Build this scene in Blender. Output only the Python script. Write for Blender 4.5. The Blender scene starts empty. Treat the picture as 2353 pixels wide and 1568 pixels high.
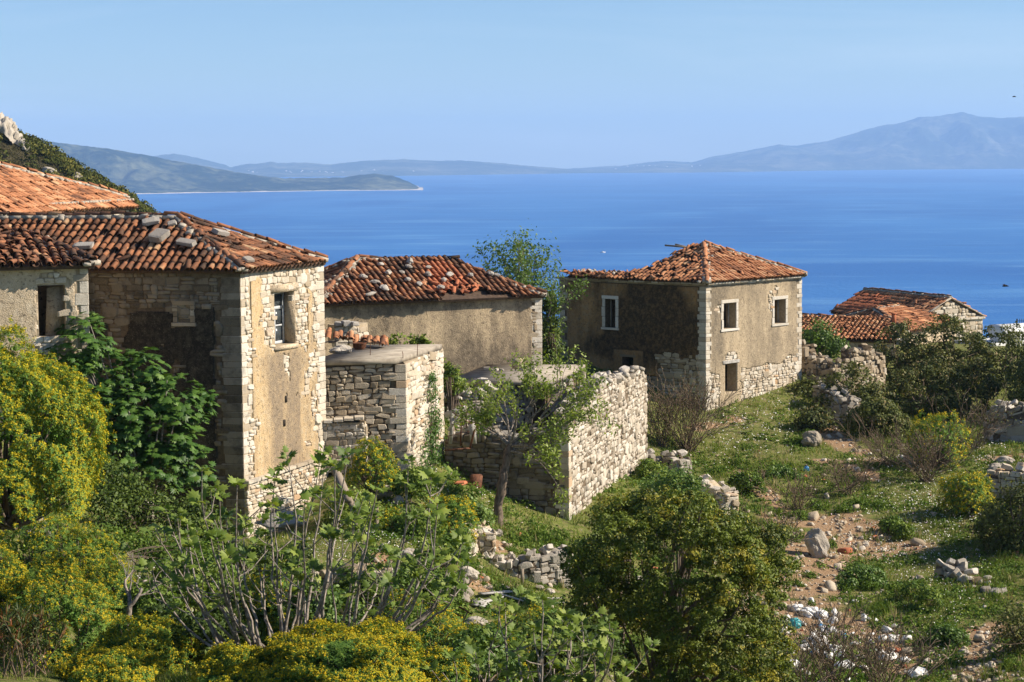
import bpy, bmesh, math, random
import numpy as np
from mathutils import Matrix, Vector

# ------------------------------------------------------------------ camera, sky, sun, exposure
sc = bpy.context.scene
COL = sc.collection
FOC, SENS, W0, H0 = 70.0, 36.0, 2353.0, 1568.0      # picture grid used for measuring: 2353 x 1568
FPX = FOC / SENS * W0
EYE_Y = 361.0                                        # eye level in that grid
PITCH = math.atan((H0 / 2 - EYE_Y) / FPX)
ROLL = 0.0075
cam_d = bpy.data.cameras.new('camera'); cam_d.lens = FOC; cam_d.sensor_width = SENS
cam_d.clip_start = 0.5; cam_d.clip_end = 90000
cam = bpy.data.objects.new('camera', cam_d); COL.objects.link(cam)
CAM_R = Matrix.Rotation(math.pi / 2 - PITCH, 3, 'X') @ Matrix.Rotation(-ROLL, 3, 'Z')
cam.rotation_euler = CAM_R.to_euler(); sc.camera = cam
R_ = np.array(CAM_R)

SUN_EL, SUN_DIR = math.radians(35), (1.0, -0.01)   # towards the sun, horizontally
sun_d = bpy.data.lights.new('sun', 'SUN'); sun_d.energy = 4.7; sun_d.angle = math.radians(0.53); sun_d.color = (1.0, 0.89, 0.74)
sun = bpy.data.objects.new('sun', sun_d); COL.objects.link(sun)
to_sun = Vector((SUN_DIR[0] * math.cos(SUN_EL), SUN_DIR[1] * math.cos(SUN_EL), math.sin(SUN_EL))).normalized()
sun.rotation_euler = to_sun.to_track_quat('Z', 'Y').to_euler()
sun.location = (60, -20, 60)

world = bpy.data.worlds.new('World'); sc.world = world; world.use_nodes = True
wn = world.node_tree; wn.nodes.clear()
sky = wn.nodes.new('ShaderNodeTexSky'); sky.sky_type = 'NISHITA'; sky.sun_disc = False
sky.sun_elevation = SUN_EL; sky.sun_rotation = math.atan2(SUN_DIR[0], SUN_DIR[1])
sky.altitude = 400; sky.air_density = 0.9; sky.dust_density = 0.3; sky.ozone_density = 6.0
bg = wn.nodes.new('ShaderNodeBackground'); bg.inputs[1].default_value = 0.074
wo = wn.nodes.new('ShaderNodeOutputWorld')
tcw = wn.nodes.new('ShaderNodeTexCoord'); mpw = wn.nodes.new('ShaderNodeMapping'); mpw.inputs['Scale'].default_value = (1.0, 1.0, 9.0); mpw.inputs['Rotation'].default_value = (0.05, 0.12, 0.3)
nzw = wn.nodes.new('ShaderNodeTexNoise'); nzw.inputs['Scale'].default_value = 3.2; nzw.inputs['Detail'].default_value = 6; nzw.inputs['Roughness'].default_value = 0.62; nzw.inputs['Distortion'].default_value = 0.5
rpw = wn.nodes.new('ShaderNodeValToRGB'); rpw.color_ramp.elements[0].position = 0.5; rpw.color_ramp.elements[1].position = 0.8; rpw.color_ramp.elements[1].color = (0.16, 0.16, 0.16, 1)
mxw = wn.nodes.new('ShaderNodeMix'); mxw.data_type = 'RGBA'; mxw.inputs[7].default_value = (9.0, 9.2, 9.4, 1)   # thin cirrus veil
wn.links.new(tcw.outputs['Generated'], mpw.inputs[0]); wn.links.new(mpw.outputs[0], nzw.inputs['Vector']); wn.links.new(nzw.outputs['Fac'], rpw.inputs[0]); wn.links.new(rpw.outputs[0], mxw.inputs[0]); wn.links.new(sky.outputs[0], mxw.inputs[6])
wn.links.new(mxw.outputs[2], bg.inputs[0]); wn.links.new(bg.outputs[0], wo.inputs[0])
sc.view_settings.view_transform = 'Standard'; sc.view_settings.look = 'None'
sc.view_settings.exposure = 0.84; sc.view_settings.gamma = 1.0; sc.view_settings.use_curve_mapping = False
sc.render.engine = 'CYCLES'
sc.cycles.use_denoising = True; sc.cycles.max_bounces = 6; sc.cycles.diffuse_bounces = 2; sc.cycles.glossy_bounces = 2
sc.cycles.transmission_bounces = 2; sc.cycles.volume_bounces = 1; sc.cycles.transparent_max_bounces = 4
sc.cycles.sample_clamp_indirect = 6

RNG = np.random.default_rng(11)

# ------------------------------------------------------------------ measuring helpers
def ray(px, py):
    d = R_ @ np.array([(px - W0 / 2) / FPX, (H0 / 2 - py) / FPX, -1.0])
    return d / d[1]
def P(px, py, Y):                                    # the point at depth Y seen at (px, py)
    return ray(px, py) * Y
def proj(p):
    q = R_.T @ np.asarray(p, float)
    return W0 / 2 + FPX * q[0] / -q[2], H0 / 2 - FPX * q[1] / -q[2]
def on_plane(px, py, p0, n):
    d = ray(px, py); return d * (np.dot(p0, n) / np.dot(d, n))

def _hash(ix, iy, s):
    h = (ix * 374761393 + iy * 668265263 + s * 1274126177) & 0xFFFFFFFF
    h = ((h ^ (h >> 13)) * 1274126177) & 0xFFFFFFFF
    return ((h ^ (h >> 16)) & 0xFFFF) / 65535.0
def vn(x, y, s=0):
    x = np.asarray(x, float); y = np.asarray(y, float)
    ix = np.floor(x).astype(np.int64); iy = np.floor(y).astype(np.int64)
    fx = x - ix; fy = y - iy; fx = fx * fx * (3 - 2 * fx); fy = fy * fy * (3 - 2 * fy)
    a = _hash(ix, iy, s); b = _hash(ix + 1, iy, s); c = _hash(ix, iy + 1, s); d = _hash(ix + 1, iy + 1, s)
    return (a * (1 - fx) + b * fx) * (1 - fy) + (c * (1 - fx) + d * fx) * fy
def fbm(x, y, s=0, o=4):
    t = 0; a = 0.5
    for i in range(o):
        t = t + a * vn(np.asarray(x) * 2 ** i, np.asarray(y) * 2 ** i, s + i * 17); a *= 0.5
    return t                                          # about 0..0.94, mean 0.47

# ------------------------------------------------------------------ mesh helpers
def make_mesh(name, V, F, rnd=None, smooth=False, attrs=None):
    V = np.asarray(V, np.float32).reshape(-1, 3)
    me = bpy.data.meshes.new(name)
    me.vertices.add(len(V)); me.vertices.foreach_set('co', V.ravel())
    F = [np.asarray(f, np.int32) for f in (F if isinstance(F, list) else [F]) if len(f)]
    li = np.concatenate([f.ravel() for f in F]); lt = np.concatenate([np.full(len(f), f.shape[1], np.int32) for f in F])
    ls = np.zeros(len(lt), np.int32); ls[1:] = np.cumsum(lt)[:-1]
    me.loops.add(len(li)); me.loops.foreach_set('vertex_index', li)
    me.polygons.add(len(lt)); me.polygons.foreach_set('loop_start', ls)
    if smooth: me.polygons.foreach_set('use_smooth', np.ones(len(lt), bool))
    me.update(calc_edges=True)
    if rnd is not None:
        a = me.attributes.new('rnd', 'FLOAT', 'POINT'); a.data.foreach_set('value', np.asarray(rnd, np.float32))
    for k, v in (attrs or {}).items():
        a = me.attributes.new(k, 'FLOAT', 'POINT'); a.data.foreach_set('value', np.asarray(v, np.float32))
    return me

class MB:                                             # gathers pieces of ONE mesh
    def __init__(s): s.V = []; s.T = []; s.Q = []; s.r = []; s.n = 0
    def add(s, V, T=None, Q=None, r=0.0):
        V = np.asarray(V, float).reshape(-1, 3)
        if T is not None and len(T): s.T.append(np.asarray(T, np.int64).reshape(-1, 3) + s.n)
        if Q is not None and len(Q): s.Q.append(np.asarray(Q, np.int64).reshape(-1, 4) + s.n)
        s.V.append(V); s.r.append(np.broadcast_to(np.asarray(r, float), (len(V),)).copy()); s.n += len(V)
    def box(s, p0, p1, r=0.0):
        x0, y0, z0 = p0; x1, y1, z1 = p1
        s.hexa([(x0, y0, z0), (x1, y0, z0), (x1, y1, z0), (x0, y1, z0), (x0, y0, z1), (x1, y0, z1), (x1, y1, z1), (x0, y1, z1)], r)
    def hexa(s, c, r=0.0):                            # 4 bottom + 4 top corners
        s.add(c, Q=[(3, 2, 1, 0), (4, 5, 6, 7), (0, 1, 5, 4), (1, 2, 6, 5), (2, 3, 7, 6), (3, 0, 4, 7)], r=r)
    def bar(s, a, b, w, h=None, r=0.0, up=(0, 0, 1)):
        a = np.array(a, float); b = np.array(b, float); h = h or w
        d = b - a; d /= np.linalg.norm(d); up = np.array(up, float)
        if abs(np.dot(d, up)) > .95: up = np.array([0, 1.0, 0])
        x = np.cross(d, up); x /= np.linalg.norm(x); y = np.cross(x, d)
        o = [(-x * w - y * h) / 2, (x * w - y * h) / 2, (x * w + y * h) / 2, (-x * w + y * h) / 2]
        s.hexa([a + q for q in o] + [b + q for q in o], r)
    def tube(s, pts, rad, n=6, r=0.0, caps=True):
        pts = np.asarray(pts, float); rad = np.broadcast_to(np.asarray(rad, float), (len(pts),))
        t = np.gradient(pts, axis=0); t /= np.linalg.norm(t, axis=1)[:, None] + 1e-9
        ref = np.array([0.3, 0.9, 0.2]); x = np.cross(t, ref); x /= np.linalg.norm(x, axis=1)[:, None] + 1e-9
        y = np.cross(t, x); a = np.arange(n) * 2 * math.pi / n
        V = pts[:, None] + rad[:, None, None] * (np.cos(a)[None, :, None] * x[:, None] + np.sin(a)[None, :, None] * y[:, None])
        k = len(pts); i = np.arange(k - 1)[:, None] * n; j = np.arange(n)[None]; j2 = (j + 1) % n
        Q = np.stack([i + j, i + j2, i + n + j2, i + n + j], -1).reshape(-1, 4)
        T = []
        if caps:
            T = [(0, q + 1, q) for q in range(1, n - 1)] + [((k - 1) * n, (k - 1) * n + q, (k - 1) * n + q + 1) for q in range(1, n - 1)]
        s.add(V.reshape(-1, 3), T=T, Q=Q, r=r)
    def mesh(s, name, smooth=False):
        F = []
        if s.T: F.append(np.concatenate(s.T))
        if s.Q: F.append(np.concatenate(s.Q))
        return make_mesh(name, np.concatenate(s.V), F, np.concatenate(s.r), smooth)

def cells(me_list):                                   # meshes -> (V, T) templates
    out = []
    for me in me_list:
        me.calc_loop_triangles()
        V = np.array([v.co for v in me.vertices]); T = np.array([t.vertices[:] for t in me.loop_triangles])
        out.append((V, T))
    return out
def inst(tmpl, Ms, which, rnd):                       # many copies of templates as one V, T, rnd
    Vs, Ts, Rs = [], [], []; n = 0
    for k, (V, T) in enumerate(tmpl):
        m = np.nonzero(which == k)[0]
        if not len(m): continue
        A = Ms[m]; X = np.einsum('nij,vj->nvi', A[:, :3, :3], V) + A[:, None, :3, 3]
        Vs.append(X.reshape(-1, 3)); Ts.append((T[None] + (np.arange(len(m)) * len(V))[:, None, None] + n).reshape(-1, 3))
        Rs.append(np.repeat(rnd[m], len(V))); n += len(m) * len(V)
    return np.concatenate(Vs), np.concatenate(Ts), np.concatenate(Rs)
def mats(X, Y, Z, L):                                 # columns -> (n,4,4)
    M = np.zeros((len(L), 4, 4)); M[:, :3, 0] = X; M[:, :3, 1] = Y; M[:, :3, 2] = Z; M[:, :3, 3] = L; M[:, 3, 3] = 1
    return M
def unit(v): return v / (np.linalg.norm(v, axis=-1, keepdims=True) + 1e-12)
def frames(N, rng):                                   # random spin about each normal
    t = rng.normal(size=N.shape); X = unit(np.cross(N, t)); return X, np.cross(N, X)

# ------------------------------------------------------------------ object helpers
def obj(name, me, mat, parent=None, M=None):
    o = bpy.data.objects.new(name, me)
    if mat is not None and not me.materials: me.materials.append(mat)
    COL.objects.link(o)
    if parent is not None:
        o.parent = parent
        w = base_of(parent)
        o.matrix_basis = Matrix.Translation(-w) @ (Matrix(M) if M is not None else Matrix.Identity(4))
    elif M is not None: o.matrix_basis = Matrix(M)
    return o
_base = {}
def base_of(o):
    return _base.get(o.name, Vector((0, 0, 0)))
def child_at(name, me, mat, parent):                  # a part whose mesh is in world coordinates
    o = obj(name, me, mat, parent); _base[o.name] = Vector((0, 0, 0)) if False else base_of(parent) + o.matrix_basis.translation
    return o
def tag(o, label=None, cat=None, group=None, kind=None):
    if label: o['label'] = label
    if cat: o['category'] = cat
    if group: o['group'] = group
    if kind: o['kind'] = kind
    return o
def thing(name, label, cat, loc, group=None):
    o = bpy.data.objects.new(name, None); COL.objects.link(o); o.empty_display_size = 0.2
    o.location = tuple(float(c) for c in loc); _base[o.name] = Vector(o.location)
    return tag(o, label, cat, group)
def pieces(parent, name, rest_name, meshes, tmpl, Ms, which, rnd, mat, size, nmax):
    order = np.argsort(-size); one = order[:nmax]; rest = order[nmax:]
    w = base_of(parent)
    for i in one:
        o = bpy.data.objects.new(name, meshes[which[i]]); COL.objects.link(o); o.parent = parent
        M = Ms[i].copy(); M[:3, 3] -= np.array(w); o.matrix_basis = Matrix(M.tolist())
    if len(rest):
        V, T, r = inst(tmpl, Ms[rest], which[rest], rnd[rest])
        o = obj(rest_name, make_mesh(rest_name, V, T, r), mat, parent); o['kind'] = 'stuff'

ORD = ['leftmost', 'second', 'third', 'fourth', 'fifth', 'sixth', 'seventh', 'eighth', 'ninth', 'tenth', 'eleventh', 'twelfth', 'thirteenth', 'fourteenth', 'fifteenth', 'sixteenth', 'seventeenth', 'eighteenth', 'nineteenth', 'twentieth']
def nth(xs):                                           # place of each from the left, in words
    o = sorted(range(len(xs)), key=lambda i: xs[i]); w = [None] * len(xs)
    for k, i in enumerate(o): w[i] = 'rightmost' if k == len(xs) - 1 else ORD[k] + ('' if k == 0 else ' from left')
    return w
# ------------------------------------------------------------------ materials
class NT:
    def __init__(s, name):
        s.m = bpy.data.materials.new(name); s.m.use_nodes = True; s.t = s.m.node_tree; s.t.nodes.clear()
        s.out = s.n('ShaderNodeOutputMaterial')
    def n(s, typ, **kw):
        nd = s.t.nodes.new(typ)
        for k, v in kw.items():
            if k.startswith('_'): setattr(nd, k[1:], v)
            else: nd.inputs[k].default_value = v
        return nd
    def l(s, a, b): s.t.links.new(a, b)
    def rand(s):                                       # object random + per-piece attribute, 0..1
        a = s.n('ShaderNodeAttribute', _attribute_name='rnd'); o = s.n('ShaderNodeObjectInfo')
        m = s.n('ShaderNodeMath', _operation='ADD'); s.l(a.outputs['Fac'], m.inputs[0]); s.l(o.outputs['Random'], m.inputs[1])
        f = s.n('ShaderNodeMath', _operation='FRACT'); s.l(m.outputs[0], f.inputs[0]); return f.outputs[0]
    def ramp(s, fac, stops, interp='LINEAR'):
        r = s.n('ShaderNodeValToRGB'); r.color_ramp.interpolation = interp; e = r.color_ramp.elements
        while len(e) < len(stops): e.new(0.5)
        for q, (p, c) in zip(e, stops): q.position = p; q.color = (*c, 1) if len(c) == 3 else c
        if fac is not None: s.l(fac, r.inputs[0])
        return r.outputs[0]
    def noise(s, scale, detail=4, rough=0.55, stretch=None, dist=0.0):
        g = s.n('ShaderNodeNewGeometry'); v = g.outputs['Position']
        if stretch:
            mp = s.n('ShaderNodeMapping'); mp.inputs['Scale'].default_value = stretch; s.l(v, mp.inputs[0]); v = mp.outputs[0]
        t = s.n('ShaderNodeTexNoise', Scale=scale, Detail=detail, Roughness=rough, Distortion=dist); s.l(v, t.inputs['Vector']); return t.outputs['Fac']
    def mix(s, fac, a, b, mode='MIX'):
        m = s.n('ShaderNodeMix', _data_type='RGBA', _blend_type=mode)
        for src, i in ((fac, 0), (a, 6), (b, 7)):
            if hasattr(src, 'is_output'): s.l(src, m.inputs[i])
            else: m.inputs[i].default_value = src if i == 0 else (*src, 1)
        return m.outputs[2]
    def mul(s, a, b):
        m = s.n('ShaderNodeMath', _operation='MULTIPLY')
        for src, i in ((a, 0), (b, 1)):
            if hasattr(src, 'is_output'): s.l(src, m.inputs[i])
            else: m.inputs[i].default_value = src
        return m.outputs[0]
    def bump(s, h, strength=0.5, dist=0.02):
        b = s.n('ShaderNodeBump', Strength=strength, Distance=dist); s.l(h, b.inputs['Height']); return b.outputs[0]
    def surf(s, col, rough=0.9, spec=0.2, normal=None, trans=0.0, metal=0.0):
        p = s.n('ShaderNodeBsdfPrincipled', Roughness=rough, Metallic=metal); p.inputs['Specular IOR Level'].default_value = spec
        if hasattr(col, 'is_output'): s.l(col, p.inputs['Base Color'])
        else: p.inputs['Base Color'].default_value = (*col, 1)
        if normal is not None: s.l(normal, p.inputs['Normal'])
        o = p.outputs[0]
        if trans:
            t = s.n('ShaderNodeBsdfTranslucent')
            if hasattr(col, 'is_output'):
                b = s.mix(1.0, col, (1.15, 1.15, 0.5), 'MULTIPLY'); s.l(b, t.inputs[0])
            else: t.inputs[0].default_value = (*col, 1)
            m = s.n('ShaderNodeMixShader'); m.inputs[0].default_value = trans; s.l(o, m.inputs[1]); s.l(t.outputs[0], m.inputs[2]); o = m.outputs[0]
        s.l(o, s.out.inputs[0]); return s.m

def m_stone(name, stops, lichen=(0.17, 0.16, 0.14), lich=0.45, bump=0.6):
    t = NT(name); c = t.ramp(t.rand(), stops)
    n1 = t.noise(2.2, 5, 0.65); n2 = t.noise(26, 4, 0.6)
    c = t.mix(t.ramp(n2, [(0.3, (0.45,) * 3), (0.65, (0, 0, 0))]), c, (0.30, 0.22, 0.13))
    f = t.ramp(n1, [(0.5, (0, 0, 0)), (0.72, (lich,) * 3)])
    c = t.mix(f, c, lichen)
    return t.surf(c, 0.95, 0.1, t.bump(n2, bump, 0.03))
def m_tile(name, stops, lich=0.5):
    t = NT(name); lf = t.ramp(t.noise(1.1, 4, 0.6), [(0.3, (0, 0, 0)), (0.7, (1, 1, 1))]); c = t.ramp(t.mix(0.52, t.rand(), lf), stops)
    n1 = t.noise(3.2, 6, 0.75); n2 = t.noise(34, 3, 0.6)
    c = t.mix(t.ramp(n1, [(0.46, (0, 0, 0)), (0.66, (lich,) * 3)]), c, (0.075, 0.055, 0.042))
    c = t.mix(t.ramp(n2, [(0.55, (0, 0, 0)), (0.75, (0.35,) * 3)]), c, (0.38, 0.34, 0.27))
    return t.surf(c, 0.92, 0.12, t.bump(n2, 0.4, 0.02))
def m_plaster(name, base, base2, stain, lo=0.42, hi=0.68, amt=0.85, spot=(0.58, 0.47, 0.31)):
    t = NT(name)
    n1 = t.noise(0.9, 6, 0.6, (1.5, 1.5, 0.42)); n2 = t.noise(7, 5, 0.65); n3 = t.noise(30, 3, 0.6); n4 = t.noise(4.6, 6, 0.75)
    c = t.mix(t.ramp(n2, [(0.38, (0, 0, 0)), (0.62, (1, 1, 1))]), base, base2)
    c = t.mix(t.ramp(n4, [(0.50, (0, 0, 0)), (0.58, (0.7,) * 3)]), c, spot)
    f = t.ramp(n1, [(lo, (0, 0, 0)), (hi, (amt,) * 3)])
    a = t.n('ShaderNodeAttribute', _attribute_name='stain')
    mx = t.n('ShaderNodeMath', _operation='ADD', _use_clamp=True); t.l(f, mx.inputs[0]); t.l(a.outputs['Fac'], mx.inputs[1])
    f2 = t.mul(mx.outputs[0], t.ramp(t.noise(5, 6, 0.75), [(0.32, (0.55,) * 3), (0.55, (1, 1, 1))]))
    c = t.mix(f2, c, stain)
    c = t.mix(t.ramp(n3, [(0.60, (0, 0, 0)), (0.72, (0.3,) * 3)]), c, (0.60, 0.52, 0.40))
    c = t.mix(t.ramp(t.noise(12, 4, 0.65), [(0.34, (0.7,) * 3), (0.44, (0, 0, 0))]), c, (0.09, 0.07, 0.05))
    h = t.mix(0.5, t.mix(0.5, n2, n4), n3)
    return t.surf(c, 0.95, 0.06, t.bump(h, 0.9, 0.08))
def m_leaf(name, stops, rough=0.5, spec=0.35, trans=0.32):
    t = NT(name); return t.surf(t.ramp(t.rand(), stops), rough, spec, None, trans * .7)
def m_plain(name, c1, c2, scale=6, rough=0.8, spec=0.2, bump=0.3, stretch=None, metal=0.0):
    t = NT(name); n = t.noise(scale, 5, 0.6, stretch)
    return t.surf(t.mix(t.ramp(n, [(0.35, (0, 0, 0)), (0.65, (1, 1, 1))]), c1, c2), rough, spec, t.bump(n, bump, 0.02) if bump else None, 0, metal)

CREAM = [(0.0, (0.36, 0.29, 0.20)), (0.25, (0.53, 0.45, 0.34)), (0.6, (0.62, 0.555, 0.45)), (0.9, (0.70, 0.65, 0.56)), (1.0, (0.46, 0.30, 0.17))]
TAN = [(0.0, (0.20, 0.155, 0.105)), (0.3, (0.36, 0.29, 0.20)), (0.7, (0.46, 0.39, 0.29)), (1.0, (0.56, 0.50, 0.41))]
GREY = [(0.0, (0.20, 0.18, 0.15)), (0.4, (0.38, 0.35, 0.30)), (0.8, (0.52, 0.48, 0.41)), (1.0, (0.62, 0.57, 0.50))]
M = {}
M['cream'] = m_stone('cream_limestone', CREAM)
M['quoin'] = m_stone('white_limestone', [(0.0, (0.40, 0.335, 0.25)), (0.4, (0.58, 0.52, 0.42)), (1.0, (0.70, 0.655, 0.57))], lich=0.7)
M['tan'] = m_stone('tan_limestone', TAN, lich=0.6)
M['tan_dark'] = m_stone('shade_darkened_limestone', [(0.0, (0.09, 0.076, 0.057)), (0.4, (0.175, 0.152, 0.117)), (1.0, (0.29, 0.258, 0.205))], lichen=(0.06, 0.052, 0.042), lich=0.75)  # stain, and the shade of the unlit walls, put into the stone colour
M['grey'] = m_stone('grey_limestone', GREY, lich=0.6)
M['rock'] = m_stone('weathered_rock', [(0.0, (0.33, 0.29, 0.23)), (1.0, (0.55, 0.50, 0.43))], lichen=(0.2, 0.19, 0.17), lich=0.7, bump=0.9)
M['slabstone'] = m_stone('grey_slab_stone', [(0, (0.28, 0.26, 0.235)), (1, (0.48, 0.455, 0.41))], lich=0.5)
M['mortar'] = m_plain('mortar', (0.30, 0.24, 0.16), (0.44, 0.36, 0.25), 9, 0.95, 0.05, 0.6)
M['mortar_dark'] = m_plain('earth_mortar', (0.085, 0.066, 0.045), (0.16, 0.12, 0.08), 9, 0.95, 0.05, 0.6)
M['lime'] = m_plain('lime_mortar', (0.24, 0.21, 0.17), (0.46, 0.41, 0.335), 7, 0.95, 0.05, 0.7)
M['tile'] = m_tile('clay_tile', [(0.12, (0.05, 0.032, 0.023)), (0.36, (0.15, 0.072, 0.042)), (0.54, (0.27, 0.112, 0.055)), (0.74, (0.41, 0.175, 0.082)), (0.9, (0.54, 0.36, 0.20))], lich=0.62)
M['tile_bright'] = m_tile('clay_tile_bright', [(0.1, (0.13, 0.06, 0.036)), (0.34, (0.32, 0.135, 0.065)), (0.58, (0.48, 0.205, 0.095)), (0.9, (0.62, 0.38, 0.21))], lich=0.4)
M['tile_channel'] = m_tile('dirty_channel_tile', [(0.0, (0.045, 0.03, 0.022)), (1.0, (0.15, 0.08, 0.05))], lich=0.7)
M['tile_far'] = m_tile('weathered_orange_tile', [(0.0, (0.12, 0.06, 0.038)), (0.35, (0.27, 0.12, 0.062)), (0.7, (0.42, 0.185, 0.09)), (1.0, (0.54, 0.34, 0.19))], lich=0.5)
M['tile_red'] = m_tile('new_red_tile', [(0.0, (0.30, 0.09, 0.045)), (1.0, (0.50, 0.18, 0.085))], lich=0.25)
M['underroof'] = m_plain('roof_earth', (0.06, 0.04, 0.028), (0.12, 0.08, 0.055), 8)
M['plaster_tan'] = m_plaster('ochre_plaster', (0.60, 0.43, 0.24), (0.52, 0.38, 0.21), (0.27, 0.21, 0.145), 0.46, 0.7, 0.9)
M['plaster_grey'] = m_plaster('weathered_plaster', (0.47, 0.365, 0.24), (0.58, 0.45, 0.285), (0.175, 0.14, 0.10), 0.40, 0.66, 0.85, (0.66, 0.52, 0.33))
M['plaster_warm'] = m_plaster('sunbleached_plaster', (0.50, 0.395, 0.265), (0.43, 0.34, 0.225), (0.20, 0.165, 0.12), 0.42, 0.68, 0.7, (0.60, 0.48, 0.32))
M['ruin'] = m_stone('ruin_limestone', [(0.0, (0.25, 0.21, 0.16)), (0.3, (0.44, 0.385, 0.305)), (0.7, (0.56, 0.50, 0.41)), (1.0, (0.66, 0.61, 0.53))], lichen=(0.15, 0.14, 0.12), lich=0.75)
M['frame_stone'] = m_stone('dressed_white_stone', [(0.0, (0.58, 0.54, 0.46)), (1.0, (0.74, 0.70, 0.63))], lich=0.35)
M['plaster_black'] = m_plaster('stain_and_shade_plaster', (0.19, 0.155, 0.11), (0.145, 0.118, 0.085), (0.034, 0.030, 0.024), 0.36, 0.62, 0.9, (0.24, 0.195, 0.14))  # wall stain together with its shade put into the plaster colour
M['quoin_shade_side'] = m_stone('lichen_and_shade_limestone', [(0.0, (0.10, 0.09, 0.072)), (0.5, (0.20, 0.18, 0.145)), (1.0, (0.30, 0.275, 0.23))], lichen=(0.05, 0.045, 0.037), lich=0.8)
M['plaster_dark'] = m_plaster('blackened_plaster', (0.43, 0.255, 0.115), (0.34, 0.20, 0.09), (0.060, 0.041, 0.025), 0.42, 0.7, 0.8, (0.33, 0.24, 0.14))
M['plaster_light'] = m_plaster('pale_plaster', (0.60, 0.48, 0.33), (0.54, 0.43, 0.295), (0.28, 0.225, 0.165), 0.44, 0.7, 0.7, (0.68, 0.57, 0.42))
M['wood'] = m_plain('weathered_wood', (0.20, 0.16, 0.12), (0.34, 0.28, 0.21), 5, 0.85, 0.15, 0.4, (9, 9, 1))
M['wood_grey'] = m_plain('grey_wood', (0.30, 0.28, 0.25), (0.46, 0.44, 0.40), 6, 0.85, 0.15, 0.4)
M['paint'] = m_plain('flaking_blue_grey_paint', (0.36, 0.38, 0.40), (0.55, 0.56, 0.55), 12, 0.7, 0.3, 0.2)
M['concrete'] = m_plain('old_concrete', (0.24, 0.205, 0.16), (0.40, 0.35, 0.275), 2.6, 0.95, 0.1, 0.4)
M['rust'] = m_plain('rusty_iron', (0.07, 0.03, 0.018), (0.19, 0.075, 0.035), 14, 0.85, 0.3, 0.3)
M['bark'] = m_plain('brown_bark', (0.10, 0.075, 0.055), (0.24, 0.185, 0.14), 7, 0.95, 0.1, 0.8, (3, 3, 0.5))
M['bark_fig'] = m_plain('grey_fig_bark', (0.12, 0.095, 0.075), (0.38, 0.33, 0.28), 16, 0.9, 0.15, 0.4)
M['twig'] = m_plain('dry_twig', (0.13, 0.09, 0.06), (0.25, 0.19, 0.135), 10, 0.9, 0.1, 0)
M['euph_leaf'] = m_leaf('spurge_leaf', [(0, (0.07, 0.15, 0.03)), (0.6, (0.15, 0.26, 0.045)), (1, (0.25, 0.34, 0.06))], 0.65, 0.15)
M['euph_flower'] = m_leaf('spurge_flower', [(0, (0.29, 0.28, 0.016)), (0.4, (0.44, 0.37, 0.018)), (1, (0.53, 0.36, 0.018))], 0.7, 0.1, 0.25)
M['fig_leaf'] = m_leaf('fig_leaf', [(0, (0.075, 0.125, 0.020)), (0.6, (0.15, 0.215, 0.030)), (1, (0.26, 0.31, 0.055))], 0.55, 0.25, 0.4)
M['fig_dark'] = m_leaf('dark_fig_leaf', [(0, (0.035, 0.085, 0.013)), (0.7, (0.07, 0.145, 0.021)), (1, (0.125, 0.21, 0.035))], 0.5, 0.3, 0.3)
M['oak_leaf'] = m_leaf('holm_oak_leaf', [(0, (0.055, 0.075, 0.012)), (0.5, (0.145, 0.19, 0.022)), (0.85, (0.25, 0.285, 0.032)), (1, (0.31, 0.25, 0.035))], 0.55, 0.25, 0.3)
M['oak_gold'] = m_leaf('young_oak_leaf', [(0, (0.14, 0.15, 0.018)), (1, (0.30, 0.26, 0.025))], 0.6, 0.2, 0.25)
M['tree_leaf'] = m_leaf('fresh_green_leaf', [(0, (0.11, 0.16, 0.022)), (0.6, (0.22, 0.30, 0.045)), (1, (0.34, 0.40, 0.08))], 0.5, 0.3, 0.5)
M['shade_leaf'] = m_leaf('shade_tinted_leaf', [(0, (0.03, 0.055, 0.010)), (0.6, (0.07, 0.11, 0.018)), (1, (0.13, 0.175, 0.03))], 0.55, 0.2, 0.3)  # deep shade among the bushes put into the leaf colour
M['bush_leaf'] = m_leaf('bush_leaf', [(0, (0.055, 0.105, 0.016)), (0.5, (0.125, 0.20, 0.028)), (1, (0.24, 0.30, 0.05))], 0.55, 0.2, 0.35)
M['tree_leaf_b'] = m_leaf('mid_green_leaf', [(0, (0.055, 0.11, 0.018)), (0.6, (0.12, 0.20, 0.035)), (1, (0.20, 0.28, 0.06))], 0.5, 0.3, 0.4)
M['laurel'] = m_leaf('evergreen_leaf', [(0, (0.05, 0.065, 0.018)), (0.55, (0.105, 0.125, 0.03)), (0.88, (0.16, 0.165, 0.045)), (1, (0.26, 0.19, 0.09))], 0.6, 0.2, 0.25)
M['weed'] = m_leaf('weed_leaf', [(0, (0.06, 0.115, 0.018)), (0.6, (0.125, 0.20, 0.032)), (1, (0.21, 0.27, 0.055))], 0.7, 0.1, 0.35)
M['grass'] = m_leaf('grass_blade', [(0, (0.11, 0.165, 0.025)), (0.5, (0.19, 0.25, 0.04)), (0.8, (0.28, 0.31, 0.075)), (1, (0.42, 0.35, 0.17))], 0.8, 0.05, 0.35)
M['daisy'] = m_leaf('daisy_petal', [(0, (0.72, 0.71, 0.65)), (0.9, (0.80, 0.78, 0.74)), (1, (0.62, 0.36, 0.55))], 0.8, 0.1, 0.2)
M['dark'] = m_plain('dark_interior', (0.03, 0.025, 0.02), (0.06, 0.05, 0.04), 4, 0.95, 0.05, 0)
M['scrub'] = m_leaf('scrub_leaf', [(0, (0.045, 0.055, 0.012)), (0.6, (0.095, 0.105, 0.02)), (1, (0.17, 0.15, 0.032))], 0.8, 0.1, 0.1)

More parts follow.
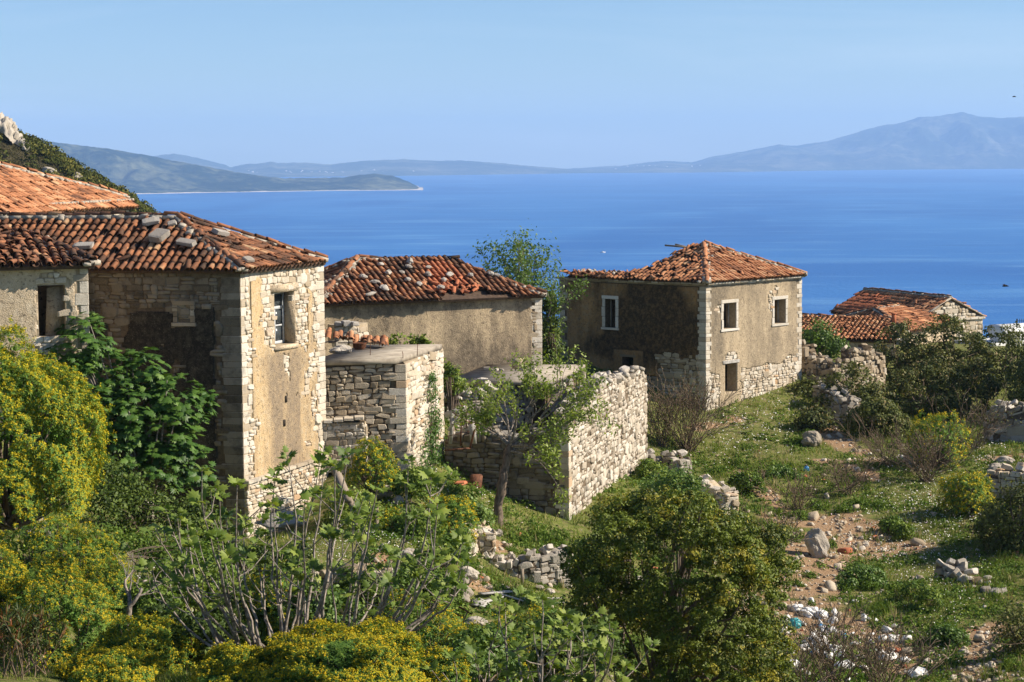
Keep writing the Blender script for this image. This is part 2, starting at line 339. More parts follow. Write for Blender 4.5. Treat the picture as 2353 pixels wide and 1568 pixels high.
# ------------------------------------------------------------------ stone, rock and tile templates
def hull_mesh(name, pts, mat):
    bm = bmesh.new()
    for p in pts: bm.verts.new(tuple(p))
    r = bmesh.ops.convex_hull(bm, input=bm.verts)
    bmesh.ops.delete(bm, geom=list({g for g in r['geom_interior'] + r['geom_unused'] if isinstance(g, bmesh.types.BMVert)}), context='VERTS')
    me = bpy.data.meshes.new(name); bm.to_mesh(me); bm.free()
    if mat: me.materials.append(mat)
    return me
def block_pts(rng, b0, b1, j):
    out = []
    for sx in (-1, 1):
        for sy in (-1, 1):
            for sz in (-1, 1):
                b = rng.uniform(b0, b1, 3); k = 1 - rng.uniform(0, j, 3)
                out += [(sx * .5 * k[0], sy * (.5 - b[1]) * k[1], sz * (.5 - b[2]) * k[2]), (sx * (.5 - b[0]) * k[0], sy * .5 * k[1], sz * (.5 - b[2]) * k[2]),
                        (sx * (.5 - b[0]) * k[0], sy * (.5 - b[1]) * k[1], sz * .5 * k[2])]
    return out
_tm = {}
def rubble_pts(rng):                                   # flat-faced stone with an irregular outline, joints slightly rounded
    ring = []
    for sx, sz in ((-1, -1), (1, -1), (1, 1), (-1, 1)):
        a, b = rng.uniform(0, .10, 2); x, z = sx * (.5 - a), sz * (.5 - b)
        if rng.random() < .55:
            c, d = rng.uniform(.05, .30), rng.uniform(.06, .36); p = (x - sx * c, z); q = (x, z - sz * d); ring += [p, q]
        else: ring.append((x, z))
    out = []
    for y, k in ((-.5, .86), (-.34, 1), (.34, 1), (.5, .86)):
        for x, z in ring: out.append((x * k, y * (1 - .14 * rng.random() * (abs(y) == .5)), z * k))
    return out
def stone_set(matname):                                # irregular rubble stones, unit size
    if matname not in _tm:
        rng = np.random.default_rng(5)
        ms = [hull_mesh('stone_shape', rubble_pts(rng), M[matname]) for _ in range(26)]
        _tm[matname] = (ms, cells(ms))
    return _tm[matname]
def quoin_set(matname):
    k = matname + '_q'
    if k not in _tm:
        rng = np.random.default_rng(6)
        ms = [hull_mesh('block_shape', block_pts(rng, 0.02, 0.08, 0.05), M[matname]) for _ in range(10)]
        _tm[k] = (ms, cells(ms))
    return _tm[k]
def rock_set(matname):
    k = matname + '_r'
    if k not in _tm:
        ms = []
        for q in range(9):
            bm = bmesh.new(); bmesh.ops.create_icosphere(bm, subdivisions=4, radius=0.5)
            rng = np.random.default_rng(40 + q); pl = unit(rng.normal(size=(9, 3))); dd = rng.uniform(.30, .46, 9)
            for v in bm.verts:
                p = np.array(v.co)
                for n_, d_ in zip(pl, dd):
                    e = p @ n_ - d_
                    if e > 0: p = p - n_ * e * 0.93
                p = p * (1 + 0.55 * (fbm(p[0] * 3.5 + p[1] * 1.7 + q * 9 + 20, p[1] * 3.5 + p[2] * 4 + 20, q, 5) - .47) - .10 * abs(math.sin(7 * p[0] + 5 * p[2] + 3 * fbm(p[1] * 5 + 9, p[2] * 5 + 9, q, 2))) ** 6)
                v.co = p
            me = bpy.data.meshes.new('rock_shape'); bm.to_mesh(me); bm.free(); me.materials.append(M[matname]); ms.append(me)
        _tm[k] = (ms, cells(ms))
    return _tm[k]
def tile_shape(width0=1.0, width1=0.78, arc=0.48, th=0.07, n=5):
    V = []; T = []
    for y, w in ((-0.5, width0), (0.5, width1)):
        for k in range(n + 1):
            a = math.pi * k / n; V.append((-math.cos(a) * w / 2, y, math.sin(a) * w * arc))
        for k in range(n + 1):
            a = math.pi * k / n; V.append((-math.cos(a) * (w / 2 - th), y, math.sin(a) * (w * arc - th)))
    m = n + 1; q = []
    for k in range(n):
        q += [(k, 2 * m + k, 2 * m + k + 1, k + 1), (m + k, m + k + 1, 3 * m + k + 1, 3 * m + k), (k, k + 1, m + k + 1, m + k)]
    q += [(0, m, 3 * m, 2 * m), (n, 2 * m + n, 3 * m + n, m + n)]
    for a, b, c, d in q: T += [(a, c, b), (a, d, c)]
    return np.array(V), np.array(T)
TILE = tile_shape()
def tile_set(matname):
    k = matname + '_t'
    if k not in _tm:
        V, T = TILE; ms = []
        for q in range(3):
            rng = np.random.default_rng(q); W = V * (1, 1, 1 + rng.uniform(-.12, .12)) + rng.normal(0, .012, V.shape)
            me = make_mesh('tile_shape', W, T); me.materials.append(M[matname]); ms.append(me)
        _tm[k] = (ms, cells(ms))
    return _tm[k]
# ------------------------------------------------------------------ terrain
SEA = -120.0
CTRL = [  # picture x, y and depth of places where bare ground shows (or would, behind the plants)
 (-200,1600,24),(100,1540,28),(300,1600,27),(590,1550,29),(870,1545,29),(1200,1630,29),(1500,1720,31),(1900,1680,42),(2353,1650,48),
 (100,1240,41),(250,1230,46),(330,1250,50),(20,1170,44),(400,1190,57),(560,1262,56.6),(720,1222,60),(100,1050,54),(250,1130,56),(-250,980,52),
 (800,1280,50),(950,1235,53),(900,1150,59),(1000,1112,62.3),(1060,1112,64),(1145,1215,62),(1250,1192,65),(1305,1195,65.6),
 (1200,1275,58.6),(1200,1348,56.8),(1250,1400,52),(1050,1385,50),(830,1110,61),(1150,1335,56.6),
 (1400,1135,71),(1465,1100,78),(1500,1052,82),(1560,1000,86),(1630,955,89.6),(1740,915,92.6),(1840,872,95.2),(1950,945,93),(2000,1000,88.5),
 (1800,1060,82),(1700,1100,78),(1900,1150,75.5),(2100,1100,78),(2250,1155,74.2),(2350,1200,70),(2000,1280,68),(2200,1300,66),(1800,1250,68.5),
 (1850,1400,61),(2050,1400,60.5),(2300,1420,58.5),(1900,1540,55.5),(2200,1540,54),(1620,1150,74),(2350,1005,87),(2200,965,94),(2150,885,101),(2330,870,104),
 (760,890,75),(1030,852,77.4),(1240,838,80.4),(1285,840,93),(1450,900,91),(1200,1065,72),(1060,1010,70.5),(1040,1102,66.2),(1120,1125,65.8),(1090,1112,66.8),(1180,1150,66),(1250,1170,66.5),(2050,795,113),(2250,785,127),(900,880,70)]
CXYZ = [(-15,8,-4.5),(15,8,-5.5),(0,8,-5),(-4,41,-12.2),(3,42,-13.4),(9,44,-13.8),(-9,38,-10.3),(-30,70,-7),(-40,110,-9),(0,116,-11),(36,122,-12.5),(20,119,-11.8),
        (-40,150,-26),(0,150,-34),(50,155,-33),(45,95,-11),(45,60,-14),(-30,40,-7),(-30,20,-5),(30,25,-10)]
C3 = np.array([P(*c) for c in CTRL] + [np.array(c, float) for c in CXYZ])
def _tps(r2): return np.where(r2 > 1e-9, 0.5 * r2 * np.log(np.maximum(r2, 1e-9)), 0)
_n = len(C3); _A = np.zeros((_n + 3, _n + 3))
_A[:_n, :_n] = _tps(((C3[:, None, :2] - C3[None, :, :2]) ** 2).sum(-1)) + np.eye(_n) * 1.5
_A[:_n, _n] = 1; _A[:_n, _n + 1:] = C3[:, :2]; _A[_n, :_n] = 1; _A[_n + 1:, :_n] = C3[:, :2].T
_w = np.linalg.solve(_A, np.concatenate([C3[:, 2], np.zeros(3)]))
def G(x, y, rough=True):
    x = np.atleast_1d(np.asarray(x, float)); y = np.atleast_1d(np.asarray(y, float))
    xc = np.clip(x, -40, 48); yc = np.clip(y, 8, 152); z = np.empty(len(x))
    for i in range(0, len(x), 8000):
        a = xc[i:i + 8000]; b = yc[i:i + 8000]
        z[i:i + 8000] = _tps((a[:, None] - C3[None, :, 0]) ** 2 + (b[:, None] - C3[None, :, 1]) ** 2) @ _w[:_n] + _w[_n] + _w[_n + 1] * a + _w[_n + 2] * b
    z = z - np.maximum(0, y - 152) * 0.62 - np.maximum(0, np.abs(x - 4) - 44) * 0.12
    if rough: z = z + 0.34 * (fbm(x * 0.35, y * 0.35, 3, 5) - 0.47)
    return np.maximum(z, SEA - 5)
def ground(px, py):                                    # where the line of sight meets the ground
    d = ray(px, py); Y = np.arange(18, 150, 0.2); z = G(d[0] * Y, Y); k = np.nonzero(z >= d[2] * Y)[0]
    Yh = Y[k[0]] if len(k) else 60.0
    return np.array([d[0] * Yh, Yh, float(G(d[0] * Yh, Yh)[0])])
def stand(px, Y, py=900):                              # on the ground, in picture column px at depth Y
    x = ray(px, py)[0] * Y; return np.array([x, Y, float(G(x, Y)[0])])
def line_dist(x, y, pts):
    d = np.full(len(x), 1e9)
    for a, b in zip(pts[:-1], pts[1:]):
        ab = b - a; t = np.clip(((x - a[0]) * ab[0] + (y - a[1]) * ab[1]) / (ab @ ab + 1e-9), 0, 1)
        d = np.minimum(d, np.hypot(x - a[0] - t * ab[0], y - a[1] - t * ab[1]))
    return d
SOIL = [([(1690,1085),(1740,1120),(1790,1165)], 0.45), ([(1840,1195),(1930,1200),(1990,1235),(2030,1260)], 1.6), ([(1960,1215),(1900,1290),(1850,1340),(1800,1390),(1840,1450)], 1.9),
        ([(1850,1450),(1950,1430),(2050,1480),(2110,1540)], 1.2), ([(2270,1460),(2250,1568)], 0.9), ([(1900,985),(1950,1030),(2000,1060)], 0.8), ([(1900,1060),(2000,1100)], 0.6),
        ([(1600,985),(1700,962)], 0.5), ([(1090,1240),(1140,1255)], 0.5), ([(2280,1060),(2353,1050)], 1.0), ([(900,1310),(1090,1340)], 0.8)]
SOILW = [(np.array([ground(*p)[:2] for p in pts]), w) for pts, w in SOIL]
def soil(x, y):
    s = np.zeros(len(x))
    for pts, w in SOILW: s = np.maximum(s, np.exp(-(line_dist(x, y, pts) / (w * .85)) ** 2))
    return np.clip(s * 2.6 * (fbm(x * 1.1, y * 1.1, 8, 5) - .12), 0, 1)
xs = np.concatenate([np.linspace(-150, -42, 28), np.arange(-41.6, 48.2, 0.42), np.linspace(50, 160, 28)])
ys = np.concatenate([np.arange(6, 112, 0.42), np.arange(112, 156, 1.5), np.linspace(158, 340, 34)])
gx, gy = np.meshgrid(xs, ys); nx, ny = len(xs), len(ys)
gz = G(gx.ravel(), gy.ravel()); idx = np.arange(nx * ny).reshape(ny, nx)
Q = np.stack([idx[:-1, :-1], idx[:-1, 1:], idx[1:, 1:], idx[1:, :-1]], -1).reshape(-1, 4)
near = (gy.ravel() < 112) & (np.abs(gx.ravel()) < 48)
so = np.where(near, soil(gx.ravel(), gy.ravel()), 0.2)
t = NT('ground_soil_and_turf'); a = t.n('ShaderNodeAttribute', _attribute_name='soil')
n1 = t.noise(0.55, 6, 0.65); n2 = t.noise(2.2, 6, 0.75); n3 = t.noise(22, 5, 0.75)
gc = t.mix(t.ramp(n2, [(0.3, (0, 0, 0)), (0.6, (1, 1, 1))]), (0.045, 0.075, 0.016), (0.17, 0.19, 0.05))
ec = t.mix(t.ramp(n3, [(0.35, (0, 0, 0)), (0.65, (1, 1, 1))]), (0.21, 0.125, 0.066), (0.44, 0.30, 0.18))
f = t.n('ShaderNodeMath', _operation='MULTIPLY_ADD'); t.l(n1, f.inputs[0]); f.inputs[1].default_value = 0.9; t.l(a.outputs['Fac'], f.inputs[2])
gc = t.mix(t.ramp(t.noise(5.5, 6, 0.8), [(0.50, (0, 0, 0)), (0.60, (0.8,) * 3)]), gc, (0.26, 0.20, 0.11))
gm = t.surf(t.mix(t.ramp(f.outputs[0], [(0.72, (0, 0, 0)), (0.98, (1, 1, 1))]), gc, ec), 1.0, 0.03, t.bump(n3, 0.8, 0.06))
tag(obj('ground', make_mesh('ground', np.stack([gx.ravel(), gy.ravel(), gz], -1), Q, smooth=True, attrs={'soil': so}), gm), kind='structure')

# ------------------------------------------------------------------ sea
t = NT('sea_water')
n1 = t.noise(0.0011, 5, 0.6, (1, 0.35, 1), 1.5); n2 = t.noise(0.0060, 4, 0.6, (0.35, 1, 1), 0.6); n3 = t.noise(0.16, 3, 0.6, (1, 0.6, 1)); n4 = t.noise(0.022, 4, 0.65, (0.22, 1, 1), 0.4)
c = t.mix(t.ramp(n1, [(0.38, (0, 0, 0)), (0.62, (1, 1, 1))]), (0.018, 0.108, 0.33), (0.034, 0.155, 0.40))
c = t.mix(t.ramp(n2, [(0.54, (0, 0, 0)), (0.72, (0.5,) * 3)]), c, (0.12, 0.28, 0.50)); c = t.mix(t.ramp(n4, [(0.60, (0, 0, 0)), (0.72, (0.5,) * 3)]), c, (0.20, 0.36, 0.56)); c = t.mix(t.ramp(n4, [(0.30, (0.35,) * 3), (0.42, (0, 0, 0))]), c, (0.010, 0.062, 0.22))
seam = t.surf(c, 0.5, 0.10, t.bump(n3, 0.5, 1.2))
tag(obj('sea', make_mesh('sea', [(-16000, 150, SEA), (16000, 150, SEA), (16000, 16300, SEA), (-16000, 16300, SEA)], np.array([[0, 1, 2, 3]])), seam), kind='structure')

# ------------------------------------------------------------------ far land: each a ridge line of its own with a shore, at its real distance
def far_land(name, sil, shore, Dr, Ds, mat, seed, nz=36, rough=0.12, back=1.0, seg=240):
    sx = np.array([s[0] for s in sil], float); sy = np.array([s[1] for s in sil], float)
    px = np.linspace(sx[0], sx[-1], seg); py = np.interp(px, sx, sy)
    hx = np.array([s[0] for s in shore], float); hy = np.array([s[1] for s in shore], float)
    py = py + (fbm(px / 9, px * 0 + seed, seed, 4) - .47) * 2.6
    top = np.array([P(a, b, Dr) for a, b in zip(px, py)])
    D0 = np.array([SEA / ray(a, np.interp(a, hx, hy))[2] for a in px]) if Ds is None else np.full(seg, Ds)
    bot = np.array([ray(a, 400)[0] * d for a, d in zip(px, D0)])
    V = []; rows = nz + 10
    for k in range(rows):
        if k < nz:
            s = k / (nz - 1); Y = D0 * (1 - s) + Dr * s; x = bot * (1 - s) + top[:, 0] * s
            h = np.maximum(top[:, 2] - SEA, 2)
            prof = s ** 0.85
            rv = (fbm(x / (Dr * .012), Y / (Dr * .03), seed + 5, 5) - .47) * 2
            z = SEA + h * (prof + rough * rv * np.sin(math.pi * s) ** .7)
            if k == 0: z = np.full(seg, SEA - 4.0)
        else:
            s = (k - nz + 1) / 10; Y = np.full(seg, Dr * (1 + .12 * s * back)); x = top[:, 0] * (1 + .12 * s * back); z = top[:, 2] - (top[:, 2] - SEA + 4) * s ** 1.2
        V.append(np.stack([x, Y, z], -1))
    i = np.arange(rows * seg).reshape(rows, seg)
    Q = np.stack([i[:-1, :-1], i[:-1, 1:], i[1:, 1:], i[1:, :-1]], -1).reshape(-1, 4)
    return tag(obj(name, make_mesh(name, np.concatenate(V), Q, smooth=True), mat), kind='structure')
def m_hill(name, a, b, sc1, shore=True):
    t = NT(name); n1 = t.noise(sc1, 6, 0.68); n2 = t.noise(sc1 * 9, 4, 0.7)
    f = t.mix(0.4, n1, n2)
    c = t.mix(t.ramp(f, [(0.47, (0, 0, 0)), (0.60, (1, 1, 1))]), a, b)
    if shore:
        g = t.n('ShaderNodeNewGeometry'); s = t.n('ShaderNodeSeparateXYZ'); t.l(g.outputs['Position'], s.inputs[0])
        m = t.n('ShaderNodeMapRange'); m.inputs[1].default_value = SEA + shore; m.inputs[2].default_value = SEA + shore * 1.4; m.inputs[3].default_value = 1; m.inputs[4].default_value = 0
        wv_ = t.n('ShaderNodeMath', _operation='MULTIPLY_ADD'); t.l(t.noise(0.012, 4, 0.7), wv_.inputs[0]); wv_.inputs[1].default_value = -7.0; t.l(s.outputs[2], wv_.inputs[2]); ad_ = t.n('ShaderNodeMath', _operation='ADD'); t.l(wv_.outputs[0], ad_.inputs[0]); ad_.inputs[1].default_value = 3.4; t.l(ad_.outputs[0], m.inputs[0]); c = t.mix(m.outputs[0], c, (0.55, 0.48, 0.40))
    return t.surf(c, 1.0, 0.0, t.bump(n2, 1.0, 8.0))
mh1 = m_hill('forested_cape', (0.008, 0.020, 0.012), (0.13, 0.135, 0.075), 0.0022, 1.8)
mh2 = m_hill('far_coast', (0.030, 0.042, 0.024), (0.17, 0.165, 0.11), 0.0016, 0)
far_land('cape', [(-120,300),(70,320),(150,330),(270,345),(340,358),(440,377),(520,392),(600,405),(650,410),(740,409),(790,408),(830,402),(860,399),(900,404),(940,418),(958,429),(972,438)],
         [(-120,450),(290,447),(500,443),(750,439),(972,437.5)], 8000, None, mh1, 3, rough=0.34)
far_land('far_coast', [(330,362),(400,353),(450,362),(520,380),(530,385),(560,378),(600,376),(620,371),(640,375),(700,374),(760,378),(830,370),(930,366),(1000,370),(1060,369),(1160,376),(1220,382),(1300,388),(1360,393)],
         [(330,411),(900,405),(1360,398)], 15200, None, mh2, 9)
far_land('mountain_island', [(1230,395),(1330,386),(1430,381),(1490,373),(1530,370),(1590,373),(1640,360),(1700,350),(1790,333),(1830,335),(1900,325),(1960,307),(2030,287),(2060,285),(2110,271),(2150,268),(2212,258),(2250,268),(2300,272),(2353,268),(2480,290)],
         [(1230,399),(1600,397),(2000,391),(2353,388),(2480,387)], 17800, None, mh2, 15, rough=0.30)
rng = np.random.default_rng(77)                         # pale houses along the far shores, a pixel or less each
for nm, lab, n_, rx, ry, Dd in (('shore_village', 'pale specks of a village along the far central shore', 90, (560, 960), (396, 404), 13600), ('island_village', 'pale specks of houses on the foot of the mountain island', 120, (1400, 2330), (380, 396), 15700)):
    mb = MB()
    for k in range(n_):
        p = P(rng.uniform(*rx), rng.uniform(*ry) - (0 if k % 3 else rng.uniform(0, 5)), Dd + rng.uniform(-80, 80)); s = rng.uniform(4, 8)
        mb.box((p[0] - s, p[1] - s, p[2] - 2), (p[0] + s, p[1] + s, p[2] + s * .9))
    tag(obj(nm, mb.mesh(nm), m_plain(nm + '_white', (0.6, 0.56, 0.5), (0.72, 0.70, 0.66), 0.01, 0.9, 0.1, 0)), lab, 'village', kind='stuff')

# ------------------------------------------------------------------ hillside on the left with scrub and a limestone crag
HS = [(-260,160),(-120,215),(0,300),(35,322),(72,336),(130,369),(191,406),(263,444),(308,471),(340,496),(420,548),(520,620),(700,760)]
HD = 300.0
hsx = [P(a, b, HD) for a, b in HS]; hX = np.array([p[0] for p in hsx]); hZ = np.array([p[2] for p in hsx])
def hill_z(x, y):
    ridge = np.interp(x - (y - HD) * 0.10, hX, hZ); ridge = ridge - np.maximum(0, x - hX[-1]) * 1.2
    d = (HD - y); d = np.sign(d) * np.maximum(np.abs(d) - 3, 0); z = ridge + .3 - np.where(d > 0, d * 0.42 , -d * .9)
    return z + 5.0 * (fbm(x * .07, y * .07, 31, 5) - .47) * np.clip(np.abs(d) / 22, 0.15, 1)
hx_, hy_ = np.meshgrid(np.linspace(-150, -5, 110), np.linspace(202, 380, 90))
hz_ = hill_z(hx_.ravel(), hy_.ravel()); i = np.arange(110 * 90).reshape(90, 110)
Q = np.stack([i[:-1, :-1], i[:-1, 1:], i[1:, 1:], i[1:, :-1]], -1).reshape(-1, 4)
mhs = m_hill('hillside_turf', (0.075, 0.07, 0.03), (0.17, 0.145, 0.085), 0.12, 0)
tag(obj('hillside', make_mesh('hillside', np.stack([hx_.ravel(), hy_.ravel(), np.maximum(hz_, SEA - 3)], -1), Q, smooth=True), mhs), kind='structure')
LEAF4 = (np.array([(0, -.5, 0), (.28, 0, .05), (0, .5, 0), (-.28, 0, .05)]), np.array([(0, 1, 2), (0, 2, 3)]))
def blob_leaves(rng, C, Rr, n, size, flat=0.75, surf=0.72):
    """n leaves for each centre, near the skin of a dome of radius Rr; returns matrices"""
    k = len(C); d = unit(rng.normal(size=(k * n, 3))); d[:, 2] = np.abs(d[:, 2]) * 1.1 - .15; d = unit(d)
    c = np.repeat(C, n, 0); r = np.repeat(Rr, n); q = r * (surf + (1.08 - surf) * rng.random(k * n) ** .5)
    L = c + d * q[:, None] * np.array([1, 1, flat]); N = unit(d + rng.normal(size=d.shape) * .7)
    X, Yv = frames(N, rng); s = size * rng.uniform(.6, 1.4, k * n)
    return mats(X * s[:, None], Yv * s[:, None], N * s[:, None], L)
rng = np.random.default_rng(3)
bx = rng.uniform(-130, -40, 3000); by = HD - np.concatenate([rng.uniform(-3, 4, 900), rng.uniform(-2, 60, 2100)]) ; keep = vn(bx * .1, by * .1, 4) > .18; bx = bx[keep]; by = by[keep]
bz = hill_z(bx, by); br = rng.uniform(.5, 1.5, len(bx))
Ms = blob_leaves(rng, np.stack([bx, by, bz], -1), br, 75, .42)
rr = np.repeat(np.clip(rng.random(len(bx)) * .75, 0, 1), 75) + rng.random(len(Ms)) * .22
V, T, r = inst([LEAF4], Ms, np.zeros(len(Ms), int), rr)
tag(obj('scrub', make_mesh('scrub', V, T, r), M['scrub']), 'dark green scrub covering the hillside behind the left roofs', 'scrub', kind='stuff')
def crag(name, label, pts, Dd, thick, seed, mat='rock'):
    """a jagged outcrop: ridge of displaced rock along picture points (x, top, foot)"""
    mb = []; n = 46; m = 16; px = np.linspace(pts[0][0], pts[-1][0], n)
    tp = np.interp(px, [p[0] for p in pts], [p[1] for p in pts]); ft = np.interp(px, [p[0] for p in pts], [p[2] for p in pts])
    for k in range(m):
        a = math.pi * k / (m - 1); s = math.sin(a)
        for j in range(n):
            p = P(px[j], tp[j] * s + ft[j] * (1 - s), Dd) + np.array([0, -math.cos(a) * thick, 0])
            f = (fbm(px[j] / 7 + k * .12, k * .55 + seed, seed, 4) - .47) * 4.2
            mb.append(p + np.array([f * .3, -f * .5, f * .55 * (0.3 + s)]))
    i = np.arange(n * m).reshape(m, n); Q = np.stack([i[:-1, :-1], i[:-1, 1:], i[1:, 1:], i[1:, :-1]], -1).reshape(-1, 4)
    return tag(obj(name, make_mesh(name, mb, Q), M[mat]), label, 'rock')
crag('limestone_crag', 'grey limestone crag on the hillside skyline at upper left', [(-60,235,280),(0,264,296),(14,270,304),(31,293,326),(44,310,340),(65,328,348),(76,344,352)], HD - 2, 2.5, 21, 'grey')
rng = np.random.default_rng(8)
HR = ((110, 398, 2.0), (62, 430, 1.4), (175, 408, 1.6), (215, 440, 1.5), (20, 412, 1.4))
for (px, py, s), nw_ in zip(HR, nth([h[0] for h in HR])):
    ms, _ = rock_set('rock'); d = ray(px, py); Y = np.arange(230, 330, .5); k = np.nonzero(hill_z(d[0] * Y, Y) >= d[2] * Y)[0]; Yh = Y[k[0]] if len(k) else 290
    p = d * Yh
    tag(obj('hillside_rock', ms[int(rng.integers(9))], None, None, Matrix.Translation(p.tolist()) @ Matrix.Rotation(rng.uniform(0, 6), 4, 'Z') @ Matrix.Diagonal((s * 1.6, s, s * .9, 1))), nw_ + ' of the pale rocks in the hillside scrub', 'rock', 'rocks on the hillside')
# ------------------------------------------------------------------ building kit
class Wall:
    """a wall face seen left (A) to right (B) from outside, z0..z1, local (u, v, n)"""
    def __init__(s, A, B, z0, z1):
        s.A = np.array(A[:2], float); s.B = np.array(B[:2], float); s.z0, s.z1 = float(z0), float(z1); d = s.B - s.A; s.L = float(np.hypot(*d)); s.H = s.z1 - s.z0
        s.u = np.array([d[0] / s.L, d[1] / s.L, 0]); s.n = np.array([s.u[1], -s.u[0], 0]); s.o = np.array([s.A[0], s.A[1], s.z0])
    def at(s, u, v, n=0.0):
        u, v, n = np.broadcast_arrays(np.asarray(u, float), np.asarray(v, float), np.asarray(n, float))
        return s.o + u[..., None] * s.u + v[..., None] * np.array([0, 0, 1.0]) + n[..., None] * s.n
    def uv(s, px, py):
        p = on_plane(px, py, s.o, s.n) - s.o; return float(p @ s.u), float(p[2])
    def rect(s, x0, y0, x1, y1):                        # picture rectangle -> u0, v0, u1, v1
        a = s.uv(x0, y1); b = s.uv(x1, y0); return (a[0], a[1], b[0], b[1])

def wall_core(w, holes, th, name, mat, parent, inset=0.0, u0=0.0, u1=None):
    u1 = w.L if u1 is None else u1
    us = sorted({u0, u1} | {h[i] for h in holes for i in (0, 2) if u0 < h[i] < u1}); vs = sorted({0.0, w.H} | {h[i] for h in holes for i in (1, 3) if 0 < h[i] < w.H})
    nu, nv = len(us) - 1, len(vs) - 1
    full = [[not any(h[0] < (us[i] + us[i + 1]) / 2 < h[2] and h[1] < (vs[j] + vs[j + 1]) / 2 < h[3] for h in holes) for j in range(nv)] for i in range(nu)]
    mb = MB(); f, b = -inset, -th
    def q(*pts): mb.add([w.at(*p) for p in pts], Q=[(0, 1, 2, 3)])
    for i in range(nu):
        for j in range(nv):
            if not full[i][j]: continue
            a0, a1, c0, c1 = us[i], us[i + 1], vs[j], vs[j + 1]
            q((a0, c0, f), (a1, c0, f), (a1, c1, f), (a0, c1, f)); q((a1, c0, b), (a0, c0, b), (a0, c1, b), (a1, c1, b))
            if i == 0 or not full[i - 1][j]: q((a0, c0, b), (a0, c0, f), (a0, c1, f), (a0, c1, b))
            if i == nu - 1 or not full[i + 1][j]: q((a1, c0, f), (a1, c0, b), (a1, c1, b), (a1, c1, f))
            if j == 0 or not full[i][j - 1]: q((a0, c0, b), (a1, c0, b), (a1, c0, f), (a0, c0, f))
            if j == nv - 1 or not full[i][j + 1]: q((a0, c1, f), (a1, c1, f), (a1, c1, b), (a0, c1, b))
    return obj(name, mb.mesh(name), mat, parent)

def rubble(rng, L, H, hm, wm, top=None, u0=0.0):
    """irregular courses -> u, v, w, h arrays (centres and sizes)"""
    out = []; v = -hm * .3; row = 0
    while v < H + hm:
        h = hm * rng.uniform(.62, 1.45); u = u0 - rng.uniform(0, wm)
        while u < L:
            w = wm * rng.choice([rng.uniform(.4, .8), rng.uniform(.8, 1.3), rng.uniform(1.2, 2.0)]) * (0.8 + .3 * h / hm)
            r = rng.random()
            if r < .16: k = rng.uniform(.38, .62); out += [(u + w / 2, v + h * k / 2, w, h * k), (u + w / 2, v + h * (1 + k) / 2, w, h * (1 - k))]
            elif r < .24: k = rng.uniform(.4, .6); out += [(u + w * k / 2, v + h / 2, w * k, h), (u + w * (1 + k) / 2, v + h * .3, w * (1 - k), h * .6), (u + w * (1 + k) / 2, v + h * .8, w * (1 - k), h * .4)]
            else: out.append((u + w / 2, v + h / 2, w, h))
            u += w
        v += h; row += 1
    a = np.array(out).T; bg_ = rng.random(a.shape[1]) < .07; a[2][bg_] *= 1.5; a[3][bg_] *= 1.75; a[1] += hm * 1.1 * (fbm(a[0] * .55, a[1] * .25, int(rng.integers(999)), 3) - .47)
    return a

def stones(parent, w, rng, hm, wm, matname, keep, prot=(0.015, 0.06), nmax=120, name='stone', top=None, u0=0.0, u1=None, depth=0.2, tilt=0.05, rest='stonework', box=False, fill=1.0):
    u, v, sw, sh = rubble(rng, (w.L if u1 is None else u1), w.H, hm, wm, u0=u0)
    u1 = w.L if u1 is None else u1; tp = np.full(len(u), w.H) if top is None else np.asarray(top(u))
    l = np.maximum(u - sw / 2, u0); r = np.minimum(u + sw / 2, u1); u = (l + r) / 2; sw = r - l
    m = (sw > .05) & (v + sh * .35 < tp) & (v > -.02) & keep(u, v); u, v, sw, sh = u[m], v[m], sw[m], sh[m]; n = len(u)
    if not n: return
    ms, tm = (quoin_set if box else stone_set)(matname); which = rng.integers(len(ms), size=n); p = rng.uniform(*prot, n) + np.where(sh > hm * 1.5, .02, 0); a = rng.normal(0, tilt, n); b = rng.normal(0, tilt, n)
    ez = np.array([0, 0, 1.0]); X = np.cos(a)[:, None] * w.u + np.sin(a)[:, None] * ez; Z = -np.sin(a)[:, None] * w.u + np.cos(a)[:, None] * ez
    N = unit(w.n[None] + b[:, None] * ez[None]); Z = unit(Z - (Z * N).sum(1)[:, None] * N); X = np.cross(N, Z) * -1
    X = np.where(((X @ w.u) < 0)[:, None], -X, X)
    flip = np.where(rng.random(n) < .5, -1, 1)
    L = w.at(u, v, p - depth / 2)
    # keep a proper rotation: X, N, Z must be right-handed
    hand = np.sign(np.einsum('ij,ij->i', np.cross(X, N), Z)); N2 = N * hand[:, None]
    Ms = mats(X * (sw * 1.05 * fill)[:, None], N2 * depth, Z * (sh * 1.06 * fill)[:, None], L)
    pieces(parent, name, rest, ms, tm, Ms, which, rng.random(n), M[matname], sw * sh, nmax)

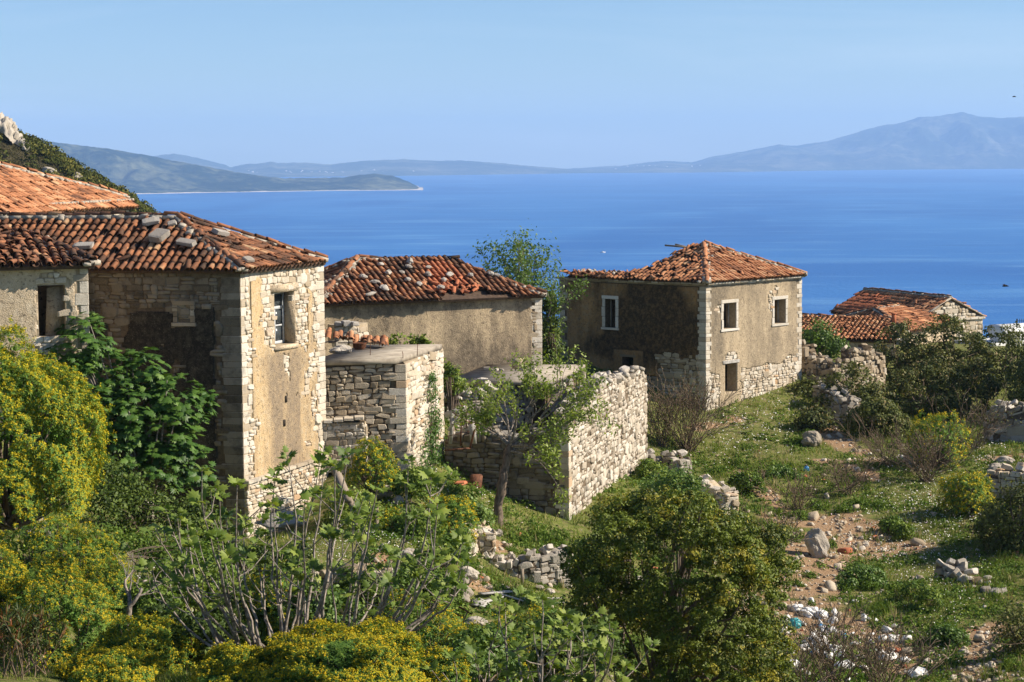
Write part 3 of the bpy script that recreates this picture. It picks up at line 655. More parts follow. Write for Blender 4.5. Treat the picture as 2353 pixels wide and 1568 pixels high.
def quoins(parent, corner, ua, ub, z0, z1, rng, h=0.27, la=(0.28, 0.62), matname='quoin', prot=0.035, name='quoin', lb=None, shade_side=None):
    """corner blocks: ua, ub unit vectors leading away from the corner along the two faces"""
    lb = lb or la; z = z0; k = 0; ua = np.array(ua, float); ub = np.array(ub, float); c = np.array([corner[0], corner[1], 0.0])
    out = -(ua + ub); out /= np.linalg.norm(out)
    while z < z1 - .05:
        hh = min(h * rng.uniform(.7, 1.4), z1 - z); a = (la[1] if k % 2 else la[0]) * rng.uniform(.93, 1.08); b = (lb[0] if k % 2 else lb[1]) * rng.uniform(.93, 1.08)
        pts = np.array(block_pts(rng, .015, .07, .04)); p = pts + .5
        W = c + (p[:, :1] * (a + prot) - prot) * ua + (p[:, 1:2] * (b + prot) - prot) * ub + np.array([0, 0, 1.0]) * (z + .004 + p[:, 2:] * (hh - .006)) + rng.uniform(-.006, .012) * out
        qm = hull_mesh('quoin_shape', W, M[matname])
        if shade_side is not None:                          # faces on the shaded side darkened in colour, for lichen and shade
            qm.materials.append(M['quoin_shade_side'])
            for f_ in qm.polygons: f_.material_index = 1 if np.dot(f_.normal, shade_side) > .6 else 0
        obj(name, qm, None, parent)
        z += hh; k += 1

def plaster(parent, w, keep, mat, res=0.05, n0=0.022, amp=0.02, stain=None, name='plaster', seed=1, u0=0.0, u1=None):
    u1 = w.L if u1 is None else u1; nu = max(2, int((u1 - u0) / res)); nv = max(2, int(w.H / res))
    us = np.linspace(u0, u1, nu + 1); vs = np.linspace(0, w.H, nv + 1); uu, vv = np.meshgrid(us, vs)
    uc = (uu[:-1, :-1] + uu[1:, 1:]) / 2; vc = (vv[:-1, :-1] + vv[1:, 1:]) / 2; k = keep(uc.ravel(), vc.ravel()).reshape(uc.shape)
    nn = n0 + amp * (fbm(uu * .8, vv * .8, seed, 4) - .2); front = w.at(uu, vv, nn).reshape(-1, 3); back = w.at(uu, vv, -0.03).reshape(-1, 3); N = len(front)
    i = np.arange((nu + 1) * (nv + 1)).reshape(nv + 1, nu + 1); Q = [np.stack([i[:-1, :-1], i[:-1, 1:], i[1:, 1:], i[1:, :-1]], -1)[k]]
    pad = np.pad(k, 1)
    for a, b, nb in ((i[:-1, :-1], i[:-1, 1:], pad[:-2, 1:-1]), (i[1:, 1:], i[1:, :-1], pad[2:, 1:-1]), (i[1:, :-1], i[:-1, :-1], pad[1:-1, :-2]), (i[:-1, 1:], i[1:, 1:], pad[1:-1, 2:])):
        e = k & ~nb; Q.append(np.stack([b[e], a[e], a[e] + N, b[e] + N], -1))
    Q = np.concatenate(Q); st = np.zeros(N) if stain is None else stain(uu.ravel(), vv.ravel())
    used, inv = np.unique(Q, return_inverse=True); V = np.concatenate([front, back])[used]; st = np.concatenate([st, st])[used]
    return obj(name, make_mesh(name, V, inv.reshape(-1, 4), attrs={'stain': st}), mat, parent)

def inside(poly, x, y):
    r = np.zeros(len(x), bool); j = len(poly) - 1
    for i in range(len(poly)):
        xi, yi = poly[i]; xj, yj = poly[j]; c = ((yi > y) != (yj > y)) & (x < (xj - xi) * (y - yi) / (yj - yi + 1e-12) + xi); r ^= c; j = i
    return r

def roof_slope(parent, poly, rng, matname='tile', pitch=0.24, course=0.34, length=0.44, nmax=150, messy=0.05, missing=0.015, special=None, keep=None, sheet=True, thick=0.1):
    """poly: 3D points, first two = eave seen left to right from below; covers it with barrel tiles, each set by itself"""
    poly = [np.asarray(p, float) for p in poly]; p0 = poly[0]; U = unit(poly[1] - p0); far = max(poly[2:], key=lambda p: np.linalg.norm(np.cross(p - p0, U)))
    Wv = far - p0; Wv = unit(Wv - (Wv @ U) * U); N = np.cross(U, Wv)
    if N[2] < 0: N = -N
    q2 = [((p - p0) @ U, (p - p0) @ Wv) for p in poly]; um = [min(q[0] for q in q2), max(q[0] for q in q2)]; wm = max(q[1] for q in q2)
    us = np.arange(um[0] + pitch / 2, um[1], pitch); ws = np.arange(course * .35, wm, course); uu, ww = np.meshgrid(us, ws); uu = uu.ravel(); ww = ww.ravel()
    uu = uu + .05 * (fbm(uu * .3, ww * .9, 5, 3) - .47)
    ok = inside(q2, uu, ww)
    if keep is not None: ok &= keep(uu, ww)
    uu, ww = uu[ok], ww[ok]; n = len(uu)
    def place(u, w, off, flipz, rot, lift, sc):
        a = rot; X = np.cos(a)[:, None] * U + np.sin(a)[:, None] * Wv; Yv = -np.sin(a)[:, None] * U + np.cos(a)[:, None] * Wv
        t = lift; Y2 = np.cos(t)[:, None] * Yv - np.sin(t)[:, None] * N; Z2 = np.cos(t)[:, None] * N + np.sin(t)[:, None] * Yv
        if flipz: X, Z2 = -X, -Z2
        L = p0 + u[:, None] * U + w[:, None] * Wv + off[:, None] * N
        return mats(X * (pitch * .80 * sc)[:, None], Y2 * (length * sc)[:, None], Z2 * (pitch * .80 * sc)[:, None], L)
    sag = 0.07 * (fbm(uu * .5, ww * .5, 9, 3) - .47)
    big = rng.random(n) < messy; rot = rng.normal(0, .035, n) + np.where(big, rng.normal(0, .5, n), 0); lift = .075 + rng.normal(0, .03, n) + np.where(big, rng.normal(0, .12, n), 0)
    Mc = place(uu + rng.normal(0, .012, n) + np.where(big, rng.normal(0, .07, n), 0), ww + rng.normal(0, .02, n), .045 + sag + np.abs(rng.normal(0, .008, n)) + np.where(big, .04, 0), False, rot, lift, rng.uniform(.94, 1.08, n))
    Mu = place(uu + pitch / 2, ww + .06, .055 + sag, True, rng.normal(0, .02, n), np.full(n, -.0) + .05, np.ones(n) * 1.06)
    gone = rng.random(n) < missing; rnd = np.clip(rng.random(n) * .85 + .3 * (fbm(uu * .6, ww * .5, 21, 3) - .47), 0, .999)
    ms, tm = tile_set(matname); which = rng.integers(len(ms), size=n)
    if special is not None:
        sp = special(uu, ww) & ~gone; s2, t2 = tile_set('tile_red')
        if sp.any(): pieces(parent, 'red_tile', 'red_tiles', s2, t2, Mc[sp], which[sp], rnd[sp], M['tile_red'], ww[sp], 60)
        gone = gone | sp
    g = ~gone
    d = np.linalg.norm(Mc[g][:, :3, 3], axis=1)
    pieces(parent, 'tile', 'tiles', ms, tm, Mc[g], which[g], rnd[g], M[matname], -d, nmax)
    V, T, r = inst(tm, Mu, which, rnd * .6); o = obj('channel_tiles', make_mesh('channel_tiles', V, T, r), M['tile_channel'], parent); o['kind'] = 'stuff'
    if sheet:
        k = len(poly); V = [p - N * .02 for p in poly] + [p - N * (.02 + thick) for p in poly]; mb = MB(); V = np.array(V)
        md = bpy.data.meshes.new('roof_deck'); md.from_pydata([tuple(v) for v in V], [], [list(range(k)), list(range(2 * k - 1, k - 1, -1))] + [(i, (i + 1) % k, k + (i + 1) % k, k + i) for i in range(k)])
        obj('roof_deck', md, M['underroof'], parent)
    return p0, U, Wv, N

def hip_line(parent, a, b, rng, matname='tile', step=0.34, lumps=True, width=0.24, sagn=0.0):
    a = np.asarray(a, float); b = np.asarray(b, float); Ln = np.linalg.norm(b - a); n = max(2, int(Ln / step)); d = (b - a) / Ln
    up = np.array([0, 0, 1.0]); X = unit(np.cross(d, up)); Z = np.cross(X, d); s = (np.arange(n) + .5) / n
    L = a + s[:, None] * (b - a) + rng.normal(0, .02, (n, 3)) + Z * .10; L[:, 2] -= sagn * np.sin(math.pi * s)
    rot = rng.normal(0, .12, n); D = np.cos(rot)[:, None] * d + np.sin(rot)[:, None] * X; X2 = np.cross(D, Z)
    Ms = mats(X2 * width, D * .42, np.repeat(Z[None], n, 0) * width, L); ms, tm = tile_set(matname)
    pieces(parent, 'ridge_tile', 'ridge_tiles', ms, tm, Ms, rng.integers(len(ms), size=n), rng.random(n), M[matname], np.ones(n), 60)
    sb = MB()
    for q_ in range(n):
        sb.bar(a + (b - a) * (q_ / n) + Z * (.035 + rng.uniform(-.01, .015)) - np.array([0, 0, sagn * math.sin(math.pi * q_ / n)]), a + (b - a) * ((q_ + 1.0) / n) + Z * (.035 + rng.uniform(-.01, .015)) - np.array([0, 0, sagn * math.sin(math.pi * (q_ + 1) / n)]), width * rng.uniform(1.2, 1.7), .13)
    o = obj('mortar_strip', sb.mesh('mortar_strip'), M['lime'], parent); o['kind'] = 'stuff'
    if lumps:
        k = n * 4; s = rng.random(k); L = a + s[:, None] * (b - a) + X * (rng.normal(0, .13, k))[:, None] + Z * rng.uniform(.0, .07, k)[:, None]; L[:, 2] -= sagn * np.sin(math.pi * s)
        N = unit(rng.normal(size=(k, 3)) * .3 + Z); Xr, Yr = frames(N, rng); sz = rng.uniform(.08, .2, k)
        ms, tm = stone_set('lime'); V, T, r = inst(tm, mats(Xr * (sz * 1.5)[:, None], Yr * sz[:, None], N * (sz * .7)[:, None], L), rng.integers(len(ms), size=k), rng.random(k))
        o = obj('mortar_bedding', make_mesh('mortar_bedding', V, T, r), M['lime'], parent); o['kind'] = 'stuff'

def cornice(parent, w, rng, v, h=0.09, out=0.14, matname='quoin', u0=-0.1, u1=None, name='cornice_slab', step=0.7):
    u = u0; u1 = (w.L + .1) if u1 is None else u1
    while u < u1 - .05:
        l = min(step * rng.uniform(.6, 1.4), u1 - u); p = np.array(block_pts(rng, .02, .06, .05)) + .5
        W = w.at(u + .004 + p[:, 0] * (l - .008), v + p[:, 2] * h + rng.uniform(-.008, .008), -.15 + p[:, 1] * (out + .15 + rng.uniform(-.02, .02)))
        obj(name, hull_mesh('slab_shape', W, M[matname]), None, parent); u += l

def frame_stones(parent, w, r, rng, t=0.14, prot=0.05, matname='quoin', sill=True, lintel=0.16, back=0.18):
    """dressed stones round an opening r = u0, v0, u1, v1"""
    u0, v0, u1, v1 = r
    def blk(a, b, c, d, nm, pr):
        p = np.array(block_pts(rng, .015, .06, .04)) + .5
        obj(nm, hull_mesh('frame_stone_shape', w.at(a + p[:, 0] * (c - a), b + p[:, 2] * (d - b), -back + p[:, 1] * (back + pr)), M[matname]), None, parent)
    blk(u0 - t * 1.1, v1 + .003, u1 + t * 1.1, v1 + lintel, 'lintel', prot + .008)
    if sill: blk(u0 - t * 1.3, v0 - .11, u1 + t * 1.3, v0 - .003, 'sill', prot + .03)
    for a, b in ((u0 - t, u0 - .003), (u1 + .003, u1 + t)):
        v = v0; n = 3
        for k in range(n):
            hh = (v1 - v0) / n * rng.uniform(.8, 1.2) if k < n - 1 else v1 - v
            e = rng.uniform(-.03, .03); blk(a + (e if a < u0 else 0), v + .004, b + (e if a > u0 else 0), v + hh - .004, 'jamb', prot + rng.uniform(-.01, .01)); v += hh

def far_in(r, u, v, m=0.0):
    return (u > r[0] - m) & (u < r[2] + m) & (v > r[1] - m) & (v < r[3] + m)

# ------------------------------------------------------------------ HOUSE ON THE LEFT (tall house with its lit narrow end)
rng = np.random.default_rng(101)
Ac = P(551, 620, 58.0); Ar = P(741, 606, 62.4); Al = P(200, 618, 59.1)
zt = float(Ac[2]); zb = -11.6
du = unit(np.append(Al[:2] - Ac[:2], 0)); Al2 = Ac[:2] + du[:2] * 17.0
wl = Wall(Al2, Ac, zb, zt); wr = Wall(Ac, Ar, zb, zt)
lh = thing('tall_stone_house', 'tall stone house at left, sunlit ochre narrow end and dark shaded long wall', 'house', (Ac[0], Ac[1], zb))
win = wr.rect(632, 668, 676, 797)
blind = wl.rect(409, 702, 437, 741)
nw = wall_core(wl, [], 0.55, 'wall', M['mortar_dark'], lh, u1=wl.L - .004)
ew = wall_core(wr, [win], 0.55, 'wall', M['mortar'], lh)
Bk = Ar[:2] + (Al2 - Ac[:2])
for a, b in ((Ar[:2], Bk), (Bk, Al2)):
    wall_core(Wall(a, b, zb, zt), [], 0.5, 'rear_wall', M['plaster_tan'], lh, inset=.01, u0=.18, u1=Wall(a, b, zb, zt).L - .18)
# shaded long wall: bare rubble at the top and left, render elsewhere with stain and shade in its colour
def nw_plaster(u, v):
    x = wl.L - u; top = wl.H - 1.15 + .9 * (fbm(u * .7, v * .9, 4, 4) - .47)
    patch = fbm(u * .55, v * .55, 12, 4) < .66 + .12 * np.clip((4.0 - x) / 4, 0, 1)
    left = x > 3.55 + 1.6 * (fbm(u * .8, v * .5, 14, 4) - .47)
    return (v < top) & (x > .78 + .1 * vn(v * 3, u * 0, 2)) & patch & ~(left & (fbm(u * .9, v * .9, 15, 4) > .42)) & ~far_in(blind, u, v, .14)
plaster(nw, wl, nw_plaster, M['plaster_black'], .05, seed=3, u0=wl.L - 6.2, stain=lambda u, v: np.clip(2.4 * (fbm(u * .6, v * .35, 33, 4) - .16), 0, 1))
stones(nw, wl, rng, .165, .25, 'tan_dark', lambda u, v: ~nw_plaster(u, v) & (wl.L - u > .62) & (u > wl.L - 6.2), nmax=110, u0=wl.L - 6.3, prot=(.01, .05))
frame_stones(nw, wl, blind, rng, .15, .05, 'tan', True, .13)
mb = MB(); a, b, c, d = blind; mb.hexa([wl.at(a, b, .003), wl.at(c, b, .003), wl.at(c, b, -.1), wl.at(a, b, -.1), wl.at(a, d, .003), wl.at(c, d, .003), wl.at(c, d, -.1), wl.at(a, d, -.1)])
obj('blocked_opening', mb.mesh('blocked_opening'), M['mortar'], nw)
# sunlit end: render below and in strips, bare stone round the window, dressed corners, stone plinth
plz = [wr.uv(572, 1106)[1], wr.uv(748, 1046)[1]]
def plinth(u): return np.interp(u, [0, wr.L], plz)
def ew_plaster(u, v):
    n = fbm(u * 1.6, v * 1.1, 41, 5); wv = wr.uv(650, 800)[1]
    low = v < wv + .1 + .8 * (n - .47)
    edge = (u < 1.05 + .3 * n) & (v < wv + 1.9 + n) | (u > wr.L - 1.0) & (u < wr.L - .62 - .2 * n) & (v < wv + 1.7)
    bare = (n > .72) | ((u > wr.L - 1.9) & (v < wv) & (v > wv - 3.2) & (u > wr.L - 1.25) & (fbm(u * 2.2, v * 1.5, 44, 4) > .50)) | ((u < 1.3) & (v > wv - 2.3) & (v < wv - .8) & (n > .56))
    return (low | edge) & ~bare & (u > .52) & (u < wr.L - .48) & (v > plinth(u)) & ~far_in(win, u, v, .02)
plaster(ew, wr, ew_plaster, M['plaster_tan'], .045, seed=5, stain=lambda u, v: np.clip(2.3 * np.exp(-((u - 2.45) / 1.0) ** 2) * (fbm(u * 2.6, v * .5, 8, 5) - .15) * 1.9 * np.clip((wr.uv(650, 800)[1] - v) / .3, 0, 1), 0, 1))
stones(ew, wr, rng, .145, .19, 'cream', lambda u, v: ~ew_plaster(u, v) & (u > .30) & (u < wr.L - .28) & (v > plinth(u)) & ~far_in(win, u, v, .06), nmax=110)
stones(ew, wr, rng, .13, .21, 'cream', lambda u, v: v <= plinth(u) - .04, prot=(.08, .14), nmax=70)
cornice(ew, Wall(wr.at(0, 0)[:2], wr.at(wr.L, 0)[:2], zb, zt), rng, 0, .1, .16) if False else None
mb = MB()
for k in range(7):                                      # worn ledge on top of the plinth, in single slabs
    a = wr.L * k / 7; b = wr.L * (k + 1) / 7 - .02; p = np.array(block_pts(rng, .03, .1, .06)) + .5
    obj('ledge_slab', hull_mesh('ledge_shape', wr.at(a + p[:, 0] * (b - a), plinth(a + p[:, 0] * (b - a)) - .05 + p[:, 2] * .1, -.05 + p[:, 1] * .24), M['quoin']), None, ew)
quoins(ew, Ac, -wl.u, wr.u, zb + .0, zt - .02, rng, .22, (.60, .66), lb=(.43, .47), prot=.012, shade_side=wl.n)
quoins(ew, Ar, -wr.u, unit(np.append(Bk - Ar[:2], 0)), plz[1] + zb, zt - .02, rng, .2, (.40, .50), lb=(.3, .5))
# window: smooth rendered reveal, lintel band, timber casement with panes
u0, v0, u1, v1 = win
for nm, (a, b, c, d), pr, m in (('lintel', (u0 - .22, v1 + .002, u1 + .16, v1 + .24), .045, 'plaster_light'), ('sill', (u0 - .05, v0 - .13, u1 + .1, v0 - .002), .07, 'plaster_light')):
    mb = MB(); mb.hexa([wr.at(a, b, -.2), wr.at(c, b, -.2), wr.at(c, b, pr), wr.at(a, b, pr), wr.at(a, d, -.2), wr.at(c, d, -.2), wr.at(c, d, pr), wr.at(a, d, pr)]); obj(nm, mb.mesh(nm), M[m], ew)
mb = MB(); mb.hexa([wr.at(u1 - .035, v0 + .002, -.5), wr.at(u1 - .003, v0 + .002, -.5), wr.at(u1 - .003, v0 + .002, .03), wr.at(u1 - .035, v0 + .002, .03)] + [wr.at(u1 - .035, v1 - .002, -.5), wr.at(u1 - .003, v1 - .002, -.5), wr.at(u1 - .003, v1 - .002, .03), wr.at(u1 - .035, v1 - .002, .03)])
obj('window_reveal', mb.mesh('window_reveal'), M['plaster_light'], ew)
t = NT('old_window_glass'); gl = t.surf((0.05, 0.06, 0.065), 0.25, 0.3)
wf = MB(); D = -.34
for a, b, c, d in ((u0 + .01, v0 + .01, u0 + .08, v1 - .01), (u1 - .12, v0 + .01, u1 - .05, v1 - .01), (u0 + .08, v0 + .01, u1 - .12, v0 + .1), (u0 + .08, v1 - .08, u1 - .12, v1 - .01), (u0 + .08, v0 + (v1 - v0) * .66, u1 - .12, v0 + (v1 - v0) * .72), ((u0 + u1) / 2 - .055, v0 + .1, (u0 + u1) / 2 + .015, v0 + (v1 - v0) * .66), (u0 + .08, v0 + (v1 - v0) * .34, u1 - .12, v0 + (v1 - v0) * .37)):
    wf.hexa([wr.at(a, b, D - .06), wr.at(c, b, D - .06), wr.at(c, b, D), wr.at(a, b, D), wr.at(a, d, D - .06), wr.at(c, d, D - .06), wr.at(c, d, D), wr.at(a, d, D)])
fr = obj('window_frame', wf.mesh('window_frame'), M['paint'], ew)
for a, b, c, d in ((0, .0, .5, .34), (.5, 0, 1, .34), (0, .37, .5, .66), (.5, .37, 1, .66), (0, .72, 1, .95)):
    ua, ub = u0 + .08 + a * (u1 - u0 - .2), u0 + .08 + c * (u1 - u0 - .2); va, vb = v0 + .05 + b * (v1 - v0 - .06), v0 + .03 + d * (v1 - v0 - .06); q = MB()
    q.hexa([wr.at(ua, va, D - .04), wr.at(ub, va, D - .04), wr.at(ub, va, D - .03), wr.at(ua, va, D - .03), wr.at(ua, vb, D - .04), wr.at(ub, vb, D - .04), wr.at(ub, vb, D - .03), wr.at(ua, vb, D - .03)]); obj('pane', q.mesh('pane'), gl, ew)
for px, py in ((655, 917), (651, 972)):                 # putlog holes drawn as dark blocks, their shade put into the colour
    a, b = wr.uv(px, py); q = MB(); q.hexa([wr.at(a - .05, b - .1, -.02), wr.at(a + .05, b - .1, -.02), wr.at(a + .05, b - .1, .055), wr.at(a - .05, b - .1, .055), wr.at(a - .05, b + .1, -.02), wr.at(a + .05, b + .1, -.02), wr.at(a + .05, b + .1, .055), wr.at(a - .05, b + .1, .055)])
    obj('putlog_dark_block', q.mesh('putlog_dark_block'), M['dark'], ew)
# hipped roof
lr = obj('roof', make_mesh('roof', [wl.at(0, wl.H - .12, -.1), wl.at(wl.L - .1, wl.H - .12, -.1), wr.at(wr.L, wl.H - .12, -.1)], np.array([[0, 1, 2]])), M['underroof'], lh)
ov = 0.2; zr = zt + .02
ec = np.append(Ac[:2] + wl.n[:2] * ov + wr.n[:2] * ov, zr - .03); er = np.append(Ar[:2] + wr.n[:2] * .12 + wr.u[:2] * .04, zr - .03)
el = np.append(Al2 + wl.n[:2] * ov, zr - .03)
apex = P(410, 502, 60.9); ridge_l = np.append(apex[:2] + du[:2] * 9.0, apex[2] - .02)
def lslab(u, w): return np.ones(len(u), bool)
roof_slope(lr, [el, ec, apex, ridge_l], rng, 'tile', .255, .36, .46, nmax=170, keep=lambda u, w: u > np.linalg.norm(ec - el) - 9.5, messy=.05)
roof_slope(lr, [ec, er, apex], rng, 'tile', .255, .36, .46, nmax=70, messy=.2)
er2 = np.append(Bk - du[:2] * 0 + np.array([0, .3]), zr - .03)
mb = MB(); mb.add([er, np.append(Bk, zr), ridge_l, apex], Q=[(0, 1, 2, 3)]); obj('rear_slope', mb.mesh('rear_slope'), M['tile'], lr)
hip_line(lr, apex, ec, rng, 'tile', .4, sagn=.08); hip_line(lr, apex, er, rng, 'tile', .4); hip_line(lr, ridge_l, apex, rng, 'tile', .42)

# ------------------------------------------------------------------ LOW ANNEX at the far left
rng = np.random.default_rng(102)
Br = P(199, 612, 55.0); Bl = P(-160, 622, 53.6); bz0 = -8.2; bz1 = float(Br[2])
wb = Wall(Bl, Br, bz0, bz1); an = thing('rendered_annex', 'low rendered annex at the left edge with a broken doorway', 'house', (Br[0], Br[1], bz0))
br2 = np.array([Br[0] - 1.15, 59.3]); wb2 = Wall(Br, br2, bz0, bz1)
door = wb.rect(90, 655, 149, 775)
aw = wall_core(wb, [door], .55, 'wall', M['mortar'], an, u1=wb.L - .004); aw2 = wall_core(wb2, [], .5, 'side_wall', M['mortar'], an)
Bl2 = np.array([Bl[0], 59.0]); wall_core(Wall(br2, Bl2, bz0, bz1), [], .3, 'rear_wall', M['plaster_light'], an); wall_core(Wall(Bl2, Bl, bz0, bz1), [], .3, 'side_wall', M['plaster_light'], an, u0=.01, u1=Wall(Bl2, Bl, bz0, bz1).L - .01)
def ann_bare(u, v):
    d = np.hypot((u - (door[0] + door[2]) / 2) / .62, (v - door[3] + .1) / .62); n = fbm(u * 2.2, v * 2.2, 71, 4)
    side = (np.abs(u - (door[0] + door[2]) / 2) < .40 + .3 * (n - .3)) & (v < door[3])
    return (d < .35 + 1.0 * n) | side
ann_pl = lambda u, v: ~ann_bare(u, v) & (u < wb.L - .24 - .1 * vn(v * 3, v * 0, 4)) & ~far_in(door, u, v, .02)
plaster(aw, wb, ann_pl, M['plaster_light'], .05, seed=12)
stones(aw, wb, rng, .15, .22, 'cream', lambda u, v: ann_bare(u, v) & ~far_in(door, u, v, .03) & (u < wb.L - .2), nmax=60)
quoins(aw, Br, -wb.u, wb2.u, bz0, bz1 - .02, rng, .25, (.2, .36))
mb = MB(); u0, v0, u1, v1 = door; mb.hexa([wb.at(u0 + .22, v0 + .005, -.5), wb.at(u1 - .003, v0 + .005, -.5), wb.at(u1 - .003, v0 + .005, -.42), wb.at(u0 + .22, v0 + .005, -.42), wb.at(u0 + .3, v1 - .1, -.5), wb.at(u1 - .003, v1 - .02, -.5), wb.at(u1 - .003, v1 - .02, -.42), wb.at(u0 + .3, v1 - .1, -.42)])
obj('door_board', mb.mesh('door_board'), M['plaster_light'], aw)
cornice(aw, wb, rng, wb.H - .02, .07, .15, 'quoin', wb.L - 4.4, wb.L + .12)
arf = obj('roof', make_mesh('roof', [wb.at(0, wb.H, -.3), wb.at(wb.L, wb.H, -.3), wb2.at(4, wb.H, -.3)], np.array([[0, 1, 2]])), M['underroof'], an)
e0 = wb.at(0, wb.H + .06, .28); e1 = wb.at(wb.L + .18, wb.H + .06, .28); tp0 = P(-160, 515, 58.2); tp1 = P(70, 545, 58.0)
roof_slope(arf, [e0, e1, tp1, tp0], rng, 'tile', .25, .36, .46, nmax=90, messy=.28, missing=.06)
s1 = np.array([br2[0] + .1, br2[1] - .3, e1[2]])
roof_slope(arf, [e1, s1, tp1], rng, 'tile', .25, .36, .46, nmax=20, messy=.3)
hip_line(arf, tp1, e1, rng, 'tile', .42); hip_line(arf, tp0, tp1, rng, 'tile', .42)

# ------------------------------------------------------------------ HOUSE BEHIND on the left, only its sunlit roof and a strip of wall show
rng = np.random.default_rng(103)
E1 = P(294, 471, 80); E0 = P(-140, 512, 66.5); cz = float((E1[2] + E0[2]) / 2); E1[2] = cz + .12; E0[2] = cz - .05
wc = Wall(E0[:2], E1[:2], -8.5, cz + .0)
uh = thing('upper_house', 'house behind at upper left showing a broad orange tiled roof and a white stone strip', 'house', (E1[0], E1[1], -8.5))
inn = -wc.n[:2]
cw = wall_core(wc, [], .5, 'wall', M['mortar'], uh)
Bc = E1[:2] + inn * 6.5; Bd = E0[:2] + inn * 6.5
for a, b in ((E1[:2], Bc), (Bc, Bd), (Bd, E0[:2])):
    w_ = Wall(a, b, -8.5, cz); wall_core(w_, [], .4, 'rear_wall', M['plaster_light'], uh, inset=.005, u0=.15, u1=w_.L - .15)
stones(cw, wc, rng, .16, .26, 'cream', lambda u, v: (v > wc.H - 1.3) & (u < wc.L - .25), nmax=40)
plaster(cw, wc, lambda u, v: (v <= wc.H - 1.25), M['plaster_light'], .12, seed=8)
quoins(cw, E1, -wc.u, unit(np.append(inn, 0)), cz - 1.6, cz - .02, rng, .2, (.25, .42))
crf = obj('roof', make_mesh('roof', [wc.at(.3, wc.H - .02, -.3), wc.at(wc.L - .3, wc.H - .02, -.3), wc.at(wc.L / 2, wc.H - .02, -3)], np.array([[0, 1, 2]])), M['underroof'], uh)
oe1 = wc.at(wc.L + .22, wc.H + .03, .25); oe0 = wc.at(0, wc.H + .0, .25)
tl = P(-140, 338, 74); ta = P(40, 395, 76.5)
pl_n = np.cross(oe1 - oe0, tl - oe0); pl_n = pl_n / np.linalg.norm(pl_n)
pp = [oe0, oe1] + [on_plane(x, y, oe0, pl_n) for x, y in ((292, 457), (200, 430), (100, 408), (0, 384), (-140, 348))]
roof_slope(crf, pp, rng, 'tile_bright', .25, .36, .46, nmax=60, messy=.08)
hp = pp[2:]
for a, b in zip(hp[:-1], hp[1:]): hip_line(crf, b, a, rng, 'tile_bright', .42)
k = 90; s = rng.random(k); L = oe0 + np.array([0, 0, .12]) + ((.50 + .5 * s) * np.linalg.norm(oe1 - oe0))[:, None] * unit(oe1 - oe0) + unit(pp[-1] - oe0)[None] * .55
ms, tm = stone_set('lime'); V, T, r = inst(tm, mats(np.tile([.15, 0, 0], (k, 1)), np.tile([0, .12, 0], (k, 1)), np.tile([0, 0, .12], (k, 1)), L), rng.integers(len(ms), size=k), rng.random(k))
tag(obj('mortar_bedding', make_mesh('mortar_bedding', V, T, r), M['lime'], crf), kind='stuff')

# ------------------------------------------------------------------ MIDDLE HOUSE with the long weathered wall
rng = np.random.default_rng(104)
Dl = P(727, 698, 74.9); Dr = P(1243, 682, 78.9); dz1 = float((Dl[2] + Dr[2]) / 2); dz0 = -9.3
wd = Wall(Dl, Dr, dz0, dz1); mh = thing('middle_house', 'long weathered house in the middle, hipped roof with loose stones and a red patch', 'house', (Dr[0], Dr[1], dz0))
mw = wall_core(wd, [], .5, 'wall', M['mortar_dark'], mh, u1=wd.L - .004)
back = -wd.n[:2] * 5.6; Dbr = Dr[:2] + back; Dbl = Dl[:2] + back; wd2 = Wall(Dr, Dbr, dz0, dz1)
for a, b in ((Dr[:2], Dbr), (Dbr, Dbl), (Dbl, Dl[:2])):
    w_ = Wall(a, b, dz0, dz1); wall_core(w_, [], .4, 'rear_wall', M['plaster_grey'], mh, inset=.005, u0=.15, u1=w_.L - .15)
mid_pl = lambda u, v: (u < wd.L - .32 - .14 * vn(v * 2.2, v * 0, 9)) & (v < wd.H - .03)
plaster(mw, wd, mid_pl, M['plaster_grey'], .06, amp=.035, seed=17, stain=lambda u, v: np.clip(np.exp(-np.maximum(v - 1.0, 0) / .7) * .8 + np.clip((v - wd.H + .55) / .5, 0, 1) * .5 + 1.3 * (fbm(u * .45, v * .5, 22, 5) - .42), 0, .9))
stones(mw, wd, rng, .15, .22, 'tan', lambda u, v: (~mid_pl(u, v)) & (u < wd.L - .2), nmax=30)
quoins(mw, Dr, -wd.u, wd2.u, dz0, dz1 - .02, rng, .2, (.28, .46))
cornice(mw, wd, rng, wd.H - .04, .07, .17, 'quoin', wd.L - 4.3, wd.L + .16, step=.5); cornice(mw, wd, rng, wd.H - .06, .06, .13, 'tan', -.1, wd.L - 4.3)
mrf = obj('roof', make_mesh('roof', [wd.at(.4, wd.H - .02, -.4), wd.at(wd.L - .4, wd.H - .02, -.4), wd.at(wd.L / 2, wd.H - .02, -4)], np.array([[0, 1, 2]])), M['underroof'], mh)
mo = .30; me0 = wd.at(-.25, wd.H + .03, mo); me1 = wd.at(wd.L + .02, wd.H + .03, mo)
rl = wd.at(2.75, 0, -2.8); rl[2] = P(820, 597, rl[1])[2]; rrr = wd.at(wd.L - 2.85, 0, -2.8); rrr[2] = P(1030, 604, rrr[1])[2]
mb0 = wd.at(-.25, wd.H + .03, -5.9); mb1 = wd.at(wd.L + .02, wd.H + .03, -5.9)
Lm = np.linalg.norm(me1 - me0)
edge_gone = lambda u, w: ~((u > Lm - 4.6) & (u < Lm - 1.35) & (w < .62 + .3 * np.sin(u * 2.2))) 
red = lambda u, w: (u > Lm - 4.6 + (w - 1) * .25) & (u < Lm - 2.75 + (w - 1) * -.15) & (w > .62) & (w < 2.9) & ((u > Lm - 4.3) | (w < 1.9)) & (vn(u * 4, w * 3, 6) > .12)
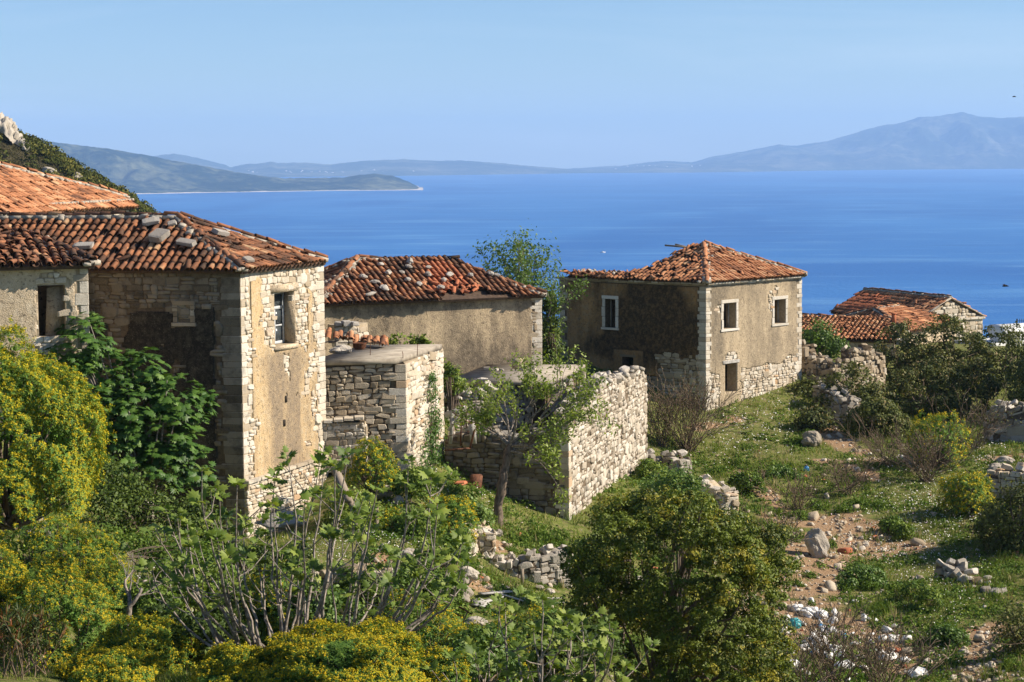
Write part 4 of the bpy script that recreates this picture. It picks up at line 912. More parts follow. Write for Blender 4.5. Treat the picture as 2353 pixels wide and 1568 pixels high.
roof_slope(mrf, [me0, me1, rrr, rl], rng, 'tile', .235, .34, .44, nmax=160, messy=.08, special=red, keep=edge_gone)
roof_slope(mrf, [me1, mb1, rrr], rng, 'tile', .235, .34, .44, nmax=10, messy=.08); roof_slope(mrf, [mb0, me0, rl], rng, 'tile', .235, .34, .44, nmax=30, messy=.2); roof_slope(mrf, [mb1, mb0, rl, rrr], rng, 'tile', .235, .34, .44, nmax=0, messy=.08)
for a, b in ((rl, me0), (rl, rrr), (rrr, me1), (rl, mb0), (rrr, mb1)): hip_line(mrf, a, b, rng, 'tile', .4, sagn=.03)
k = 26; ms, tm = tile_set('tile_red'); L = me0 + (Lm - rng.uniform(2.6, 4.5, k))[:, None] * unit(me1 - me0) + rng.uniform(.35, .95, k)[:, None] * unit(rl - wd.at(2.75, wd.H + .03, mo)); L[:, 2] += .07
N = unit(rng.normal(size=(k, 3)) * .45 + np.array([0, -.3, 1])); X, Yv = frames(N, rng); pieces(mrf, 'broken_tile', 'broken_tiles', ms, tm, mats(X * .19, Yv * .3, N * .17, L), rng.integers(3, size=k), rng.random(k), M['tile_red'], np.ones(k), 30)

# ------------------------------------------------------------------ RIGHT HOUSE, two storeys, half its roof fallen in
rng = np.random.default_rng(105)
Ec = P(1622, 652, 90); El = P(1287, 640, 95.5); Er = P(1841, 638, 95.2); ez1 = float(Ec[2]); ez0 = -12.2
we = Wall(El, Ec, ez0, ez1); wf_ = Wall(Ec, Er, ez0, ez1)
rh = thing('two_storey_house', 'square two storey house on the right with broken pyramid roof and pale window frames', 'house', (Ec[0], Ec[1], ez0))
w_l = we.rect(1391, 688, 1415, 752); w_ll = we.rect(1430, 822, 1456, 872)
w_a = wf_.rect(1661, 695, 1690, 757); w_b = wf_.rect(1778, 687, 1804, 745); w_d = wf_.rect(1665, 834, 1692, 903)
hwl = wall_core(we, [w_l, w_ll], .55, 'wall', M['mortar_dark'], rh, u1=we.L - .004); hwr = wall_core(wf_, [w_a, w_b, w_d], .55, 'wall', M['mortar'], rh)
Eb = El[:2] + Er[:2] - Ec[:2]
for a, b in ((Er[:2], Eb), (Eb, El[:2])):
    w_ = Wall(a, b, ez0, ez1); wall_core(w_, [(w_.L * .25, 4.2, w_.L * .25 + .8, 5.4), (w_.L * .62, 4.2, w_.L * .62 + .8, 5.4)], .5, 'rear_wall', M['plaster_light'], rh, inset=.005, u0=.15, u1=w_.L - .15)
fl = MB(); fl.hexa([np.append(p, z) for z in (ez0 + 2.75, ez0 + 2.9) for p in (El[:2] + (Ec[:2] - El[:2]) * .06 + (Er[:2] - Ec[:2]) * .07, El[:2] + (Ec[:2] - El[:2]) * .93 + (Er[:2] - Ec[:2]) * .07, El[:2] + (Ec[:2] - El[:2]) * .93 + (Er[:2] - Ec[:2]) * .93, El[:2] + (Ec[:2] - El[:2]) * .06 + (Er[:2] - Ec[:2]) * .93)])
obj('upper_floor', fl.mesh('upper_floor'), M['wood'], rh)
fl = MB(); fl.hexa([np.append(p, z) for z in (ez1 - .3, ez1 - .2) for p in (El[:2] + (Ec[:2] - El[:2]) * .06 + (Er[:2] - Ec[:2]) * .07, El[:2] + (Ec[:2] - El[:2]) * .93 + (Er[:2] - Ec[:2]) * .07, El[:2] + (Ec[:2] - El[:2]) * .93 + (Er[:2] - Ec[:2]) * .93, El[:2] + (Ec[:2] - El[:2]) * .06 + (Er[:2] - Ec[:2]) * .93)])
obj('attic_shade_slab', fl.mesh('attic_shade_slab'), M['wood'], rh)  # added slab under the roof gap keeps the rooms behind the windows dark
lb = we.uv(1560, 822)[1]
def l_bare(u, v):
    n = fbm(u * 1.4, v * 1.4, 91, 4); x = we.L - u
    return (v < lb + .9 * (n - .47) + .12) & (x < 2.6 + 1.2 * (n - .47)) | (v < lb - .9)
def l_pl(u, v): return ~l_bare(u, v) & (u > .42) & (u < we.L - .42) & ~far_in(w_l, u, v, .13) & ~far_in(w_ll, u, v, .02) & (v < we.H - .17)
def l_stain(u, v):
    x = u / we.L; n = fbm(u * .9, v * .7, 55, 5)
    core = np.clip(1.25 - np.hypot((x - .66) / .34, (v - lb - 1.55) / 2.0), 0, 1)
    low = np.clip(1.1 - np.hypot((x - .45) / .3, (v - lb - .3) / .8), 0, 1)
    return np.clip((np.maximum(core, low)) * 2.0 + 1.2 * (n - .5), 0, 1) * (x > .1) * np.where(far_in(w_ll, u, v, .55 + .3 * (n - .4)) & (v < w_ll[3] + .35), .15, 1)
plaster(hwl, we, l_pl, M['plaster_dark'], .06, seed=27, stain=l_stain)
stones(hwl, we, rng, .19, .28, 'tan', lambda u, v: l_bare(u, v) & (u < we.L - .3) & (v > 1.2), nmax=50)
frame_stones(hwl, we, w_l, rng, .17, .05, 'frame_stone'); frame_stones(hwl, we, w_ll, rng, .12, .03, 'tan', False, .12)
rb = [wf_.uv(1640, 862)[1], wf_.uv(1838, 826)[1]]
def r_bare(u, v):
    n = fbm(u * 1.1, v * 1.6, 95, 5); x = u / wf_.L; b = np.interp(x, [0, .12, .3, .45, .62, .8, 1], [rb[0] + .12, rb[0], rb[0] + .2, rb[0] + .1, rb[0] + .18, rb[1] + .05, rb[1] + .2]) + .7 * (n - .47)
    du_ = (u > w_d[0] - .42) & (u < w_d[2] + .3) & (v < w_d[3] + .05)
    spots = (np.hypot((u - w_b[0] + .25) / .22, (v - w_b[3] + .15) / .5) < .5 + n) | (np.hypot((u - w_a[0] + .25) / .35, (v - w_a[3] + .2) / .22) < .3 + n) | (np.hypot((u - (w_d[0] + w_d[2]) / 2) / .5, (v - w_d[3] - .3) / .3) < .5 + n) | (np.hypot((u - w_b[0] - .1) / .25, (v - w_b[3] - .4) / .35) < .2 + n)
    return ((v < b) & ~du_) | spots
def r_pl(u, v): return ~r_bare(u, v) & (u > .22 + .12 * vn(v * 4, v * 0, 3)) & (u < wf_.L - .22 - .12 * vn(v * 4, v * 0, 5)) & ~far_in(w_a, u, v, .13) & ~far_in(w_b, u, v, .13) & ~far_in(w_d, u, v, .01) & (v < wf_.H - .12)
def r_stain(u, v):
    x = u / wf_.L; s = .9 * np.exp(-((x - .08) / .10) ** 2) + .55 * np.exp(-((x - .52) / .16) ** 2) + .75 * np.clip((x - .8) / .15, 0, 1) + .6 * np.clip((v - wf_.H + 1.2) / 1.2, 0, 1)
    return np.clip(s * 1.7 * (fbm(u * 1.1, v * .6, 57, 5) - .18), 0, .85)
plaster(hwr, wf_, r_pl, M['plaster_warm'], .06, seed=29, stain=r_stain)
stones(hwr, wf_, rng, .155, .21, 'cream', lambda u, v: r_bare(u, v) & (u > .2) & (u < wf_.L - .2) & ~far_in(w_d, u, v, .04) & ~far_in(w_a, u, v, .14) & ~far_in(w_b, u, v, .14), nmax=120)
frame_stones(hwr, wf_, w_a, rng, .17, .055, 'frame_stone'); frame_stones(hwr, wf_, w_b, rng, .17, .055, 'frame_stone')
p = np.array(block_pts(rng, .03, .1, .08)) + .5; obj('lintel', hull_mesh('lintel_shape', wf_.at(w_d[0] - .2 + p[:, 0] * (w_d[2] - w_d[0] + .42), w_d[3] + .01 + p[:, 2] * .16, -.2 + p[:, 1] * .27), M['wood_grey']), None, hwr)
for r_, wl_, pr in ((w_l, we, hwl), (w_a, wf_, hwr), (w_b, wf_, hwr)):   # remains of timber casements
    u0, v0, u1, v1 = r_; q = MB(); D = -.36
    bars = [(u0 + .003, v0, u0 + .07, v1 - .003), (u1 - .07, v0, u1 - .003, v1 - .003), (u0 + .07, v1 - .07, u1 - .07, v1 - .003)]
    if wl_ is wf_: bars += [(u0 + .20, v0, u0 + .25, v1 - .07)] + [(u0 + .25, v0 + (v1 - v0) * f, u0 + .5, v0 + (v1 - v0) * f + .03) for f in (.25, .5, .75)]
    for a, b, c, d in bars: q.hexa([wl_.at(a, b, D - .05), wl_.at(c, b, D - .05), wl_.at(c, b, D), wl_.at(a, b, D), wl_.at(a, d, D - .05), wl_.at(c, d, D - .05), wl_.at(c, d, D), wl_.at(a, d, D)])
    obj('window_frame', q.mesh('window_frame'), M['wood_grey'], pr)
quoins(hwr, Ec, -we.u, wf_.u, ez0, ez1 - .14, rng, .18, (.36, .44), lb=(.28, .38)); quoins(hwl, El, unit(np.append(Eb - El[:2], 0)), we.u, ez0, ez1 - .14, rng, .3, (.3, .5), 'tan')
quoins(hwr, Er, -wf_.u, unit(np.append(Eb - Er[:2], 0)), ez0, ez1 - .14, rng, .2, (.22, .38))
for ww_, pr in ((we, hwl), (wf_, hwr)):
    cornice(pr, ww_, rng, ww_.H - .13, .07, .09, 'quoin' if ww_ is wf_ else 'tan', 0, ww_.L, 'cornice_slab', .5); cornice(pr, ww_, rng, ww_.H - .055, .075, .2, 'quoin' if ww_ is wf_ else 'tan', -.1, ww_.L + .12, 'cornice_slab', .5)
rrf = obj('roof', make_mesh('roof', [we.at(we.L * .6, we.H - .02, -.5), we.at(we.L - .4, we.H - .02, -.4), wf_.at(wf_.L - .4, wf_.H - .02, -.4)], np.array([[0, 1, 2]])), M['underroof'], rh)
ro = .2; Rc = np.append(Ec[:2] + (we.n + wf_.n)[:2] * ro, ez1 + .05); Rl = np.append(El[:2] + we.n[:2] * ro - we.u[:2] * .15, ez1 + .05); Rr = np.append(Er[:2] + wf_.n[:2] * ro + wf_.u[:2] * .06, ez1 + .05)
Ra = P(1618, 563, 94.3)
nrm = np.cross(Rc - Rl, Ra - Rl); nrm /= np.linalg.norm(nrm)
pl_ = [Rl, Rc, Ra] + [on_plane(x, y, Rl, nrm) for x, y in ((1590, 566), (1562, 578), (1535, 594), (1500, 610), (1460, 624), (1420, 632), (1350, 633))]
roof_slope(rrf, pl_, rng, 'tile_bright', .235, .33, .42, nmax=110, messy=.3, missing=.03)
roof_slope(rrf, [Rc, Rr, Ra], rng, 'tile_bright', .235, .33, .42, nmax=110, messy=.16)
Rb = np.append(Eb + (wf_.u * .3)[:2], ez1 + .05); mid = Ra + (Rb - Rr) * .35; mid[2] = Ra[2] - .5
roof_slope(rrf, [Rr, Rr + (Rb - Rr) * .45, Ra + (Rr - Ra) * .12], rng, 'tile_bright', .235, .33, .42, nmax=0, messy=.1)
hip_line(rrf, Ra, Rc, rng, 'tile_bright', .36, sagn=.05); hip_line(rrf, Ra, Rr, rng, 'tile_bright', .36)
for a, b in ((P(1528, 564, 95.5), P(1585, 569, 95)), (P(1552, 562, 95.8), P(1600, 574, 95))):
    q = MB(); q.bar(a, b, .09, .08); obj('roof_beam', q.mesh('roof_beam'), M['wood'], rrf)
k = 110; uu = rng.uniform(.1, 4.6, k); L = we.at(uu, we.H + .08 + rng.uniform(0, .22, k), -rng.uniform(-.1, .7, k)); N = unit(rng.normal(size=(k, 3)) * .6 + np.array([0, 0, 1])); X, Yv = frames(N, rng)
ms, tm = tile_set('tile_bright'); pieces(rrf, 'broken_tile', 'broken_tiles', ms, tm, mats(X * .2, Yv * .36, N * .19, L), rng.integers(3, size=k), rng.random(k), M['tile_bright'], np.ones(k), 50)
k = 60; L = we.at(rng.uniform(.6, 3.4, k), we.H + rng.uniform(.05, .3, k), -rng.uniform(.15, .9, k)); N = unit(rng.normal(size=(k, 3))); X, Yv = frames(N, rng); s = rng.uniform(.1, .28, k)[:, None]
ms, tm = stone_set('grey'); V, T, r = inst(tm, mats(X * s * 1.4, Yv * s, N * s * .7, L), rng.integers(len(ms), size=k), rng.random(k)); tag(obj('roof_rubble', make_mesh('roof_rubble', V, T, r), M['grey'], rrf), kind='stuff')

# ------------------------------------------------------------------ FLAT-ROOFED STONE HUT in front of the middle house
rng = np.random.default_rng(106)
Fc = P(930, 832, 63); Fl = P(735, 832, 62.6); Fr = P(1014, 803, 68); fz1 = float(Fc[2]) - .05; fz0 = -10.9
wh1 = Wall(Fl, Fc, fz0, fz1); wh2 = Wall(Fc, Fr, fz0, fz1)
hut = thing('flat_roofed_stone_hut', 'rough stone hut with a flat concrete roof beside the tall house', 'hut', (Fc[0], Fc[1], fz0))
h1 = wall_core(wh1, [], .5, 'wall', M['mortar_dark'], hut, u1=wh1.L - .004); h2 = wall_core(wh2, [], .5, 'wall', M['mortar'], hut)
Fb = Fl[:2] + Fr[:2] - Fc[:2]
for a, b in ((Fr[:2], Fb), (Fb, Fl[:2])):
    w_ = Wall(a, b, fz0, fz1); wall_core(w_, [], .4, 'rear_wall', M['mortar'], hut, u0=.2, u1=w_.L - .2)
stones(h1, wh1, rng, .15, .25, 'tan', lambda u, v: (u < wh1.L - .3) & (v < wh1.H - .02), nmax=190, prot=(.02, .09), tilt=.09, depth=.26, fill=.97)
stones(h2, wh2, rng, .16, .42, 'cream', lambda u, v: (u > .3) & (v < wh2.H - .02), nmax=70, prot=(.02, .1), tilt=.09, depth=.3)
quoins(h2, Fc, -wh1.u, wh2.u, fz0, fz1 - .02, rng, .22, (.3, .52), 'cream', .06); quoins(h2, Fr, -wh2.u, unit(np.append(Fb - Fr[:2], 0)), fz0 + .0, fz1 - .05, rng, .22, (.5, .8), 'cream', .07)
q = MB(); o = .1; cs = [Fl[:2] - wh1.u[:2] * .3 + wh1.n[:2] * o, Fc[:2] + (wh1.n + wh2.n)[:2] * o - wh1.u[:2] * .35, Fr[:2] + wh2.n[:2] * o - wh2.u[:2] * .3, Fb]
q.hexa([np.append(c, fz1 + .005) for c in cs] + [np.append(c, fz1 + .17) for c in cs]); obj('roof_slab', q.mesh('roof_slab'), M['concrete'], hut)
hz = fz1 + .17
def on_hut(px, py): d = ray(px, py); return d * (hz / d[2])
for px, t_, b_ in ((850.6, 768, 817), (925.8, 808, 821), (958.8, 791, 815)):
    a = on_hut(px, b_); top = P(px + rng.uniform(-2, 2), t_, a[1]); q = MB(); q.tube([a - [0, 0, .04], (a + top) / 2 + rng.normal(0, .01, 3), top], .011, 5); obj('reinforcing_bar', q.mesh('reinforcing_bar'), M['rust'], hut)
# things lying on the hut roof
p0 = on_hut(784, 812); ms, _ = rock_set('rock')
tag(obj('roof_boulder', ms[2], None, None, Matrix.Translation((p0 + [0, 0, .1]).tolist()) @ Matrix.Diagonal((.85, .55, .36, 1))), 'grey boulder lying on the hut roof left of the rusty pot', 'stone')
p1 = on_hut(826, 803); q = MB(); a = np.linspace(0, 2 * math.pi, 15)[:-1]
ring = lambda r, z: [p1 + np.array([math.cos(t_) * r, math.sin(t_) * r, z]) for t_ in a]
V = sum([ring(r, z) for r, z in ((.16, .0), (.22, .08), (.23, .2), (.25, .22), (.22, .22), (.2, .08), (.02, .05))], []); n = 14
q.add(V, Q=[(k * n + j, k * n + (j + 1) % n, (k + 1) * n + (j + 1) % n, (k + 1) * n + j) for k in range(6) for j in range(n)]); tag(obj('rusty_pot', q.mesh('rusty_pot', True), M['rust']), 'round rusty iron pot standing on the hut roof', 'pot')
# broken lean-to of tiles at the back of the hut roof
lt = thing('fallen_lean_to', 'collapsed strip of orange tiles over dark boards at the back of the hut roof', 'lean-to', on_hut(800, 795))
a0 = on_hut(735, 796) ; a1 = on_hut(890, 800); q = MB(); up = np.array([0, 0, 1.0])
for k in range(7): q.bar(a0 + (a1 - a0) * (k / 7) + up * (.12 + .05 * k % 3 * .1), a0 + (a1 - a0) * ((k + 1.6) / 8) + up * rng.uniform(.08, .3) + np.array([0, .5, 0]), .12, .03)
obj('dark_boards', q.mesh('dark_boards'), M['wood'], lt)['kind'] = 'stuff'
k = 44; s = np.sort(rng.random(k)); L = a0 + s[:, None] * (a1 - a0) + up * (.42 - .25 * s[:, None] + rng.normal(0, .03, (k, 1))) + np.array([0, .3, 0]) * rng.normal(.5, .7, (k, 1)); N = unit(rng.normal(size=(k, 3)) * .25 + [0, -.35, 1]); X = unit(np.cross([0, 1, .2], N)); Yv = np.cross(N, X)
ms, tm = tile_set('tile_bright'); pieces(lt, 'tile', 'tiles', ms, tm, mats(X * .22, Yv * .44, N * .2, L), rng.integers(3, size=k), rng.random(k), M['tile_bright'], np.ones(k), 44)
# stone stub like a chimney base
ch = thing('stone_chimney_stub', 'stump of a pale stone chimney behind the hut roof', 'chimney', P(794, 785, 69)); cl = P(768, 745, 69); cr = P(821, 745, 69.4); cz0 = P(794, 790, 69)[2]; cz1 = float(P(794, 748, 69)[2])
wcn = Wall(cl, cr, cz0, cz1); wcs = Wall(cr, cr[:2] + np.array([.3, .8]), cz0, cz1); c1 = wall_core(wcn, [], .6, 'core', M['mortar'], ch, u1=wcn.L - .004); wall_core(wcs, [], .3, 'core', M['mortar'], ch)
stones(c1, wcn, rng, .2, .28, 'cream', lambda u, v: v > -1, nmax=30, prot=(.03, .08), depth=.4); stones(c1, wcs, rng, .2, .28, 'cream', lambda u, v: v > -1, nmax=20, prot=(.03, .08))
for k in range(3):
    pp_ = P(778 + 17 * k, 744, 69.1); obj('cap_stone', stone_set('slabstone')[0][k + 3], None, ch, (Matrix.Translation(pp_.tolist()) @ Matrix.Rotation(.3 * k, 4, 'Z') @ Matrix.Diagonal((.32, .4, .17 + .05 * (k == 1), 1))))

# small stub wall between tall house and hut
st = thing('stub_garden_wall', 'short stone garden wall joining the tall house and the hut', 'wall', P(795, 1040, 61)); sl = P(742, 972, 62.25); sr_ = P(838, 972, 62.35); s0 = P(790, 1085, 62.3)[2]; s1_ = float(P(790, 972, 62.3)[2])
ws1 = Wall(sl, sr_, s0, s1_); ws2 = Wall(sr_, sr_[:2] + np.array([.02, .3]), s0, s1_); b1 = wall_core(ws1, [], .5, 'core', M['mortar'], st, u1=ws1.L - .004); wall_core(ws2, [], .4, 'core', M['mortar'], st)
stones(b1, ws1, rng, .13, .18, 'cream', lambda u, v: v < 99, nmax=60, prot=(.02, .06)); stones(b1, ws2, rng, .17, .25, 'cream', lambda u, v: v < 99, nmax=10, prot=(.02, .06))
for k in range(4):
    p = np.array(block_pts(rng, .04, .12, .08)) + .5; obj('coping_slab', hull_mesh('coping_shape', ws1.at(ws1.L * k / 4 + p[:, 0] * ws1.L / 4.1, ws1.H + .0 + p[:, 2] * .1 + .03 * k, -.5 + p[:, 1] * .6), M['cream']), None, b1)

# ------------------------------------------------------------------ ROOFLESS RUIN with the long sunlit wall
rng = np.random.default_rng(107)
Gc = P(1305, 1030, 66); Gl = P(1022, 1030, 67.4); Gr = P(1486, 840, 80.5); gz0 = -12.9
ru = thing('roofless_ruin', 'roofless stone ruin with a long sunlit side wall in the centre', 'ruin', (Gc[0], Gc[1], gz0))
tops = [(1305, 975), (1330, 935), (1362, 902), (1385, 875), (1402, 862), (1440, 856), (1486, 852)]
wg2 = Wall(Gc, Gr, gz0, -7.0); gt = [wg2.uv(*p) for p in tops]; gtu = np.array([p[0] for p in gt]); gtv = np.array([p[1] for p in gt])
def g2top(u): return np.interp(u, gtu, gtv) + .5 * (fbm(u * 1.1, u * 0, 3, 3) - .5)
wg1 = Wall(Gl, Gc, gz0, -7.0); ft = [wg1.uv(*p) for p in ((1022, 1000), (1080, 990), (1140, 1000), (1200, 1005), (1260, 985), (1305, 975))]; ftu = np.array([p[0] for p in ft]); ftv = np.array([p[1] for p in ft])
def g1top(u): return np.interp(u, ftu, ftv) + .15 * (vn(u * 2.5, u * 0, 5) - .5)
def ragged(w, topf, th, mat, parent, name='wall', n=60, drop=.1, inset=0.0, u1=None):
    us = np.linspace(0, w.L if u1 is None else u1, n); tv = topf(us) - drop; V = []; 
    for f in (-inset, -th):
        V += [w.at(us, 0 * us, f), w.at(us, tv, f)]
    V = np.concatenate(V); i = np.arange(n - 1); Q = np.concatenate([np.stack(q, -1) for q in ((i, i + 1, n + i + 1, n + i), (2 * n + i + 1, 2 * n + i, 3 * n + i, 3 * n + i + 1), (n + i, n + i + 1, 3 * n + i + 1, 3 * n + i))])
    Q = np.concatenate([Q, [(2 * n, 0, n, 3 * n), (n - 1, 3 * n - 1, 4 * n - 1, 2 * n - 1)]])
    return obj(name, make_mesh(name, V, Q), mat, parent)
g2 = ragged(wg2, g2top, .6, M['mortar_dark'], ru); g1 = ragged(wg1, g1top, .6, M['mortar_dark'], ru, u1=wg1.L - .01)
holes_g = [wg2.uv(1440, 917), wg2.uv(1423, 1092), wg2.uv(1395, 960)]
def g2keep(u, v):
    m = np.ones(len(u), bool)
    m &= _hash(np.floor(u * 37).astype(np.int64), np.floor(v * 41).astype(np.int64), 3) > .03
    for a, b in holes_g: m &= ~((np.abs(u - a) < .25) & (np.abs(v - b) < .16))
    return m
stones(g2, wg2, rng, .17, .27, 'ruin', g2keep, nmax=180, prot=(.0, .07), tilt=.08, top=g2top, depth=.28, u0=.3)
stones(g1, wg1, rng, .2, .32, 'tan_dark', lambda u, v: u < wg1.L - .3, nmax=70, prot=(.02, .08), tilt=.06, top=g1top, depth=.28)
quoins(g2, Gc, -wg1.u, wg2.u, gz0, gz0 + float(g1top(np.array([wg1.L]))[0]), rng, .26, (.3, .5), 'cream', .05)
for w_, tf, th, uu in ((wg2, g2top, .6, np.arange(.5, wg2.L, .27)), (wg1, g1top, .6, np.arange(.2, wg1.L, .3))):   # loose stones along the broken top
    k = len(uu) * 3; u_ = np.repeat(uu, 3) + rng.normal(0, .08, k); L = w_.at(u_, tf(u_) + rng.uniform(-.16, .06, k), -rng.uniform(0, th, k)); N = unit(rng.normal(size=(k, 3)) * .35 + [0, 0, 1]); X, Yv = frames(N, rng); s = rng.uniform(.16, .34, k)[:, None]
    ms, tm = stone_set('grey'); pieces(g2 if w_ is wg2 else g1, 'cap_stone', 'cap_rubble', ms, tm, mats(X * s * 1.3, Yv * s, N * s * .65, L), rng.integers(len(ms), size=k), rng.random(k), M['grey'], s[:, 0], 40)

# inner cross wall and tumbled masonry behind the tree
ir = thing('tumbled_inner_wall', 'tumbled grey stone wall behind the leafy tree in the ruin', 'wall', P(1100, 950, 72)); iw = Wall(P(1025, 900, 71.5), P(1320, 900, 73.5), -11, -7.6)
it = lambda u: np.interp(u / iw.L, [0, .2, .35, .5, .7, .85, 1], [iw.uv(1025, 925)[1], iw.uv(1080, 905)[1], iw.uv(1120, 890)[1], iw.uv(1160, 900)[1], iw.uv(1230, 905)[1], iw.uv(1280, 890)[1], iw.uv(1320, 880)[1]]) + .2 * (vn(u * 2, u * 0, 8) - .5)
i1 = ragged(iw, it, .6, M['mortar_dark'], ir); stones(i1, iw, rng, .2, .3, 'grey', lambda u, v: u > -9, nmax=70, prot=(.02, .1), tilt=.12, top=it, depth=.3)
k = 60; u_ = rng.uniform(0, iw.L, k); L = iw.at(u_, it(u_) + rng.uniform(-.1, .12, k), -rng.uniform(-.1, .6, k)); N = unit(rng.normal(size=(k, 3)) * .5 + [0, 0, 1]); X, Yv = frames(N, rng); s = rng.uniform(.16, .42, k)[:, None]
ms, tm = stone_set('grey'); pieces(i1, 'cap_stone', 'cap_rubble', ms, tm, mats(X * s * 1.3, Yv * s, N * s * .65, L), rng.integers(len(ms), size=k), rng.random(k), M['grey'], s[:, 0], 40)
# concrete terrace between ruin and middle house
tc = thing('concrete_terrace', 'flat concrete terrace slab on stone supports below the middle house', 'terrace', P(1180, 870, 73)); cs = [P(1033, 861, 72.5), P(1268, 870, 72), P(1345, 846, 77.5), P(1120, 846, 77.8)]; zc = float(np.mean([c[2] for c in cs]))
q = MB(); q.hexa([(c[0], c[1], zc - .17) for c in cs] + [(c[0], c[1], zc) for c in cs]); obj('slab', q.mesh('slab'), M['concrete'], tc)
for a, b, hh in ((0, 1, .35), (1, 2, .3)):
    w_ = Wall(cs[a][:2], cs[b][:2], zc - 3, zc - .172); c_ = wall_core(w_, [(w_.L * .35, 1.2, w_.L * .8, 2.75)] if a == 0 else [], .35, 'support_wall', M['mortar_dark'], tc, inset=hh, u0=.2, u1=w_.L - .2)
q = MB(); pt = P(1341, 850, 77.3); q.box((pt[0] - .09, pt[1] - .09, zc - 1.4), (pt[0] + .09, pt[1] + .09, zc - .175)); obj('post', q.mesh('post'), M['concrete'], tc)
a = P(1190, 846, 76.2); q = MB(); q.bar((a[0] - .22, a[1], zc + .21), (a[0] + .24, a[1] + .03, zc + .2), .05, .4); tag(obj('upright_board', q.mesh('upright_board'), M['plaster_light']), 'small pale board standing on the concrete terrace', 'board')
TS = ((1118, 851), (1128, 853), (1140, 852), (1153, 853), (1200, 853), (1225, 850), (1290, 846), (1310, 846))
for (px, py), nw_ in zip(TS, nth([p[0] for p in TS])):
    d = ray(px, py); p = d * (zc / d[2]); s = rng.uniform(.12, .26); tag(obj('terrace_stone', stone_set('grey')[0][int(rng.integers(18))], None, None, Matrix.Translation((p + [0, .1, s * .3]).tolist()) @ Matrix.Rotation(rng.uniform(0, 3), 4, 'Z') @ Matrix.Diagonal((s * 1.5, s, s * .7, 1))), nw_ + ' of the small loose stones lying on the concrete terrace', 'stone', 'loose stones on the concrete terrace')
# rusty frame leaning between hut and ruin
rf = thing('rusty_bed_frame', 'rusty red iron frame with grey boards leaning between hut and ruin', 'metal frame', P(1060, 1040, 65.5)); Yf = 65.5
for a, b, w_ in (((1024, 1035), (1080, 1030), .07), ((1080, 1030), (1100, 950), .06), ((1062, 925), (1058, 1025), .05), ((1038, 975), (1085, 968), .03), ((1026, 1003), (1088, 990), .03), ((1070, 925), (1073, 985), .03), ((1040, 948), (1098, 985), .06)):
    q = MB(); q.bar(P(*a, Yf), P(*b, Yf + .3), w_, w_ * .6); obj('iron_bar', q.mesh('iron_bar'), M['rust'], rf)
for a, b, w_ in (((1022, 955), (1075, 937), .2), ((1040, 950), (1035, 1020), .12), ((1085, 975), (1088, 1020), .22), ((1030, 990), (1062, 945), .1)):
    q = MB(); q.bar(P(*a, Yf + .15), P(*b, Yf + .2), w_, .03, up=(0, -1, 0)); obj('board', q.mesh('board'), M['wood_grey'], rf)

# ------------------------------------------------------------------ FAR HOUSES on the right
rng = np.random.default_rng(108)
fh = thing('gabled_far_house', 'far house on the right with pale stone gable and long tiled slope', 'house', P(2200, 790, 129))
gl_ = P(2108, 737, 127.5); gr_ = P(2258, 733, 130.5); gz1 = float((gl_[2] + gr_[2]) / 2); gz0_ = gz1 - 4
gw = Wall(gl_, gr_, gz0_, gz1); bd = unit(np.array([-4.2, 9.0, 0])); w1 = wall_core(gw, [], .4, 'wall', M['mortar'], fh)
ap = P(2183, 690, (gl_[1] + gr_[1]) / 2 + .1); dpt = 9.5
v_ = [gw.at(0, gw.H, 0), gw.at(gw.L, gw.H, 0), ap, gw.at(0, gw.H, -.4), gw.at(gw.L, gw.H, -.4), ap - gw.n * .4]
g_ = obj('gable', make_mesh('gable', v_, [np.array([[0, 1, 2], [4, 3, 5]]), np.array([[0, 2, 5, 3], [1, 4, 5, 2]])]), M['mortar'], fh)
wgx = Wall(gl_, gr_, gz0_, float(ap[2])); apu = float((ap - wgx.o) @ wgx.u)
stones(w1, wgx, rng, .25, .36, 'cream', lambda u, v: (v < np.interp(u, [0, apu, wgx.L], [gw.H, wgx.H, gw.H]) - .12), nmax=60, prot=(.02, .07))
cornice(w1, gw, rng, gw.H - .06, .13, .14, 'quoin', 0, gw.L + .1)
wall_core(Wall(gr_[:2], (gr_ + bd * dpt)[:2], gz0_, gz1), [], .3, 'side_wall', M['plaster_light'], fh, u0=.01); wall_core(Wall((gl_ + bd * dpt)[:2], gl_[:2], gz0_, gz1), [], .3, 'side_wall', M['plaster_light'], fh)
fr_ = obj('roof', make_mesh('roof', [gw.at(.4, gw.H - .1, -.6), gw.at(gw.L - .4, gw.H - .1, -.6), gw.at(gw.L / 2, gw.H - .1, -4)], np.array([[0, 1, 2]])), M['underroof'], fh)
gL = gl_.copy(); gL[2] = gz1; gR = gr_.copy(); gR[2] = gz1; o_ = -gw.u * .25; lift = np.array([0, 0, .14])
apb = ap + bd * dpt; apb[2] = ap[2]
nR = np.linalg.norm(apb - ap)
roof_slope(fr_, [gL + bd * dpt + o_, gL + o_, ap + lift, apb + lift], rng, 'tile_bright', .27, .42, .5, nmax=60, messy=.08, special=lambda u, w: (u < 3.6) & (w > .5) & (w < 3.0) & (vn(u * 3, w * 3, 2) > .12))
roof_slope(fr_, [gR - o_, gR + bd * dpt - o_, apb + lift, ap + lift], rng, 'tile_bright', .27, .42, .5, nmax=0)
hip_line(fr_, apb + lift, ap + lift, rng, 'tile', .45)
q = MB()
for s_ in (0, 1): q.bar((gL if s_ == 0 else gR) + lift, ap + lift, .3, .06)
obj('verge', q.mesh('verge'), M['lime'], fr_)
f2 = thing('hipped_far_house', 'lower hipped tiled house in front of the far stone gable', 'house', P(2020, 790, 118))
